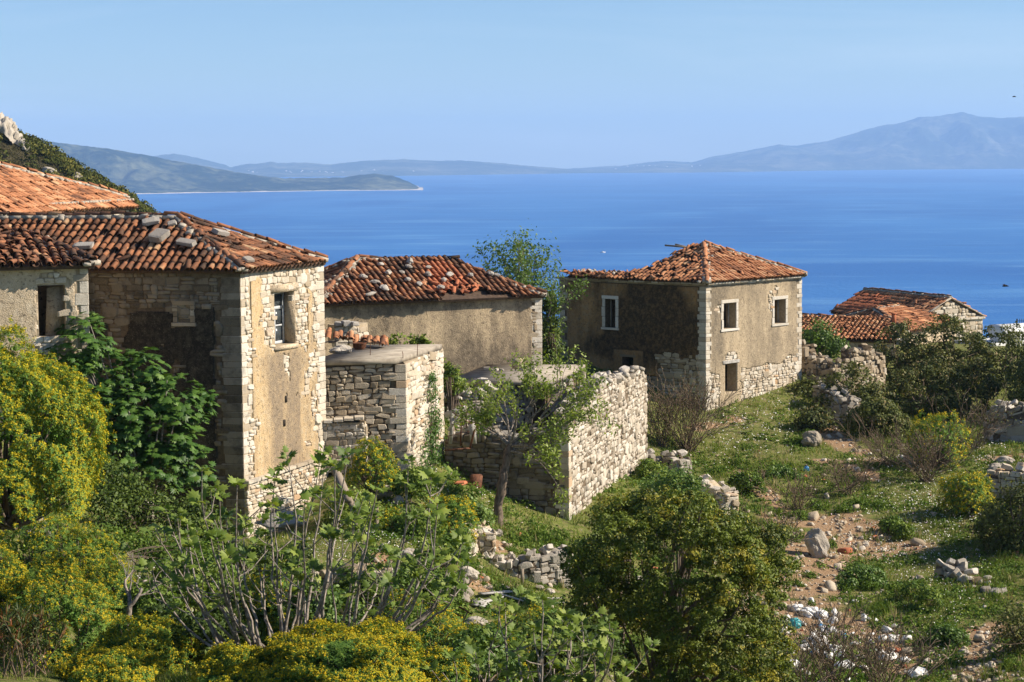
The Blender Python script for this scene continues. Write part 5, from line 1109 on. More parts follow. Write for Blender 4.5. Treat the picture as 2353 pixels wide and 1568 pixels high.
a_, b_, c_ = P(1878, 735, 122), P(2085, 752, 115), P(2205, 762, 121); hz_2 = float(np.mean([a_[2], b_[2], c_[2]]))
for p_ in (a_, b_, c_): p_[2] = hz_2
d_ = a_ + c_ - b_; ap2 = P(2010, 711, 120); ap3 = ap2 + (c_ - b_) * .45 ; ap3[2] = ap2[2] - .05
for x_, y_ in ((a_, b_), (b_, c_), (c_, d_), (d_, a_)): w_ = Wall(x_, y_, hz_2 - 3, hz_2); wall_core(w_, [], .3, 'wall', M['plaster_light'], f2, inset=.15, u0=.16, u1=w_.L - .16)
r2 = obj('roof', make_mesh('roof', [a_ + [1, .5, -.3], b_ + [0, 1, -.3], c_ + [-1, .3, -.3]], np.array([[0, 1, 2]])), M['underroof'], f2)
roof_slope(r2, [a_, b_, ap2], rng, 'tile_bright', .27, .42, .5, nmax=40, messy=.1); roof_slope(r2, [b_, c_, ap3, ap2], rng, 'tile_bright', .27, .42, .5, nmax=40, messy=.1); roof_slope(r2, [c_, d_, ap3], rng, 'tile_bright', .27, .42, .5, nmax=0); roof_slope(r2, [d_, a_, ap2, ap3], rng, 'tile_bright', .27, .42, .5, nmax=0)
for x_, y_ in ((ap2, a_), (ap2, b_), (ap2, ap3), (ap3, c_)): hip_line(r2, x_, y_, rng, 'tile', .45)
f3 = thing('low_tiled_roof_house', 'lowest tiled roof right behind the ruined wall of the two storey house', 'house', P(1930, 800, 112))
k0, k1 = P(1838, 772, 107.5), P(2060, 792, 106); k2, k3 = P(2040, 742, 113.5), P(1842, 727, 115); k0[2] = k1[2] = (k0[2] + k1[2]) / 2
for x_, y_ in ((k0, k1), (k1, k2), (k3, k0)): w_ = Wall(x_, y_, k0[2] - 3, k0[2] - .1); wall_core(w_, [], .3, 'wall', M['plaster_light'], f3, inset=.1, u0=.11, u1=w_.L - .11)
r3 = obj('roof', make_mesh('roof', [k0 + [.5, .5, -.15], k1 + [-.5, .5, -.15], k2 + [-.5, -.5, -.3]], np.array([[0, 1, 2]])), M['underroof'], f3)
roof_slope(r3, [k0, k1, k2, k3], rng, 'tile_bright', .26, .4, .48, nmax=90, messy=.12); hip_line(r3, k3, k2, rng, 'tile', .45); hip_line(r3, k2, k1, rng, 'tile', .45)
q = MB(); p_ = P(2054, 748, 112); q.tube([p_, P(2054, 722, 112)], .13, 10); q.tube([P(2054, 722, 112), P(2054, 720, 112)], .16, 10); obj('flue_pipe', q.mesh('flue_pipe'), M['tile_red'], f3)
q = MB(); q.tube([P(2169, 800, 108), P(2169, 719, 108)], .035, 6); q.bar(P(2162, 722, 108), P(2180, 722, 108), .03); tag(obj('rusty_post', q.mesh('rusty_post'), M['rust']), 'thin rusty iron post with a short crossbar in the bushes', 'post')
# white tank building at the right edge
wt = thing('white_tank_shed', 'white walled shed at the right edge carrying a long white water tank', 'shed', P(2330, 800, 116)); m_wh = m_plain('white_paint', (0.62, 0.61, 0.58), (0.76, 0.75, 0.72), 3, 0.6, 0.3, 0.1)
wa, wb_ = P(2284, 785, 114), P(2420, 785, 117); w_ = Wall(wa, wb_, -14, float(P(2330, 786, 115)[2])); wall_core(w_, [], 3, 'wall', m_wh, wt)
q = MB(); A_ = P(2290, 778, 115.0); B_ = P(2460, 768, 119.5); rr_ = .62; dA = unit(B_ - A_); q.tube([A_ + [0, 0, .2], A_ + dA * .12 + [0, 0, .2], B_ + [0, 0, .2]], [rr_ * .8, rr_, rr_], 20); obj('tank', q.mesh('tank', True), m_wh, wt)
q = MB(); A2 = P(2276, 757, 117.5); q.tube([A2, A2 + unit(P(2460, 750, 122) - A2) * 7], .28, 14); obj('tank', q.mesh('tank', True), M['wood_grey'], wt)
q = MB(); q.tube([P(2298, 757, 116), P(2298, 754, 116)], .22, 12); q.tube([P(2346, 757, 117), P(2346, 754, 117)], .22, 12); obj('tank_hatch', q.mesh('tank_hatch'), M['dark'], wt)
q = MB(); q.tube([P(2337, 770, 118), P(2337, 733, 118)], .04, 6); q.bar(P(2334, 738, 118), P(2353, 738, 117), .03)
for k in range(4): q.bar(P(2338 + 5 * k, 733, 118), P(2338 + 5 * k, 743, 118), .025)
tag(obj('television_antenna', q.mesh('television_antenna'), M['dark']), 'dark television antenna on a mast above the white tank', 'antenna')

# ------------------------------------------------------------------ RUINED DRY-STONE WALLS
def dry_wall(name, label, pts, th, matname, seed, hm=.2, wm=.3, nmax=80, rag=.25, cap=40, base=None, mor='mortar_dark'):
    """pts: (px, top, foot, depth) left to right; a rough free-standing wall in straight runs"""
    rng = np.random.default_rng(seed); mid = pts[len(pts) // 2]; root = thing(name, label, 'wall', P(mid[0], mid[2], mid[3]))
    for a, b in zip(pts[:-1], pts[1:]):
        ta, tb = P(a[0], a[1], a[3]), P(b[0], b[1], b[3]); z0 = min(P(a[0], a[2], a[3])[2], P(b[0], b[2], b[3])[2]) - .3; w = Wall(ta, tb, z0, max(ta[2], tb[2]) + .3)
        tf = lambda u, w=w, ta=ta, tb=tb, z0=z0: np.interp(u, [0, w.L], [ta[2] - z0, tb[2] - z0]) + rag * (vn(u * 1.7 + seed, u * 0, seed) - .5)
        c = ragged(w, tf, th, M[mor], root, 'wall_run', 30, .12, .0)
        stones(c, w, rng, hm, wm, matname, lambda u, v: u > -9, nmax=nmax // max(1, len(pts) - 1), prot=(.0, .13), tilt=.14, top=tf, depth=.32)
        k = max(3, int(w.L / .2)) * 2; u_ = rng.uniform(0, w.L, k); L = w.at(u_, tf(u_) + rng.uniform(-.18, .08, k), -rng.uniform(-.05, th, k)); N = unit(rng.normal(size=(k, 3)) * .5 + [0, 0, 1]); X, Yv = frames(N, rng); s = rng.uniform(.6, 1.3, k)[:, None] * (hm + wm) / 2
        ms, tm = stone_set(matname); pieces(c, 'cap_stone', 'cap_rubble', ms, tm, mats(X * s * 1.25, Yv * s, N * s * .65, L), rng.integers(len(ms), size=k), rng.random(k), M[matname], s[:, 0], cap // max(1, len(pts) - 1))
    we_ = Wall(tb[:2], tb[:2] - w.n[:2] * th, z0, w.z1); hb = float(tf(np.array([w.L]))[0])
    stones(c, we_, rng, hm, wm, matname, lambda u, v: v < hb, nmax=12, prot=(.02, .14), tilt=.14, depth=.34)
    return root
dry_wall('ruined_boundary_wall', 'ruined grey stone wall running right from the two storey house', [(1838, 795, 900, 96.5), (1880, 825, 920, 95.2), (1915, 838, 925, 94.5), (1960, 806, 930, 95), (2000, 796, 930, 96), (2035, 815, 930, 97)], .7, 'tan', 201, .2, .27, 170, rag=.55)
dry_wall('tumbled_step_wall', 'tumbled grey stones stepping down beside the right house', [(1870, 885, 950, 92.5), (1915, 905, 965, 91), (1950, 925, 975, 90)], .7, 'grey', 202, .24, .34, 60)
dry_wall('shaded_corner_wall', 'shaded stone wall at the right edge below the dark bushes', [(2262, 965, 1005, 86.5), (2285, 930, 1010, 86), (2420, 925, 1015, 85)], .8, 'grey', 203, .26, .38, 80)
dry_wall('sunlit_terrace_wall', 'sunlit stone terrace wall beside the round yellow spurge at right edge', [(2262, 1088, 1135, 75), (2300, 1078, 1140, 74.6), (2420, 1075, 1150, 74)], .8, 'cream', 204, .2, .32, 80)
dry_wall('low_garden_wall', 'low dry stone wall across the grass below the leaning tree', [(1086, 1285, 1332, 57.5), (1190, 1288, 1340, 57.2), (1240, 1282, 1338, 57.4), (1312, 1268, 1335, 58)], .6, 'grey', 205, .17, .26, 130)
dry_wall('pale_rubble_bank', 'bank of pale loose stones between the grass terraces', [(985, 1232, 1285, 55), (1050, 1222, 1295, 55.6), (1095, 1215, 1300, 57.3)], .7, 'cream', 206, .16, .22, 110, mor='mortar')
dry_wall('pale_bank_edge', 'row of pale stones climbing the bank beside the yellow spurge', [(1065, 1165, 1195, 60), (1100, 1215, 1245, 57.5)], .5, 'cream', 207, .15, .2, 40, mor='mortar')
dry_wall('shaded_retaining_wall', 'shaded retaining wall half hidden behind the bare fig stems', [(700, 1325, 1440, 46), (800, 1320, 1440, 45.5), (905, 1335, 1440, 45.5)], .6, 'tan', 208, .2, .3, 120)
dry_wall('bank_wall', 'short grey stone bank at the foot of the sunlit ruin wall', [(1468, 1046, 1075, 80), (1520, 1042, 1075, 81), (1560, 1060, 1085, 80)], .6, 'grey', 209, .2, .3, 40)
dry_wall('slope_wall_stub', 'stub of pale stone wall behind the round evergreen oak', [(1608, 1105, 1180, 72.5), (1665, 1125, 1195, 71)], .6, 'cream', 210, .2, .28, 60, mor='mortar')
dry_wall('slope_stone_row', 'row of grey stones running down the right hand slope', [(2150, 1298, 1315, 65), (2200, 1325, 1348, 63.5), (2260, 1362, 1395, 62), (2310, 1392, 1420, 60.5)], .8, 'grey', 211, .24, .34, 90, rag=.5)
# ------------------------------------------------------------------ plants
OVAL = (np.array([(0, -.5, 0), (.2, -.2, .06), (.24, .08, .07), (0, .5, -.02), (-.24, .08, .07), (-.2, -.2, .06)]), np.array([(0, 1, 5), (1, 2, 5), (2, 4, 5), (2, 3, 4)]))
NARROW = (np.array([(0, 0, 0), (.07, .45, .04), (0, 1, -.06), (-.07, .45, .04)]), np.array([(0, 1, 2), (0, 2, 3)]))
def fig_leaf_shape(seed):
    rng = np.random.default_rng(seed); out = [(0, 0, 0)]; rim = [(-.08, .02), (-.36, .05), (-.27, .24), (-.48, .42), (-.25, .50), (-.24, .82), (-.08, .68), (0, 1.0), (.08, .68), (.25, .80), (.25, .50), (.47, .40), (.27, .24), (.35, .04), (.08, .02)]
    V = [(0, .35, .04)] + [(x * rng.uniform(.9, 1.1), y * rng.uniform(.94, 1.06), -.22 * abs(x) - .16 * max(0, y - .4) + rng.normal(0, .012)) for x, y in rim]
    T = [(0, i + 1, i) for i in range(1, len(rim))] + [(0, 1, len(rim))]
    return np.array(V), np.array(T)
FIGT = [fig_leaf_shape(k) for k in range(4)]

def grow(rng, p, d, L, r, depth, spread=0.6, kids=(2, 4), up=0.15, ratio=0.68, segs=None, tips=None, wob=0.13):
    n = 5; pts = [np.array(p, float)]; d = unit(np.array(d, float))
    for k in range(n):
        d = unit(d + rng.normal(0, wob, 3) + np.array([0, 0, up * .35])); pts.append(pts[-1] + d * L / n)
    r1 = r * (.55 if depth else .3); segs.append((np.array(pts), np.linspace(r, r1, n + 1)))
    if depth == 0: tips.append((np.array(pts), d)); return
    for k in range(int(rng.integers(kids[0], kids[1] + 1))):
        s = rng.uniform(.35, 1.0) if k else 1.0; i = int(min(n, max(1, round(s * n)))); a = unit(np.cross(d, rng.normal(size=3)))
        grow(rng, pts[i], d * math.cos(spread) + a * math.sin(spread) * rng.uniform(.6, 1.2) + [0, 0, up], L * ratio * rng.uniform(.75, 1.15), r1 * .8, depth - 1, spread, kids, up, ratio, segs, tips, wob)
def tubes(segs, name, mat, parent, n=5, rmin=0.004):
    mb = MB()
    for pts, rad in segs: mb.tube(pts, np.maximum(rad, rmin), n, caps=False)
    return obj(name, mb.mesh(name, True), mat, parent)
def leaf_mesh(name, tm, Ms, rnd, mat, parent, rng):
    V, T, r = inst(tm, Ms, rng.integers(len(tm), size=len(Ms)), rnd); o = obj(name, make_mesh(name, V, T, r), mat, parent); o['kind'] = 'stuff'; return o

def twig_leaves(rng, tips, per, size, spread=.10, upb=.4):
    P_, N_ = [], []
    for pts, d in tips:
        s = rng.uniform(.1, 1.05, per); i = np.minimum(s * (len(pts) - 1), len(pts) - 1.001); j = i.astype(int); f = (i - j)[:, None]
        P_.append(pts[j] * (1 - f) + pts[np.minimum(j + 1, len(pts) - 1)] * f + rng.normal(0, spread, (per, 3)))
    L = np.concatenate(P_); N = unit(rng.normal(size=L.shape) * .8 + [0.15, -.1, upb]); X, Yv = frames(N, rng); s = size * rng.uniform(.6, 1.35, len(L))[:, None]
    return mats(X * s, Yv * s, N * s, L)

def dome_canopy(rng, lobes, n_clump, per, size, rc, flat=.9):
    """foliage gathered in many small caps, lit on top and hollow below, as on real evergreen crowns"""
    rad = np.array([l[1] for l in lobes]); k = rng.choice(len(lobes), n_clump, p=rad ** 2 / (rad ** 2).sum()); C = np.array([l[0] for l in lobes])[k]; Rr = rad[k]
    d = unit(rng.normal(size=(n_clump, 3)) + [.05, -.15, .3]); c = C + d * (Rr * rng.uniform(.72, 1.04, n_clump))[:, None] * [1, 1, flat]
    deep = np.zeros(n_clump, bool)
    for (lc, lr) in lobes: deep |= np.linalg.norm((c - lc) / [1, 1, flat], axis=1) < lr * .6
    c, d = c[~deep], d[~deep]; m = len(c); r = rc * rng.uniform(.55, 1.5, m); ax = unit(d + [0, 0, .9])
    e = unit(rng.normal(size=(m * per, 3)) + np.repeat(ax, per, 0) * 1.15); L = np.repeat(c, per, 0) + e * (np.repeat(r, per) * rng.uniform(.55, 1.12, m * per))[:, None] * [1, 1, .8]
    N = unit(e * .9 + rng.normal(size=L.shape) * .55 + [0, 0, .15]); X, Yv = frames(N, rng); s = size * rng.uniform(.55, 1.4, len(L))[:, None]
    return mats(X * s, Yv * s, N * s, L), np.clip(np.repeat(rng.random(m) * .62, per) + rng.random(len(L)) * .37, 0, .999), c
def canopy(rng, lobes, n_clump, per, size, sig, flat=.85, core=.0):
    """lobes: (centre, radius); clumps on lobe skins, leaves gathered round each clump"""
    rad = np.array([l[1] for l in lobes]); pr = rad ** 2 / (rad ** 2).sum(); k = rng.choice(len(lobes), n_clump, p=pr); C = np.array([l[0] for l in lobes])[k]; Rr = rad[k]
    d = unit(rng.normal(size=(n_clump, 3)) + [0, 0, .25]); c = C + d * (Rr * (core + (1 - core) * rng.uniform(.75, 1.05, n_clump)))[:, None] * [1, 1, flat]
    # drop clumps that lie deep inside another lobe
    deep = np.zeros(n_clump, bool)
    for (lc, lr) in lobes: deep |= np.linalg.norm((c - lc) / [1, 1, flat], axis=1) < lr * .62
    c, d = c[~deep], d[~deep]; m = len(c); cs = rng.uniform(.6, 1.4, m)
    L = np.repeat(c, per, 0) + rng.normal(size=(m * per, 3)) * np.repeat(cs * sig, per)[:, None] * [1, 1, .75]
    N = unit(np.repeat(d, per, 0) * .9 + rng.normal(size=L.shape) * .55 + [0, 0, .35]); X, Yv = frames(N, rng); s = size * rng.uniform(.6, 1.4, len(L))[:, None]
    rn = np.clip(np.repeat(rng.random(m) * .55, per) + rng.random(len(L)) * .42, 0, .999)
    return mats(X * s, Yv * s, N * s, L), rn, c

# --- spurge domes: every tip a whorl of narrow leaves under a yellow flower head
def spurge_meshes(seed, n, rz=1.0):
    rng = np.random.default_rng(seed); g = (1 + 5 ** .5) / 2; i = np.arange(n) + .5; ph = np.arccos(1 - 1.45 * i / n); th = 2 * math.pi * i / g
    d = np.stack([np.cos(th) * np.sin(ph), np.sin(th) * np.sin(ph), np.cos(ph)], -1); d = unit(d + rng.normal(0, .05, d.shape))
    lump = .64 + .74 * fbm(d[:, 0] * 2.6 + 9, d[:, 1] * 2.6 + d[:, 2] * 2.3 + 5, seed, 4) - rng.random(n) ** 3 * .10 + (rng.random(n) < .06) * rng.uniform(.03, .12, n)
    gap = fbm(d[:, 0] * 4.2 + 3, d[:, 1] * 4.2 + d[:, 2] * 3.6, seed + 9, 4) > .345
    d, lump = d[gap], lump[gap]; n = len(d); c = d * lump[:, None] * [1, 1, rz]
    return rng, c, d, n
_sp = {}
def spurge(name, label, base, rx, rzm, tip, seed, n, group='flowering yellow spurge bushes', yellow=1.0):
    """base point on the ground; rx radius, rzm height, tip = size of one whorl in metres"""
    rng, c, d, n = spurge_meshes(seed, n); root = thing(name, label, 'bush', base, group); S = np.array([rx, rx, rzm * .62]); ctr = np.array(base) + [0, 0, rzm * .40]
    c = c * S + ctr; N = unit(d / S * rx * .7 + [0, 0, .55])
    per = 9; a = np.tile(np.arange(per) * 2 * math.pi / per, n) + np.repeat(rng.random(n) * 6, per); X, Yv = frames(N, rng); X = np.repeat(X, per, 0); Yv = np.repeat(Yv, per, 0); Nr = np.repeat(N, per, 0)
    out = X * np.cos(a)[:, None] + Yv * np.sin(a)[:, None]; D = unit(out * rng.uniform(.7, 1.3, (len(out), 1)) + Nr * rng.uniform(-.5, .7, (len(out), 1))); Zx = unit(np.cross(np.cross(D, Nr), D)); Xl = np.cross(D, Zx); s = (tip * rng.uniform(.7, 1.15, len(D)))[:, None]
    L = np.repeat(c, per, 0) - Nr * rng.uniform(0, tip * .8, (len(D), 1))
    leaf_mesh('foliage', [NARROW], mats(Xl * s * 1.5, D * s, Zx * s, L), np.repeat(rng.random(n) * .5, per) + rng.random(len(D)) * .45, M['euph_leaf'], root, rng)
    per = 9; fl = (rng.random(n) < yellow) & (fbm(d[:, 0] * 1.6 + 2, d[:, 2] * 1.9 + d[:, 1] * 1.3 + 4, seed + 3, 3) > .25); k = int(fl.sum()); Cf = np.repeat(c[fl] + N[fl] * tip * .16, per, 0); Nf = np.repeat(N[fl], per, 0)
    L = Cf + rng.normal(size=Cf.shape) * tip * .24; Nq = unit(Nf + rng.normal(size=Cf.shape) * .55); X, Yv = frames(Nq, rng); s = (tip * .44 * rng.uniform(.6, 1.3, len(L)))[:, None]
    leaf_mesh('flowers', [OVAL], mats(X * s * 1.3, Yv * s, Nq * s, L), np.repeat(rng.random(k) * .6, per) + rng.random(len(L)) * .39, M['euph_flower'], root, rng)
    segs = []
    for j in rng.choice(n, min(n, 90), replace=False):
        e = c[j] - N[j] * tip; b = np.array(base) + rng.normal(0, .05 * rx, 3) * [1, 1, 0]; m = (b + e) / 2 + (e - ctr) * .12; t_ = np.linspace(0, 1, 6)[:, None]; segs.append(((1 - t_) ** 2 * b + 2 * t_ * (1 - t_) * m + t_ ** 2 * e, np.linspace(.022 * rx + .006, .006, 6)))
    tubes(segs, 'stems', M['bark'], root, 4)['kind'] = 'stuff'
    # inner leaves so that the dome is not hollow
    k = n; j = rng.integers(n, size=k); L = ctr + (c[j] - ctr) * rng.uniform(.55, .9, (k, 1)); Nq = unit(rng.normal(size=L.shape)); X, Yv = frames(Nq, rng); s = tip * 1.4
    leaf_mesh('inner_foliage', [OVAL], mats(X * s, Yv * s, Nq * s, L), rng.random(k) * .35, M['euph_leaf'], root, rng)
    return root
def below(px, top, Y): x = ray(px, top)[0] * Y; zt_ = P(px, top, Y)[2]; gz_ = float(G(x, Y)[0]); return np.array([x, Y, gz_]), float(zt_ - gz_)
def spurge_at(label, px, top, Y, rpx, tip, seed, n, yellow=1.0, group=None, hf=2.2):
    if Y < 40: tip *= .78; n = int(n * 1.65)
    b, h = below(px, top, Y); rx = rpx / FPX * Y; h = min(h, rx * hf); b = np.array([b[0], b[1], P(px, top, Y)[2] - h])
    return spurge('spurge_bush', label, b, rx, h, tip, seed, n, group, yellow)
SPG = 'yellow spurge bushes'
spurge_at('huge yellow flowering spurge dome at the left edge', 2, 790, 35.5, 226, .105, 1, 5200, .95, SPG, 1.9)
spurge_at('spurge bush right under the huge yellow dome', 185, 1222, 37, 105, .09, 2, 1100, .7, SPG)
spurge_at('broad spurge bush in the lower left corner, more green than yellow', 130, 1330, 32.5, 175, .085, 3, 2400, .72, SPG)
spurge_at('low spurge mound at lower left beside the bare fig stems', 330, 1420, 31, 130, .085, 4, 1500, .8, SPG)
spurge_at('spurge clump at the bottom left edge of the picture', 250, 1500, 28, 120, .08, 5, 1100, .75, SPG)
spurge_at('green spurge bush filling the bank under the left dome', 90, 1190, 39.5, 120, .1, 19, 1200, .6, SPG)
spurge_at('spurge bush on the bank left of the dead sapling', 250, 1290, 36, 90, .09, 20, 900, .6, SPG)
spurge_at('small spurge tuft at the very left below the big dome', 5, 1270, 33, 60, .08, 6, 500, .9, SPG)
spurge_at('golden spurge dome in the foreground at the bottom centre', 790, 1443, 25.5, 195, .075, 7, 3600, 1.0, SPG)
spurge_at('smaller golden spurge dome left of the bottom centre dome', 555, 1490, 25.8, 105, .075, 8, 1400, 1.0, SPG)
spurge_at('spurge bush seen through the bare fig stems', 660, 1295, 33.5, 110, .085, 9, 1000, .7, SPG)
spurge_at('spurge bush behind the leaning fig branches', 960, 1385, 33, 150, .085, 10, 1500, .75, SPG)
spurge_at('spurge bush between the two fig shrubs at the bottom', 1110, 1425, 32, 110, .085, 11, 900, .65, SPG)
spurge_at('spurge bush under the left side of the evergreen oak', 1240, 1385, 37, 115, .09, 12, 1000, .6, SPG)
spurge_at('yellow spurge growing against the hut wall', 850, 1010, 59.5, 58, .12, 13, 420, .9, SPG)
spurge_at('spurge bush on the grass bank left of the pale stones', 1030, 1135, 55.5, 62, .12, 14, 460, .7, SPG)
spurge_at('low spurge bush on the bank below the tall house', 900, 1170, 54, 50, .11, 15, 260, .5, SPG)
spurge_at('yellow topped spurge among the dry shrubs on the right', 2150, 950, 80, 72, .15, 16, 480, .95, SPG)
spurge_at('round yellow spurge beside the sunlit terrace wall', 2222, 1088, 72.5, 62, .16, 17, 330, 1.0, SPG)
spurge_at('small spurge bush at the bottom edge right of the golden dome', 1010, 1500, 28, 70, .08, 18, 500, .8, SPG)

# --- generic leafy shrubs and trees
def leafy(name, label, cat, lobes_px, Y, n_clump, per, size, sig, matname, base_px, seed, bark='bark', group=None, flat=.9, depth_j=.5, trunk_r=.1, extra=None, core=0.0, dome=None):
    rng = np.random.default_rng(seed); lobes = []
    for q in lobes_px:
        px, py, r = q[:3]; y = Y + (q[3] if len(q) > 3 else rng.normal(0, depth_j)); lobes.append((P(px, py, y), r / FPX * Y))
    b = stand(base_px, Y); b = b if b[2] < lobes[0][0][2] - .25 else lobes[0][0] - [0, 0, lobes[0][1] * .9]; root = thing(name, label, cat, b, group); Ms, rn, cl = canopy(rng, lobes, n_clump, per, size, sig, flat, core) if dome is None else dome_canopy(rng, lobes, n_clump, per, size, dome, flat)
    leaf_mesh('crown', [OVAL], Ms, rn, M[matname], root, rng)
    if extra:
        m = rng.random(len(lobes)) < 2; Ms2, rn2, _ = dome_canopy(rng, [lobes[i] for i in extra[0]], extra[1], per, size, dome or .2, flat); leaf_mesh('young_leaves', [OVAL], Ms2, rn2, M[extra[2]], root, rng)
    segs = [(np.array([b - [0, 0, .2], b + (lobes[0][0] - b) * .3 + rng.normal(0, .06, 3), b + (lobes[0][0] - b) * .6]), np.array([trunk_r, trunk_r * .85, trunk_r * .65]))]
    o_ = segs[0][0][-1]
    for k in range(min(len(cl), 34)):
        e = cl[int(rng.integers(len(cl)))]; s_ = o_ if k % 2 else b + (o_ - b) * .4; m_ = (s_ + e) / 2 + rng.normal(0, .12, 3) + [0, 0, .1]; t_ = np.linspace(0, 1, 6)[:, None]; segs.append(((1 - t_) ** 2 * s_ + 2 * t_ * (1 - t_) * m_ + t_ ** 2 * e, np.linspace(trunk_r * .4, .008, 6)))
    tubes(segs, 'trunk', M[bark], root, 5)
    return root
leafy('holm_oak', 'big round dark evergreen oak in the lower right foreground', 'tree', [(1500,1255,125),(1640,1285,115),(1430,1310,120),(1560,1330,170),(1700,1330,100),(1640,1420,150),(1400,1420,90),(1530,1480,130),(1700,1500,120),(1600,1590,170),(1740,1600,90),(1420,1215,60),(1580,1195,62),(1760,1260,55),(1360,1330,55),(1340,1380,40),(1790,1310,35),(1480,1165,36),(1680,1220,45),(1330,1290,36),(1780,1400,45)], 41.5, 1150, 110, .072, .12, 'oak_leaf', 1520, 301, flat=.95, depth_j=.55, trunk_r=.16, extra=((0, 1, 3, 5, 8, 9, 10), 130, 'oak_gold'), dome=.2)
leafy('yellow_green_bush', 'yellowish bush against the foot of the sunlit ruin wall', 'bush', [(1425,1180,40),(1400,1190,30)], 46, 60, 80, .07, .12, 'oak_gold', 1420, 302)
leafy('young_green_tree', 'young light green tree rising above the evergreen oak', 'tree', [(1560,1110,36),(1530,1135,34),(1590,1145,34),(1500,1140,30)], 52, 80, 60, .085, .14, 'tree_leaf_b', 1560, 303)
# shrubs on the right hand terrace
SH = 'dark evergreen shrubs on the right terrace'
for k, (lab, lobes, Y, bp) in enumerate([
    ('dark shrub beside the ruined boundary wall, leftmost of the thicket', [(1960,900,55),(1930,930,40),(1990,940,50)], 92, 1960),
    ('tall shrub in front of the tiled far roofs', [(2060,810,60),(2100,790,55),(2030,850,50),(2090,850,60)], 99, 2065),
    ('tall shrub under the pale far gable', [(2190,790,65),(2150,830,60),(2230,830,60),(2190,860,50)], 100, 2190),
    ('tall shrub under the white tank at the right edge', [(2300,815,60),(2340,840,60),(2270,850,55),(2360,800,50)], 102, 2310),
    ('large shrub in the middle of the thicket', [(2110,910,75),(2060,930,60),(2160,890,60),(2120,950,50)], 95, 2110),
    ('shrub at the right of the thicket beside the deep shade', [(2210,910,70),(2240,880,50),(2180,950,45)], 96, 2210),
    ('low shrub in front of the thicket', [(2010,970,48),(1985,985,35),(2040,985,35)], 89, 2010)]):
    leafy('evergreen_shrub', lab, 'bush', lobes, Y, 120, 70, .15, .26, 'laurel', bp, 310 + k, group=SH, trunk_r=.07, dome=.42)
leafy('corner_shrub', 'dark shrub at the right corner of the two storey house', 'bush', [(1830,925,38),(1860,905,34),(1805,940,25)], 93.5, 90, 50, .15, .22, 'laurel', 1835, 320)
leafy('slope_shrub', 'small dark shrub on the grass below the right house', 'bush', [(1870,970,32),(1850,985,26)], 89, 70, 45, .15, .2, 'laurel', 1865, 321)
leafy('roof_shrub', 'shrub growing against the low tiled roof behind the right house', 'bush', [(1880,775,32),(1860,790,30),(1910,795,26)], 101, 80, 45, .15, .22, 'tree_leaf_b', 1880, 322)
leafy('edge_bush', 'big dark bush at the right edge of the slope', 'bush', [(2330,1180,60),(2290,1210,45),(2360,1240,70),(2310,1260,45),(2420,1160,90)], 67, 260, 60, .11, .2, 'laurel', 2340, 323, depth_j=.4)
leafy('lower_edge_bush', 'dark bush in the lower right corner of the picture', 'bush', [(2345,1440,50),(2330,1500,55),(2370,1540,70),(2300,1560,40)], 55, 180, 60, .09, .18, 'laurel', 2345, 324)
leafy('carob_tree', 'large dark tree just beyond the right edge shading the corner wall', 'tree', [(2450,880,130),(2400,940,80),(2520,900,140),(2470,800,120),(2400,870,60)], 94, 420, 70, .16, .3, 'laurel', 2450, 325, trunk_r=.3)
# fig against the shaded wall of the tall house: large leaves
def fig_crown(name, label, lobes_px, Y, ntuft, seed, matname, size, base_px, nleaf=300):
    rng = np.random.default_rng(seed); lobes = [(P(px, py, Y + dy), r / FPX * Y) for px, py, r, dy in lobes_px]; b = stand(base_px, Y); root = thing(name, label, 'tree', b)
    rad = np.array([l[1] for l in lobes]); k = rng.choice(len(lobes), ntuft, p=rad ** 2 / (rad ** 2).sum()); d = unit(rng.normal(size=(ntuft, 3)) + [.2, -.3, .35]); c = np.array([l[0] for l in lobes])[k] + d * (rad[k] * rng.uniform(.75, 1.05, ntuft))[:, None]
    per = 6; a = np.tile(np.arange(per) * 2.4, ntuft) + np.repeat(rng.random(ntuft) * 6, per); Ax = unit(d * .5 + [0, 0, .9]); X, Yv = frames(Ax, rng); X = np.repeat(X, per, 0); Yv = np.repeat(Yv, per, 0); Ar_ = np.repeat(Ax, per, 0)
    out = X * np.cos(a)[:, None] + Yv * np.sin(a)[:, None]; D = unit(out + Ar_ * rng.uniform(-.35, .5, (len(out), 1)) - [0, 0, .15]); N = unit(Ar_ - (Ar_ * D).sum(1)[:, None] * D + rng.normal(0, .25, D.shape)); N = unit(N - (N * D).sum(1)[:, None] * D); Xl = np.cross(D, N); s = (size * rng.uniform(.6, 1.2, len(D)))[:, None]
    L = np.repeat(c, per, 0) + D * .05 - Ar_ * rng.uniform(0, .12, (len(D), 1)); Ms = mats(Xl * s, D * s, N * s, L); which = rng.integers(4, size=len(Ms))
    meshes = [make_mesh('fig_leaf_shape', V, T) for V, T in FIGT]
    for m in meshes: m.materials.append(M[matname])
    pieces(root, 'leaf', 'foliage', meshes, FIGT, Ms, which, rng.random(len(Ms)), M[matname], -L[:, 1], nleaf)
    segs = [(np.array([b, b + [.1, 0, .5], (b + lobes[0][0]) / 2]), np.array([.11, .1, .08]))]
    for j in range(40):
        e = c[int(rng.integers(len(c)))]; m_ = (b + e) / 2 + rng.normal(0, .15, 3); t_ = np.linspace(0, 1, 6)[:, None]; segs.append(((1 - t_) ** 2 * b + 2 * t_ * (1 - t_) * m_ + t_ ** 2 * e, np.linspace(.05, .012, 6)))
    tubes(segs, 'branches', M['bark_fig'], root, 5)['kind'] = 'stuff'; return root
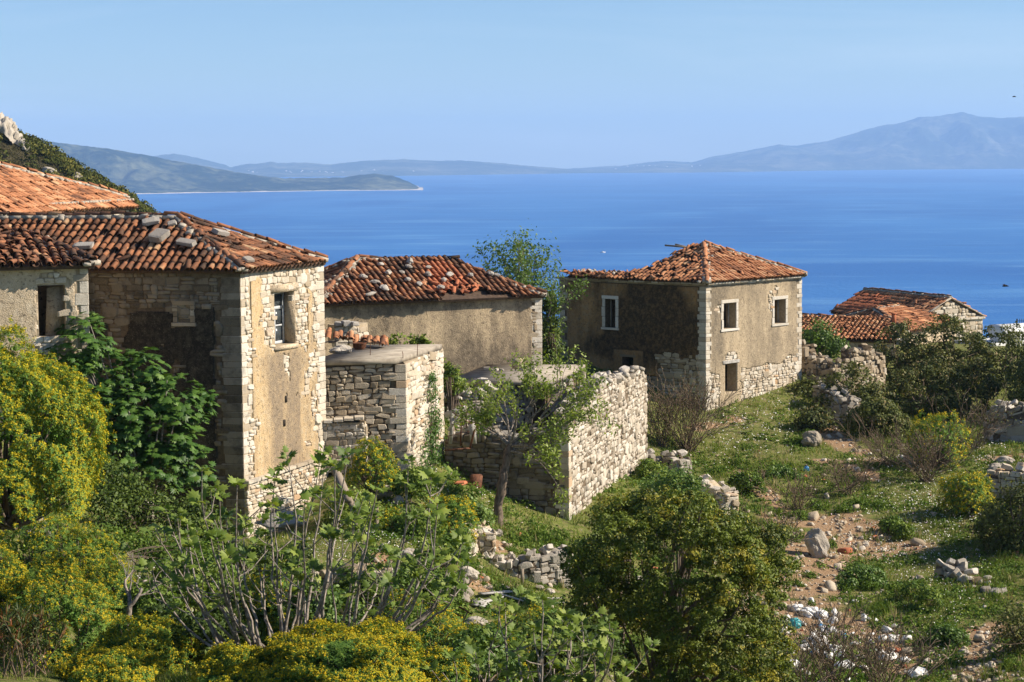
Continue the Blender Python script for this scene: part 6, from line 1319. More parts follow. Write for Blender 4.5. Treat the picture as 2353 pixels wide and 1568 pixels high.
fig_crown('fig_tree', 'dense dark green fig tree against the shaded wall of the tall house', [(190,790,75,-.2),(150,850,60,-.6),(240,860,75,0),(330,860,70,.1),(400,920,75,0),(300,950,95,-.3),(450,930,45,.3),(380,1010,85,-.3),(260,1040,90,-.5),(350,1080,90,-.5),(430,1060,60,-.1),(270,960,80,-.4),(220,930,60,-.6)], 55.3, 640, 330, 'fig_dark', .27, 330, 220)
# the two foreground figs: bare grey stems ending in tufts of leaves
def bare_fig(name, label, stems, Y, seed, size=.205, nleaf=300, back=.35):
    rng = np.random.default_rng(seed); b0 = stand(np.mean([s[0] for s in stems]), Y, 1500); root = thing(name, label, 'tree', b0); mb = []; tips = []
    for bx, by, tx, ty in stems:
        y0 = Y + rng.normal(0, .25); y1 = Y + rng.normal(0, .8); a = P(bx, by, y0); e = P(tx, ty, y1); ctl = a * .45 + e * .55; ctl[0] = a[0] + (e[0] - a[0]) * rng.uniform(.62, .95); ctl[2] = a[2] + (e[2] - a[2]) * rng.uniform(.22, .42); t_ = np.linspace(0, 1, 12)[:, None]
        c = (1 - t_) ** 2 * a + 2 * t_ * (1 - t_) * ctl + t_ ** 2 * e + np.cumsum(rng.normal(0, .022, (12, 3)), 0) * np.sin(t_ * 3.14); Ls = np.linalg.norm(e - a); r = np.linspace(.012 + .007 * Ls, .007, 12); mb.append((c, r)); tips.append((e, unit(c[-1] - c[-3]), 1.0))
        for q in range(int(rng.integers(2, 5))):
            i = int(rng.integers(4, 11)); d = unit(rng.normal(size=3) * [1, .8, .3] + [0, 0, .9]); l = rng.uniform(.25, .75); p2 = c[i] + d * l + [0, 0, .1 * l]; mid_ = c[i] + d * l * .5 + rng.normal(0, .03, 3) - [0, 0, .06]; mb.append((np.array([c[i], mid_, p2]), np.array([.010, .008, .006])))
            if rng.random() < .75: tips.append((p2, unit(d + [0, 0, .8]), .8))
    tubes(mb, 'stems', M['bark_fig'], root, 6, .006); Ls_ = []
    for e, d, sc_ in tips:
        n = int(rng.integers(6, 10)); a = np.arange(n) * 2.4 + rng.random() * 6; ax = unit(d * .5 + [.12, -.35, .8]); X, Yv = frames(ax[None], rng)
        for k in range(n):
            o_ = X[0] * math.cos(a[k]) + Yv[0] * math.sin(a[k]); el = rng.uniform(.0, 1.1) + .9 * (k > n - 3); D = unit(o_ + ax * el); N = unit(ax - (ax @ D) * D + rng.normal(0, .3, 3)); N = unit(N - (N @ D) * D); s = size * sc_ * rng.uniform(.65, 1.15) * (.6 if k > n - 3 else 1); m = np.eye(4); m[:3, 0] = np.cross(D, N) * s; m[:3, 1] = D * s; m[:3, 2] = N * s; m[:3, 3] = e + D * .035 - ax * rng.uniform(0, .09); Ls_.append(m)
    Ms = np.array(Ls_); which = rng.integers(4, size=len(Ms)); meshes = [make_mesh('fig_leaf_shape', V, T) for V, T in FIGT]
    for m in meshes: m.materials.append(M['fig_leaf'])
    pieces(root, 'leaf', 'foliage', meshes, FIGT, Ms, which, rng.random(len(Ms)), M['fig_leaf'], -Ms[:, 1, 3], nleaf); return root
bare_fig('bare_stemmed_fig', 'foreground fig with bare grey stems and leaf tufts in front of the tall house', [(513,1500,380,1168),(520,1500,430,1205),(513,1500,345,1290),(554,1495,460,1150),(554,1495,505,1135),(560,1495,440,1250),(588,1492,545,1112),(588,1492,500,1230),(600,1492,560,1190),(649,1492,630,1160),(649,1492,660,1045),(655,1490,632,1098),(670,1484,700,1150),(640,1490,590,1290),(670,1484,735,1060),(610,1490,470,1300),(530,1500,400,1330),(660,1488,690,1240),(680,1484,650,1270),(575,1494,530,1280),(690,1480,745,1035),(540,1498,350,1220),(625,1490,610,1225),(565,1495,420,1290),(600,1490,520,1180)], 29.5, 401)
bare_fig('leaning_stemmed_fig', 'foreground fig whose grey stems lean to the right at the bottom centre', [(700,1500,770,1068),(705,1500,795,1130),(720,1500,800,1040),(760,1498,810,1195),(800,1495,868,1118),(790,1497,840,1215),(830,1490,930,1105),(850,1485,945,1180),(860,1480,990,1095),(870,1478,1005,1160),(880,1476,1060,1235),(870,1480,1030,1290),(885,1478,1050,1330),(820,1492,900,1270),(780,1498,755,1230),(740,1500,720,1300),(870,1480,960,1320),(890,1480,1010,1370),(760,1500,870,1330),(700,1500,700,1330),(845,1488,985,1260)], 29.0, 402)
bare_fig('low_foreground_fig', 'low leafy fig shrub at the bottom edge under the evergreen oak', [(1170,1640,1145,1405),(1175,1640,1160,1385),(1230,1650,1246,1377),(1235,1650,1225,1440),(1260,1650,1300,1410),(1320,1650,1337,1429),(1340,1650,1407,1444),(1240,1650,1240,1472),(1300,1650,1303,1466),(1330,1650,1370,1490),(1350,1650,1395,1517),(1060,1640,1041,1508),(1090,1640,1092,1500),(1190,1640,1187,1487),(1216,1650,1216,1547),(1310,1650,1325,1527),(1380,1650,1440,1530),(1120,1640,1110,1550),(1270,1650,1275,1530),(1400,1650,1420,1570),(1150,1640,1130,1470),(1360,1650,1345,1560)], 28.2, 403, .2)
# small dead tree in the lower left grass
rng = np.random.default_rng(31); segs, tips = [], []; b = P(290, 1440, 33); dt = thing('dead_sapling', 'small bare forked sapling in the lower left grass', 'tree', b)
segs.append((np.array([b - [0, 0, .3], P(297, 1395, 33)]), np.array([.055, .05])))
for e in (P(352, 1355, 33), P(310, 1330, 33.2)): grow(rng, P(297, 1395, 33), e - P(297, 1395, 33), .5, .04, 3, .7, (2, 3), .05, .75, segs, tips, .2)
tubes(segs, 'branches', M['bark_fig'], dt, 5)
# leaning tree in the ruin and the tree behind
def real_tree(name, label, trunk, L, r, depth, seed, per, size, matname, crown_dirs, spread=.5, ratio=.66, kids=(2, 4), bark='bark', up=.25, leafspread=.09):
    rng = np.random.default_rng(seed); root = thing(name, label, 'tree', trunk[0]); segs, tips = [], []; segs.append((np.array(trunk), np.linspace(r * 1.25, r * .85, len(trunk))))
    for d, l in crown_dirs: grow(rng, trunk[-1] - (trunk[-1] - trunk[-2]) * rng.uniform(0, .3), d, l, r * .34, depth, spread, kids, up, ratio, segs, tips)
    mb = MB(); pts, rad = segs[0]; f = np.linspace(0, len(pts) - 1, 14); pp = np.stack([np.interp(f, np.arange(len(pts)), pts[:, k]) for k in range(3)], -1); mb.tube(pp + np.random.default_rng(seed).normal(0, .02, pp.shape), np.interp(f, np.arange(len(pts)), rad) * (1 + .12 * np.sin(f * 5)), 10); obj('trunk', mb.mesh('trunk', True), M[bark], root)
    tubes(segs[1:], 'branches', M['bark_fig'], root, 5)['kind'] = 'stuff'; Ms = twig_leaves(rng, tips, per, size, leafspread); leaf_mesh('leaves', [OVAL], Ms, rng.random(len(Ms)), M[matname], root, rng); return root
b = P(1140, 1215, 62)
real_tree('leaning_tree', 'leafy light green tree with a leaning dark trunk in the middle of the ruin', [b - [0, 0, .3], P(1146, 1160, 62), P(1158, 1090, 62.2), P(1172, 1020, 62.4)], 1.6, .14, 3, 501, 14, .11, 'tree_leaf', [((.55, 0, .9), 1.6), ((-.8, .2, .6), 1.2), ((.2, -.3, .9), 1.45), ((1.3, .2, .4), 1.6), ((1.2, .1, .9), 1.9), ((-.15, .3, .9), 1.2), ((1.4, -.2, .0), 1.5), ((-.8, 0, .6), 1.0), ((.9, -.5, .2), 1.3), ((.5, -.4, .1), 1.1), ((1.3, 0, 1.0), 1.9)], .5, .68, (3, 4), up=.05)
b = stand(1215, 87); b[2] = -11.0
real_tree('background_tree', 'light green tree standing between the middle and the right house', [b, b + [0, 0, 1.5], b + [.05, 0, 2.8]], 1.6, .12, 3, 502, 16, .13, 'tree_leaf_b', [((.0, 0, 1), 1.7), ((-.75, 0, 1), 1.8), ((.35, .1, 1), 1.7), ((-.4, .3, 1), 2.0), ((.2, -.3, .9), 1.6), ((-.9, -.2, .6), 1.5), ((.1, .1, 1.2), 2.1), ((-.6, 0, .2), 1.2)], .46, .68, (2, 4), leafspread=.15)
leafy('light_crowned_tree', 'airy light green crown rising behind the middle house roof', 'tree', [(1195,640,58),(1225,690,48),(1160,610,45),(1235,620,40),(1210,750,52),(1130,590,34),(1225,575,32),(1180,700,55),(1250,770,28),(1190,560,28)], 88.5, 220, 24, .14, .26, 'tree_leaf_b', 1215, 510, depth_j=.5, trunk_r=.12)
leafy('gap_shrub', 'dark leafy shrub filling the gap between the middle and the right house', 'bush', [(1262,800,24),(1262,750,20),(1264,705,18),(1255,830,26)], 88, 100, 50, .14, .16, 'shade_leaf', 1265, 503)
leafy('hut_sapling', 'small fig sapling growing behind the hut roof', 'bush', [(917,785,14),(960,795,20),(975,800,12)], 70, 30, 22, .16, .1, 'fig_leaf', 940, 504)
leafy('hut_side_sapling', 'green sapling beside the right edge of the hut', 'bush', [(1030,875,18),(1030,850,12),(1048,890,14)], 69.5, 30, 25, .16, .12, 'fig_leaf', 1040, 505)
leafy('undergrowth', 'tangled undergrowth on the shaded bank below the fig tree', 'bush', [(230,1090,40),(280,1130,42),(350,1170,45),(430,1200,45),(500,1220,40),(300,1190,40),(240,1160,35)], 49.5, 150, 60, .1, .2, 'shade_leaf', 330, 506, depth_j=1.2, trunk_r=.014)
leafy('bank_bramble', 'green bramble on the bank left of the bare stemmed fig', 'bush', [(230,1250,45),(310,1270,45),(390,1280,42),(290,1320,40),(450,1290,40)], 43, 130, 60, .085, .17, 'bush_leaf', 330, 507, depth_j=1.0, trunk_r=.014)
leafy('garden_bramble', 'green bramble on the grass below the stub garden wall', 'bush', [(800,1160,35),(840,1190,35),(770,1200,30),(880,1215,26)], 54, 90, 50, .1, .17, 'tree_leaf', 820, 508, depth_j=.6, trunk_r=.014)
leafy('terrace_bramble', 'low green bush on the grass terrace behind the leaning fig', 'bush', [(960,1200,30),(990,1215,26),(930,1230,24)], 53.5, 60, 50, .1, .15, 'weed', 960, 509, depth_j=.5, trunk_r=.014)
for k, (lab, lobes, Y, bp, mt) in enumerate([
    ('leafy green bush behind the left fig stems', [(400,1350,60),(470,1330,55),(520,1370,60),(440,1400,60)], 36, 460, 'bush_leaf'),
    ('deep green bush under the middle of the left fig', [(560,1400,60),(620,1380,55),(590,1440,60)], 34.5, 590, 'bush_leaf'),
    ('green bush in the gully behind the leaning fig stems', [(960,1330,45),(1010,1360,45),(920,1350,40)], 41, 960, 'bush_leaf'),
    ('leafy green bush filling the space under the left fig', [(380,1450,65),(450,1470,60),(520,1480,55),(330,1480,50)], 32, 420, 'tree_leaf_b'),
    ('dark bush between the two bare stemmed figs', [(720,1420,60),(660,1430,55),(780,1420,55),(720,1380,45)], 33, 720, 'tree_leaf_b'),
    ('leafy green bush on the bank behind the leaning fig', [(830,1370,45),(900,1400,50),(860,1420,50)], 35, 860, 'bush_leaf'),
    ('dark green bush at the bottom between golden dome and low fig', [(1040,1540,60),(1100,1500,55),(1130,1560,60)], 30.5, 1090, 'tree_leaf_b'),
    ('dark green bush behind the low foreground fig', [(1200,1490,65),(1290,1480,65),(1370,1500,55),(1250,1540,60)], 33, 1280, 'tree_leaf_b'),
    ('green bush on the left grass bank above the spurge mounds', [(330,1390,40),(290,1420,40),(370,1400,36)], 35, 330, 'bush_leaf'),
    ('green bush at the foot of the plinth of the tall house', [(480,1260,36),(540,1285,38),(600,1295,36),(680,1290,36)], 46, 570, 'bush_leaf')]):
    leafy('leafy_bush', lab, 'bush', lobes, Y, 130, 65, .08, .13, 'shade_leaf' if k % 2 else mt, bp, 520 + k, dome=.16, group='green bushes in the foreground', depth_j=.5, trunk_r=.04)
for k, (lab, lobes, Y, bp, mt) in enumerate([
    ('green sapling bush on the grass bank right of the hut spurge', [(930,1120,24),(950,1105,20),(965,1130,20)], 59.5, 945, 'bush_leaf'),
    ('green bush on the bank above the pale rubble', [(1085,1180,24),(1065,1165,20),(1105,1195,18)], 59, 1085, 'tree_leaf_b'),
    ('green bush on the grass behind the leaning fig tips', [(1010,1265,26),(1045,1255,22)], 51, 1020, 'bush_leaf'),
    ('low green bush above the dirt path on the slope', [(1715,1110,26),(1690,1125,20),(1740,1125,20)], 76, 1715, 'bush_leaf'),
    ('low green bush below the bright blue bag', [(1800,1095,26),(1775,1105,22),(1825,1105,18)], 78.5, 1800, 'tree_leaf_b'),
    ('low green bush on the middle of the right slope', [(2050,1215,22),(2075,1225,20)], 70.5, 2060, 'bush_leaf'),
    ('low green bush beside the reddish earth scar', [(1975,1325,28),(2005,1335,24),(1950,1340,20)], 64, 1980, 'tree_leaf_b'),
    ('low green bush left of the slope stone row', [(2110,1365,28),(2080,1375,22),(2140,1375,22)], 61.5, 2110, 'bush_leaf'),
    ('low green bush near the lower right path', [(2170,1470,28),(2200,1480,22)], 57, 2180, 'tree_leaf_b'),
    ('low green bush at the foot of the sunlit ruin wall', [(1490,1085,24),(1515,1095,22),(1470,1105,20)], 77, 1490, 'bush_leaf')]):
    leafy('low_bush', lab, 'bush', lobes, Y, 60, 55, .1, .15, mt, bp, 540 + k, group='low green bushes on the slopes', depth_j=.4, trunk_r=.03, dome=.2)
# ivy on the sunlit hut wall
rng = np.random.default_rng(61); iv = thing('ivy', 'dark ivy climbing the sunlit end wall of the hut', 'plant', wh2.at(3.2, 0)); mi = []
for px, py, r in ((985, 905, 16), (988, 960, 18), (978, 1010, 20), (972, 1050, 24), (985, 1080, 26), (990, 1040, 18), (982, 870, 9), (993, 985, 14), (965, 1085, 22)):
    u_, v_ = wh2.uv(px, py); k = 230; s_ = r / FPX * 66; uu = u_ + rng.normal(0, s_ * 1.7, k); vv = v_ + rng.normal(0, s_ * .8, k); ok = (uu < wh2.L - .15) & (uu > .4); mi.append(wh2.at(uu, vv, .1 + np.abs(rng.normal(0, .09, k)))[ok])
L = np.concatenate(mi); N = unit(wh2.n + rng.normal(size=L.shape) * .6); X, Yv = frames(N, rng); s = (.1 * rng.uniform(.6, 1.3, len(L)))[:, None]; leaf_mesh('leaves', [OVAL], mats(X * s, Yv * s, N * s, L), rng.random(len(L)), M['fig_dark'], iv, rng)
segs = []
for k in range(7):
    a = wh2.at(3.0 + .12 * k, 0.2, .08); e = wh2.at(3.2 + rng.normal(0, .4), 2.6 + rng.random(), .08); segs.append((np.array([a, (a + e) / 2 + rng.normal(0, .05, 3) * [1, 1, 0], e]), np.array([.03, .02, .01])))
tubes(segs, 'stems', M['bark'], iv, 5)
# dry twiggy bushes
def twig_bush(label, px, top, Y, rpx, seed, n=26, leaves=0, group='dry leafless bushes'):
    rng = np.random.default_rng(seed); b, h = below(px, top, Y); root = thing('dry_bush', label, 'bush', b, group); segs, tips = [], []; rx = rpx / FPX * Y
    for k in range(n):
        d = rng.normal(size=3) * [rx, rx * .7, 0] + [0, 0, h * 1.1]; grow(rng, b + rng.normal(0, .15, 3) * [1, 1, 0], d, np.linalg.norm(d) * .62, .016, 2, .5, (2, 3), .1, .6, segs, tips, .16)
    tubes(segs, 'twigs', M['twig'], root, 3, .009)['kind'] = 'stuff'
    if leaves: Ms = twig_leaves(rng, tips, leaves, .09, .08); leaf_mesh('leaves', [OVAL], Ms, rng.random(len(Ms)), M['laurel'], root, rng)
    return root
twig_bush('dry brown bush in front of the corner of the right house', 1580, 915, 84, 75, 601, 70, 1)
twig_bush('bare brown bush on the ruin side below the right house', 1520, 930, 84, 40, 602, 40, 1)
twig_bush('dry brown bush left of the yellow topped spurge on the right', 2050, 1010, 80, 60, 603, 30)
twig_bush('large dry brown bush under the yellow topped spurge', 2130, 1020, 77.5, 75, 604, 44, 1)
twig_bush('dry brown bush between the thicket and the shaded corner wall', 2235, 950, 84, 55, 605, 30, 2)
twig_bush('dry bush on the dirt bank in the middle of the slope', 1945, 1085, 76, 50, 606, 26)
twig_bush('dry bush above the dirt path in the middle of the slope', 1830, 1120, 74, 50, 607, 26)
twig_bush('brown twiggy bush in front of the rubbish heap', 1920, 1440, 52.5, 90, 608, 40)
twig_bush('brown twiggy bush at the bottom edge below the rubbish', 2030, 1490, 51, 80, 609, 36)
twig_bush('bare bush at the bottom edge beside the evergreen oak', 1840, 1500, 50, 50, 610, 24)
twig_bush('dry bush below the bank right of the evergreen oak', 1760, 1195, 66, 45, 611, 22)
# oleander in the lower left corner
rng = np.random.default_rng(66); b = stand(50, 27.5, 1500); ol = thing('oleander', 'reddish narrow leaved oleander in the bottom left corner', 'bush', b); segs, tips = [], []
for k in range(26): d = rng.normal(size=3) * [.55, .4, 0] + [0, 0, 1]; grow(rng, b + rng.normal(0, .2, 3) * [1, 1, 0], d, .62, .012, 1, .4, (2, 3), .2, .6, segs, tips)
tubes(segs, 'stems', M['twig'], ol, 4); Ms = twig_leaves(rng, tips, 16, .0, .0); k = len(Ms); D = unit(rng.normal(size=(k, 3)) * .6 + [0, 0, .9]); Zn = unit(np.cross(D, rng.normal(size=(k, 3)))); s = .16 * rng.uniform(.6, 1.2, k)[:, None]
leaf_mesh('leaves', [NARROW], mats(np.cross(D, Zn) * s * 1.3, D * s, Zn * s, Ms[:, :3, 3]), rng.random(k), m_leaf('oleander_leaf', [(0, (0.05, 0.08, 0.02)), (0.6, (0.09, 0.12, 0.03)), (1, (0.22, 0.07, 0.03))]), ol, rng)
# weeds: leafy clumps on the slope, sharing three shapes
def weed_shape(seed, n):
    rng = np.random.default_rng(seed); k = 30; c = unit(rng.normal(size=(k, 3)) + [0, 0, .4]) * rng.uniform(.4, 1, (k, 1)) * [1, 1, .62]; c[:, 2] = np.abs(c[:, 2]); L = np.repeat(c, n // k, 0) + rng.normal(size=(k * (n // k), 3)) * .13; L[:, 2] = np.abs(L[:, 2]); N = unit(rng.normal(size=L.shape) * .8 + [0, 0, .6]); X, Yv = frames(N, rng); s = .16 * rng.uniform(.6, 1.4, len(L))[:, None]
    V, T, r = inst([OVAL], mats(X * s, Yv * s, N * s, L), np.zeros(len(L), int), rng.random(len(L))); me = make_mesh('weed_shape', V, T, r); me.materials.append(M['weed']); return me
WEED = [weed_shape(k, 900) for k in range(3)]
rng = np.random.default_rng(67)
WSPOT = [('leafy weed clump on the slope by the dirt path', [(1760,1080,28),(1790,1075,30),(1700,1060,22),(1830,1015,22),(1720,1030,18),(1860,1000,16)]),
         ('leafy weed clump above the dirt bank', [(1980,1155,30),(1940,1170,26),(1880,1160,30),(1830,1185,30),(1790,1180,26),(2020,1160,24),(1760,1200,24)]),
         ('leafy weed clump beside the white boulder on the slope', [(1830,1235,26),(1905,1250,20),(1860,1320,24),(1830,1340,20),(1810,1300,24)]),
         ('leafy weed clump in the patch below the dirt bank', [(1960,1310,28),(2010,1300,26),(2060,1300,20),(2100,1290,22),(1950,1350,26),(2000,1350,28),(2060,1350,28),(2120,1340,24),(2080,1390,26),(2030,1400,24),(2140,1400,22),(2000,1410,20),(1900,1400,18),(1860,1390,16)]),
         ('leafy weed clump near the lower right path', [(2150,1480,26),(2190,1500,24),(2130,1510,22),(2180,1440,20),(2310,1480,26),(2330,1530,30),(2290,1550,24),(2230,1400,18)]),
         ('rank green weed clump at the foot of the leaning tree', [(1190,1240,30),(1230,1230,32),(1265,1245,30),(1250,1270,28),(1210,1275,26),(1175,1265,20),(1285,1225,24)]),
         ('green weed clump in the shade of the hut and ruin', [(1040,1130,20),(1070,1140,18),(1090,1125,14),(1010,1120,14),(880,1070,18),(905,1085,14)]),
         ('weed clump at the foot of the shaded fig tree', [(300,1190,30),(340,1210,28),(260,1170,26),(400,1220,26),(370,1180,24),(310,1240,22),(440,1230,22)]),
         ('green weed clump beside the ruin wall on the right', [(1490,1075,20),(1530,1080,22),(1480,1060,14),(1570,1080,20),(1610,1060,18),(1650,1080,22)]),
         ('weed clump under the low garden wall', [(1180,1340,12),(1240,1345,14),(1280,1345,16),(1110,1345,12)])]
for lab, pts in WSPOT:
    for (px, py, r), nw_ in zip(pts, nth([p[0] for p in pts])):
        p = ground(px, py + r * .3); s = r / FPX * p[1]
        tag(obj('weed_clump', WEED[int(rng.integers(3))], None, None, Matrix.Translation((p - [0, 0, .05]).tolist()) @ Matrix.Rotation(rng.uniform(0, 6), 4, 'Z') @ Matrix.Diagonal((s * 1.15, s, s * rng.uniform(1.0, 1.7), 1))), nw_ + ' ' + lab.replace('leafy ', ''), 'weeds', lab.replace('leafy weed clump', 'weeds').replace('weed clump', 'weeds'))
# ------------------------------------------------------------------ grass, daisies, scattered stones
rng = np.random.default_rng(70)
BLADE = (np.array([(-.5, 0, 0), (.5, 0, 0), (.15, .35, 1)]), np.array([(0, 1, 2)]))
def scatter(n, x0, x1, y0, y1):                          # points spread evenly over the picture region, dropped onto the ground
    Y = y0 * (y1 / y0) ** rng.random(n); px = rng.uniform(x0, x1, n); x = (px - W0 / 2) / FPX * Y; return x, Y
x, y = scatter(270000, -60, 2420, 27, 101); so = soil(x, y) + .9 * fbm(x * .55, y * .55, 41, 4); keep = (so < .74) & (rng.random(len(x)) < .35 + .65 * (vn(x * 1.3, y * 1.3, 6) > .35)); x, y = x[keep], y[keep]; z = G(x, y); n = len(x)
N = unit(rng.normal(size=(n, 3)) * .38 + [0, 0, 1]); X, Yv = frames(N, rng); hgt = (.05 + .22 * vn(x * .8, y * .8, 13) ** 2) * rng.uniform(.6, 1.6, n); wd_ = rng.uniform(.018, .035, n) * (y / 60)
V, T, r = inst([BLADE], mats(X * wd_[:, None], Yv * .06, N * hgt[:, None], np.stack([x, y, z - .01], -1)), np.zeros(n, int), np.clip(rng.random(n) * .6 + .75 * (fbm(x * .6, y * .6, 3, 4) - .25), 0, .999))
tag(obj('grass', make_mesh('grass', V, T, r), M['grass']), 'short green spring grass over the terraces and slope', 'grass', kind='stuff')
PET = (np.array([(math.cos(a), math.sin(a), 0) for a in np.arange(6) * math.pi / 3]), np.array([(0, i, i + 1) for i in range(1, 5)]))
DZ = [(750,1290,110,60,700),(930,1250,90,35,500),(980,1110,70,40,260),(2080,1170,120,40,700),(2180,1220,120,50,900),(2150,1130,90,25,350),(1780,960,90,30,420),(1700,990,60,20,220),(2150,1300,120,40,520),(350,1300,50,40,300),(430,1440,40,70,320),(60,1460,80,40,420),(300,1360,40,40,160),(2200,1430,60,60,260),(1100,1150,40,25,90),(420,1330,80,40,220),(160,1500,60,30,160),(2280,1040,60,25,260),(2050,1260,70,30,260),(1650,1020,60,30,150),(860,1190,60,30,240)]
L = []
for cx, cy, sx, sy, k in DZ:
    k = int(k * .6)
    q = rng.normal(size=(k, 2)) * [sx * .55, sy * .55] + [cx, cy]
    c0 = ground(cx, cy); pl = np.array([0, 0, 1.0])
    Yq = c0[1] + (rng.normal(size=k)) * (sy * .55) * c0[1] ** 2 / FPX / 9.0 * 1.2; xq = (q[:, 0] - W0 / 2) / FPX * Yq; L.append(np.stack([xq, Yq, G(xq, Yq) + rng.uniform(.05, .14, k)], -1))
L = np.concatenate(L); n = len(L); N = unit(rng.normal(size=(n, 3)) * .35 + [.3, -.25, 1]); X, Yv = frames(N, rng); s = (rng.uniform(.012, .022, n) * np.maximum(L[:, 1] / 58, .75))[:, None]
V, T, r = inst([PET], mats(X * s, Yv * s, N * s, L), np.zeros(n, int), rng.random(n)); tag(obj('daisies', make_mesh('daisies', V, T, r), M['daisy']), 'white daisies scattered through the grass', 'flowers', kind='stuff')
# rubble on the dirt
x, y = scatter(52000, 850, 2420, 48, 97); so = soil(x, y); pr = so ** 1.6 * .6 + .02 + .09 * (fbm(x * .4, y * .4, 19, 3) > .56); keep = rng.random(len(x)) < pr; x, y = x[keep], y[keep]; n = len(x); s = np.clip(rng.lognormal(-2.95, .6, n), .03, .4)
N = unit(rng.normal(size=(n, 3)) * .4 + [0, 0, 1]); X, Yv = frames(N, rng); Lr = np.stack([x, y, G(x, y) + s * .12], -1); ms, tm = stone_set('tan'); Mr = mats(X * (s * 1.4)[:, None], Yv * s[:, None], N * (s * .7)[:, None], Lr)
m = rng.random(n); wh = rng.integers(len(ms), size=n)
for nm, lo, hi, mm, lab in (('rubble', 0, .62, 'tan', 'loose brown rubble lying on the dirt of the slope'), ('pale_rubble', .62, .965, 'cream', 'pale loose stones strewn over the slope'), ('tile_shards', .965, 1, 'tile_red', 'broken orange tile shards strewn over the slope')):
    k = (m >= lo) & (m < hi); tmm = stone_set(mm)[1]; V, T, r = inst(tmm, Mr[k], wh[k], rng.random(int(k.sum()))); tag(obj(nm, make_mesh(nm, V, T, r), M[mm]), lab, 'rubble', kind='stuff')
x, y = scatter(12000, 820, 2420, 46, 97); keep = (soil(x, y) < .6) & (fbm(x * .35, y * .35, 51, 4) > .40); x, y = x[keep], y[keep]; k = len(x); c = np.stack([x, y, G(x, y)], -1); rr_ = rng.uniform(.1, .42, k) * (.4 + 1.2 * vn(x * .4, y * .4, 5) ** 1.5)
Ms = blob_leaves(rng, c, rr_, 22, .10, .6, .3); V, T, r = inst([OVAL], Ms, np.zeros(len(Ms), int), np.clip(np.repeat(rng.random(k) * .7, 22) + rng.random(len(Ms)) * .3, 0, .999)); tag(obj('low_herbs', make_mesh('low_herbs', V, T, r), M['weed']), 'low leafy herbs dotted through the grass of the slope', 'herbs', kind='stuff')
x, y = scatter(2600, 1000, 2420, 50, 97); keep = fbm(x * .5, y * .5, 71, 3) > .45; x, y = x[keep], y[keep]; k = len(x); per = 16   # dry stalks and tall grass in tufts
c = np.repeat(np.stack([x, y, G(x, y) - .02], -1), per, 0) + rng.normal(size=(k * per, 3)) * [.07, .07, 0]; N = unit(rng.normal(size=(k * per, 3)) * .32 + [0, 0, 1]); X, Yv = frames(N, rng); hg = np.repeat(rng.uniform(.18, .48, k), per) * rng.uniform(.6, 1.2, k * per)
V, T, r = inst([BLADE], mats(X * .028, Yv * .1, N * hg[:, None], c), np.zeros(k * per, int), np.clip(np.repeat(rng.random(k), per) * .7 + rng.random(k * per) * .3, 0, .999))
tag(obj('tall_grass', make_mesh('tall_grass', V, T, r), m_leaf('tall_grass_blade', [(0, (0.09, 0.14, 0.025)), (0.45, (0.17, 0.22, 0.05)), (0.6, (0.30, 0.25, 0.12)), (1, (0.42, 0.33, 0.19))], 0.8, 0.05, 0.3)), 'tufts of taller green and dry grass on the slope', 'grass', kind='stuff')
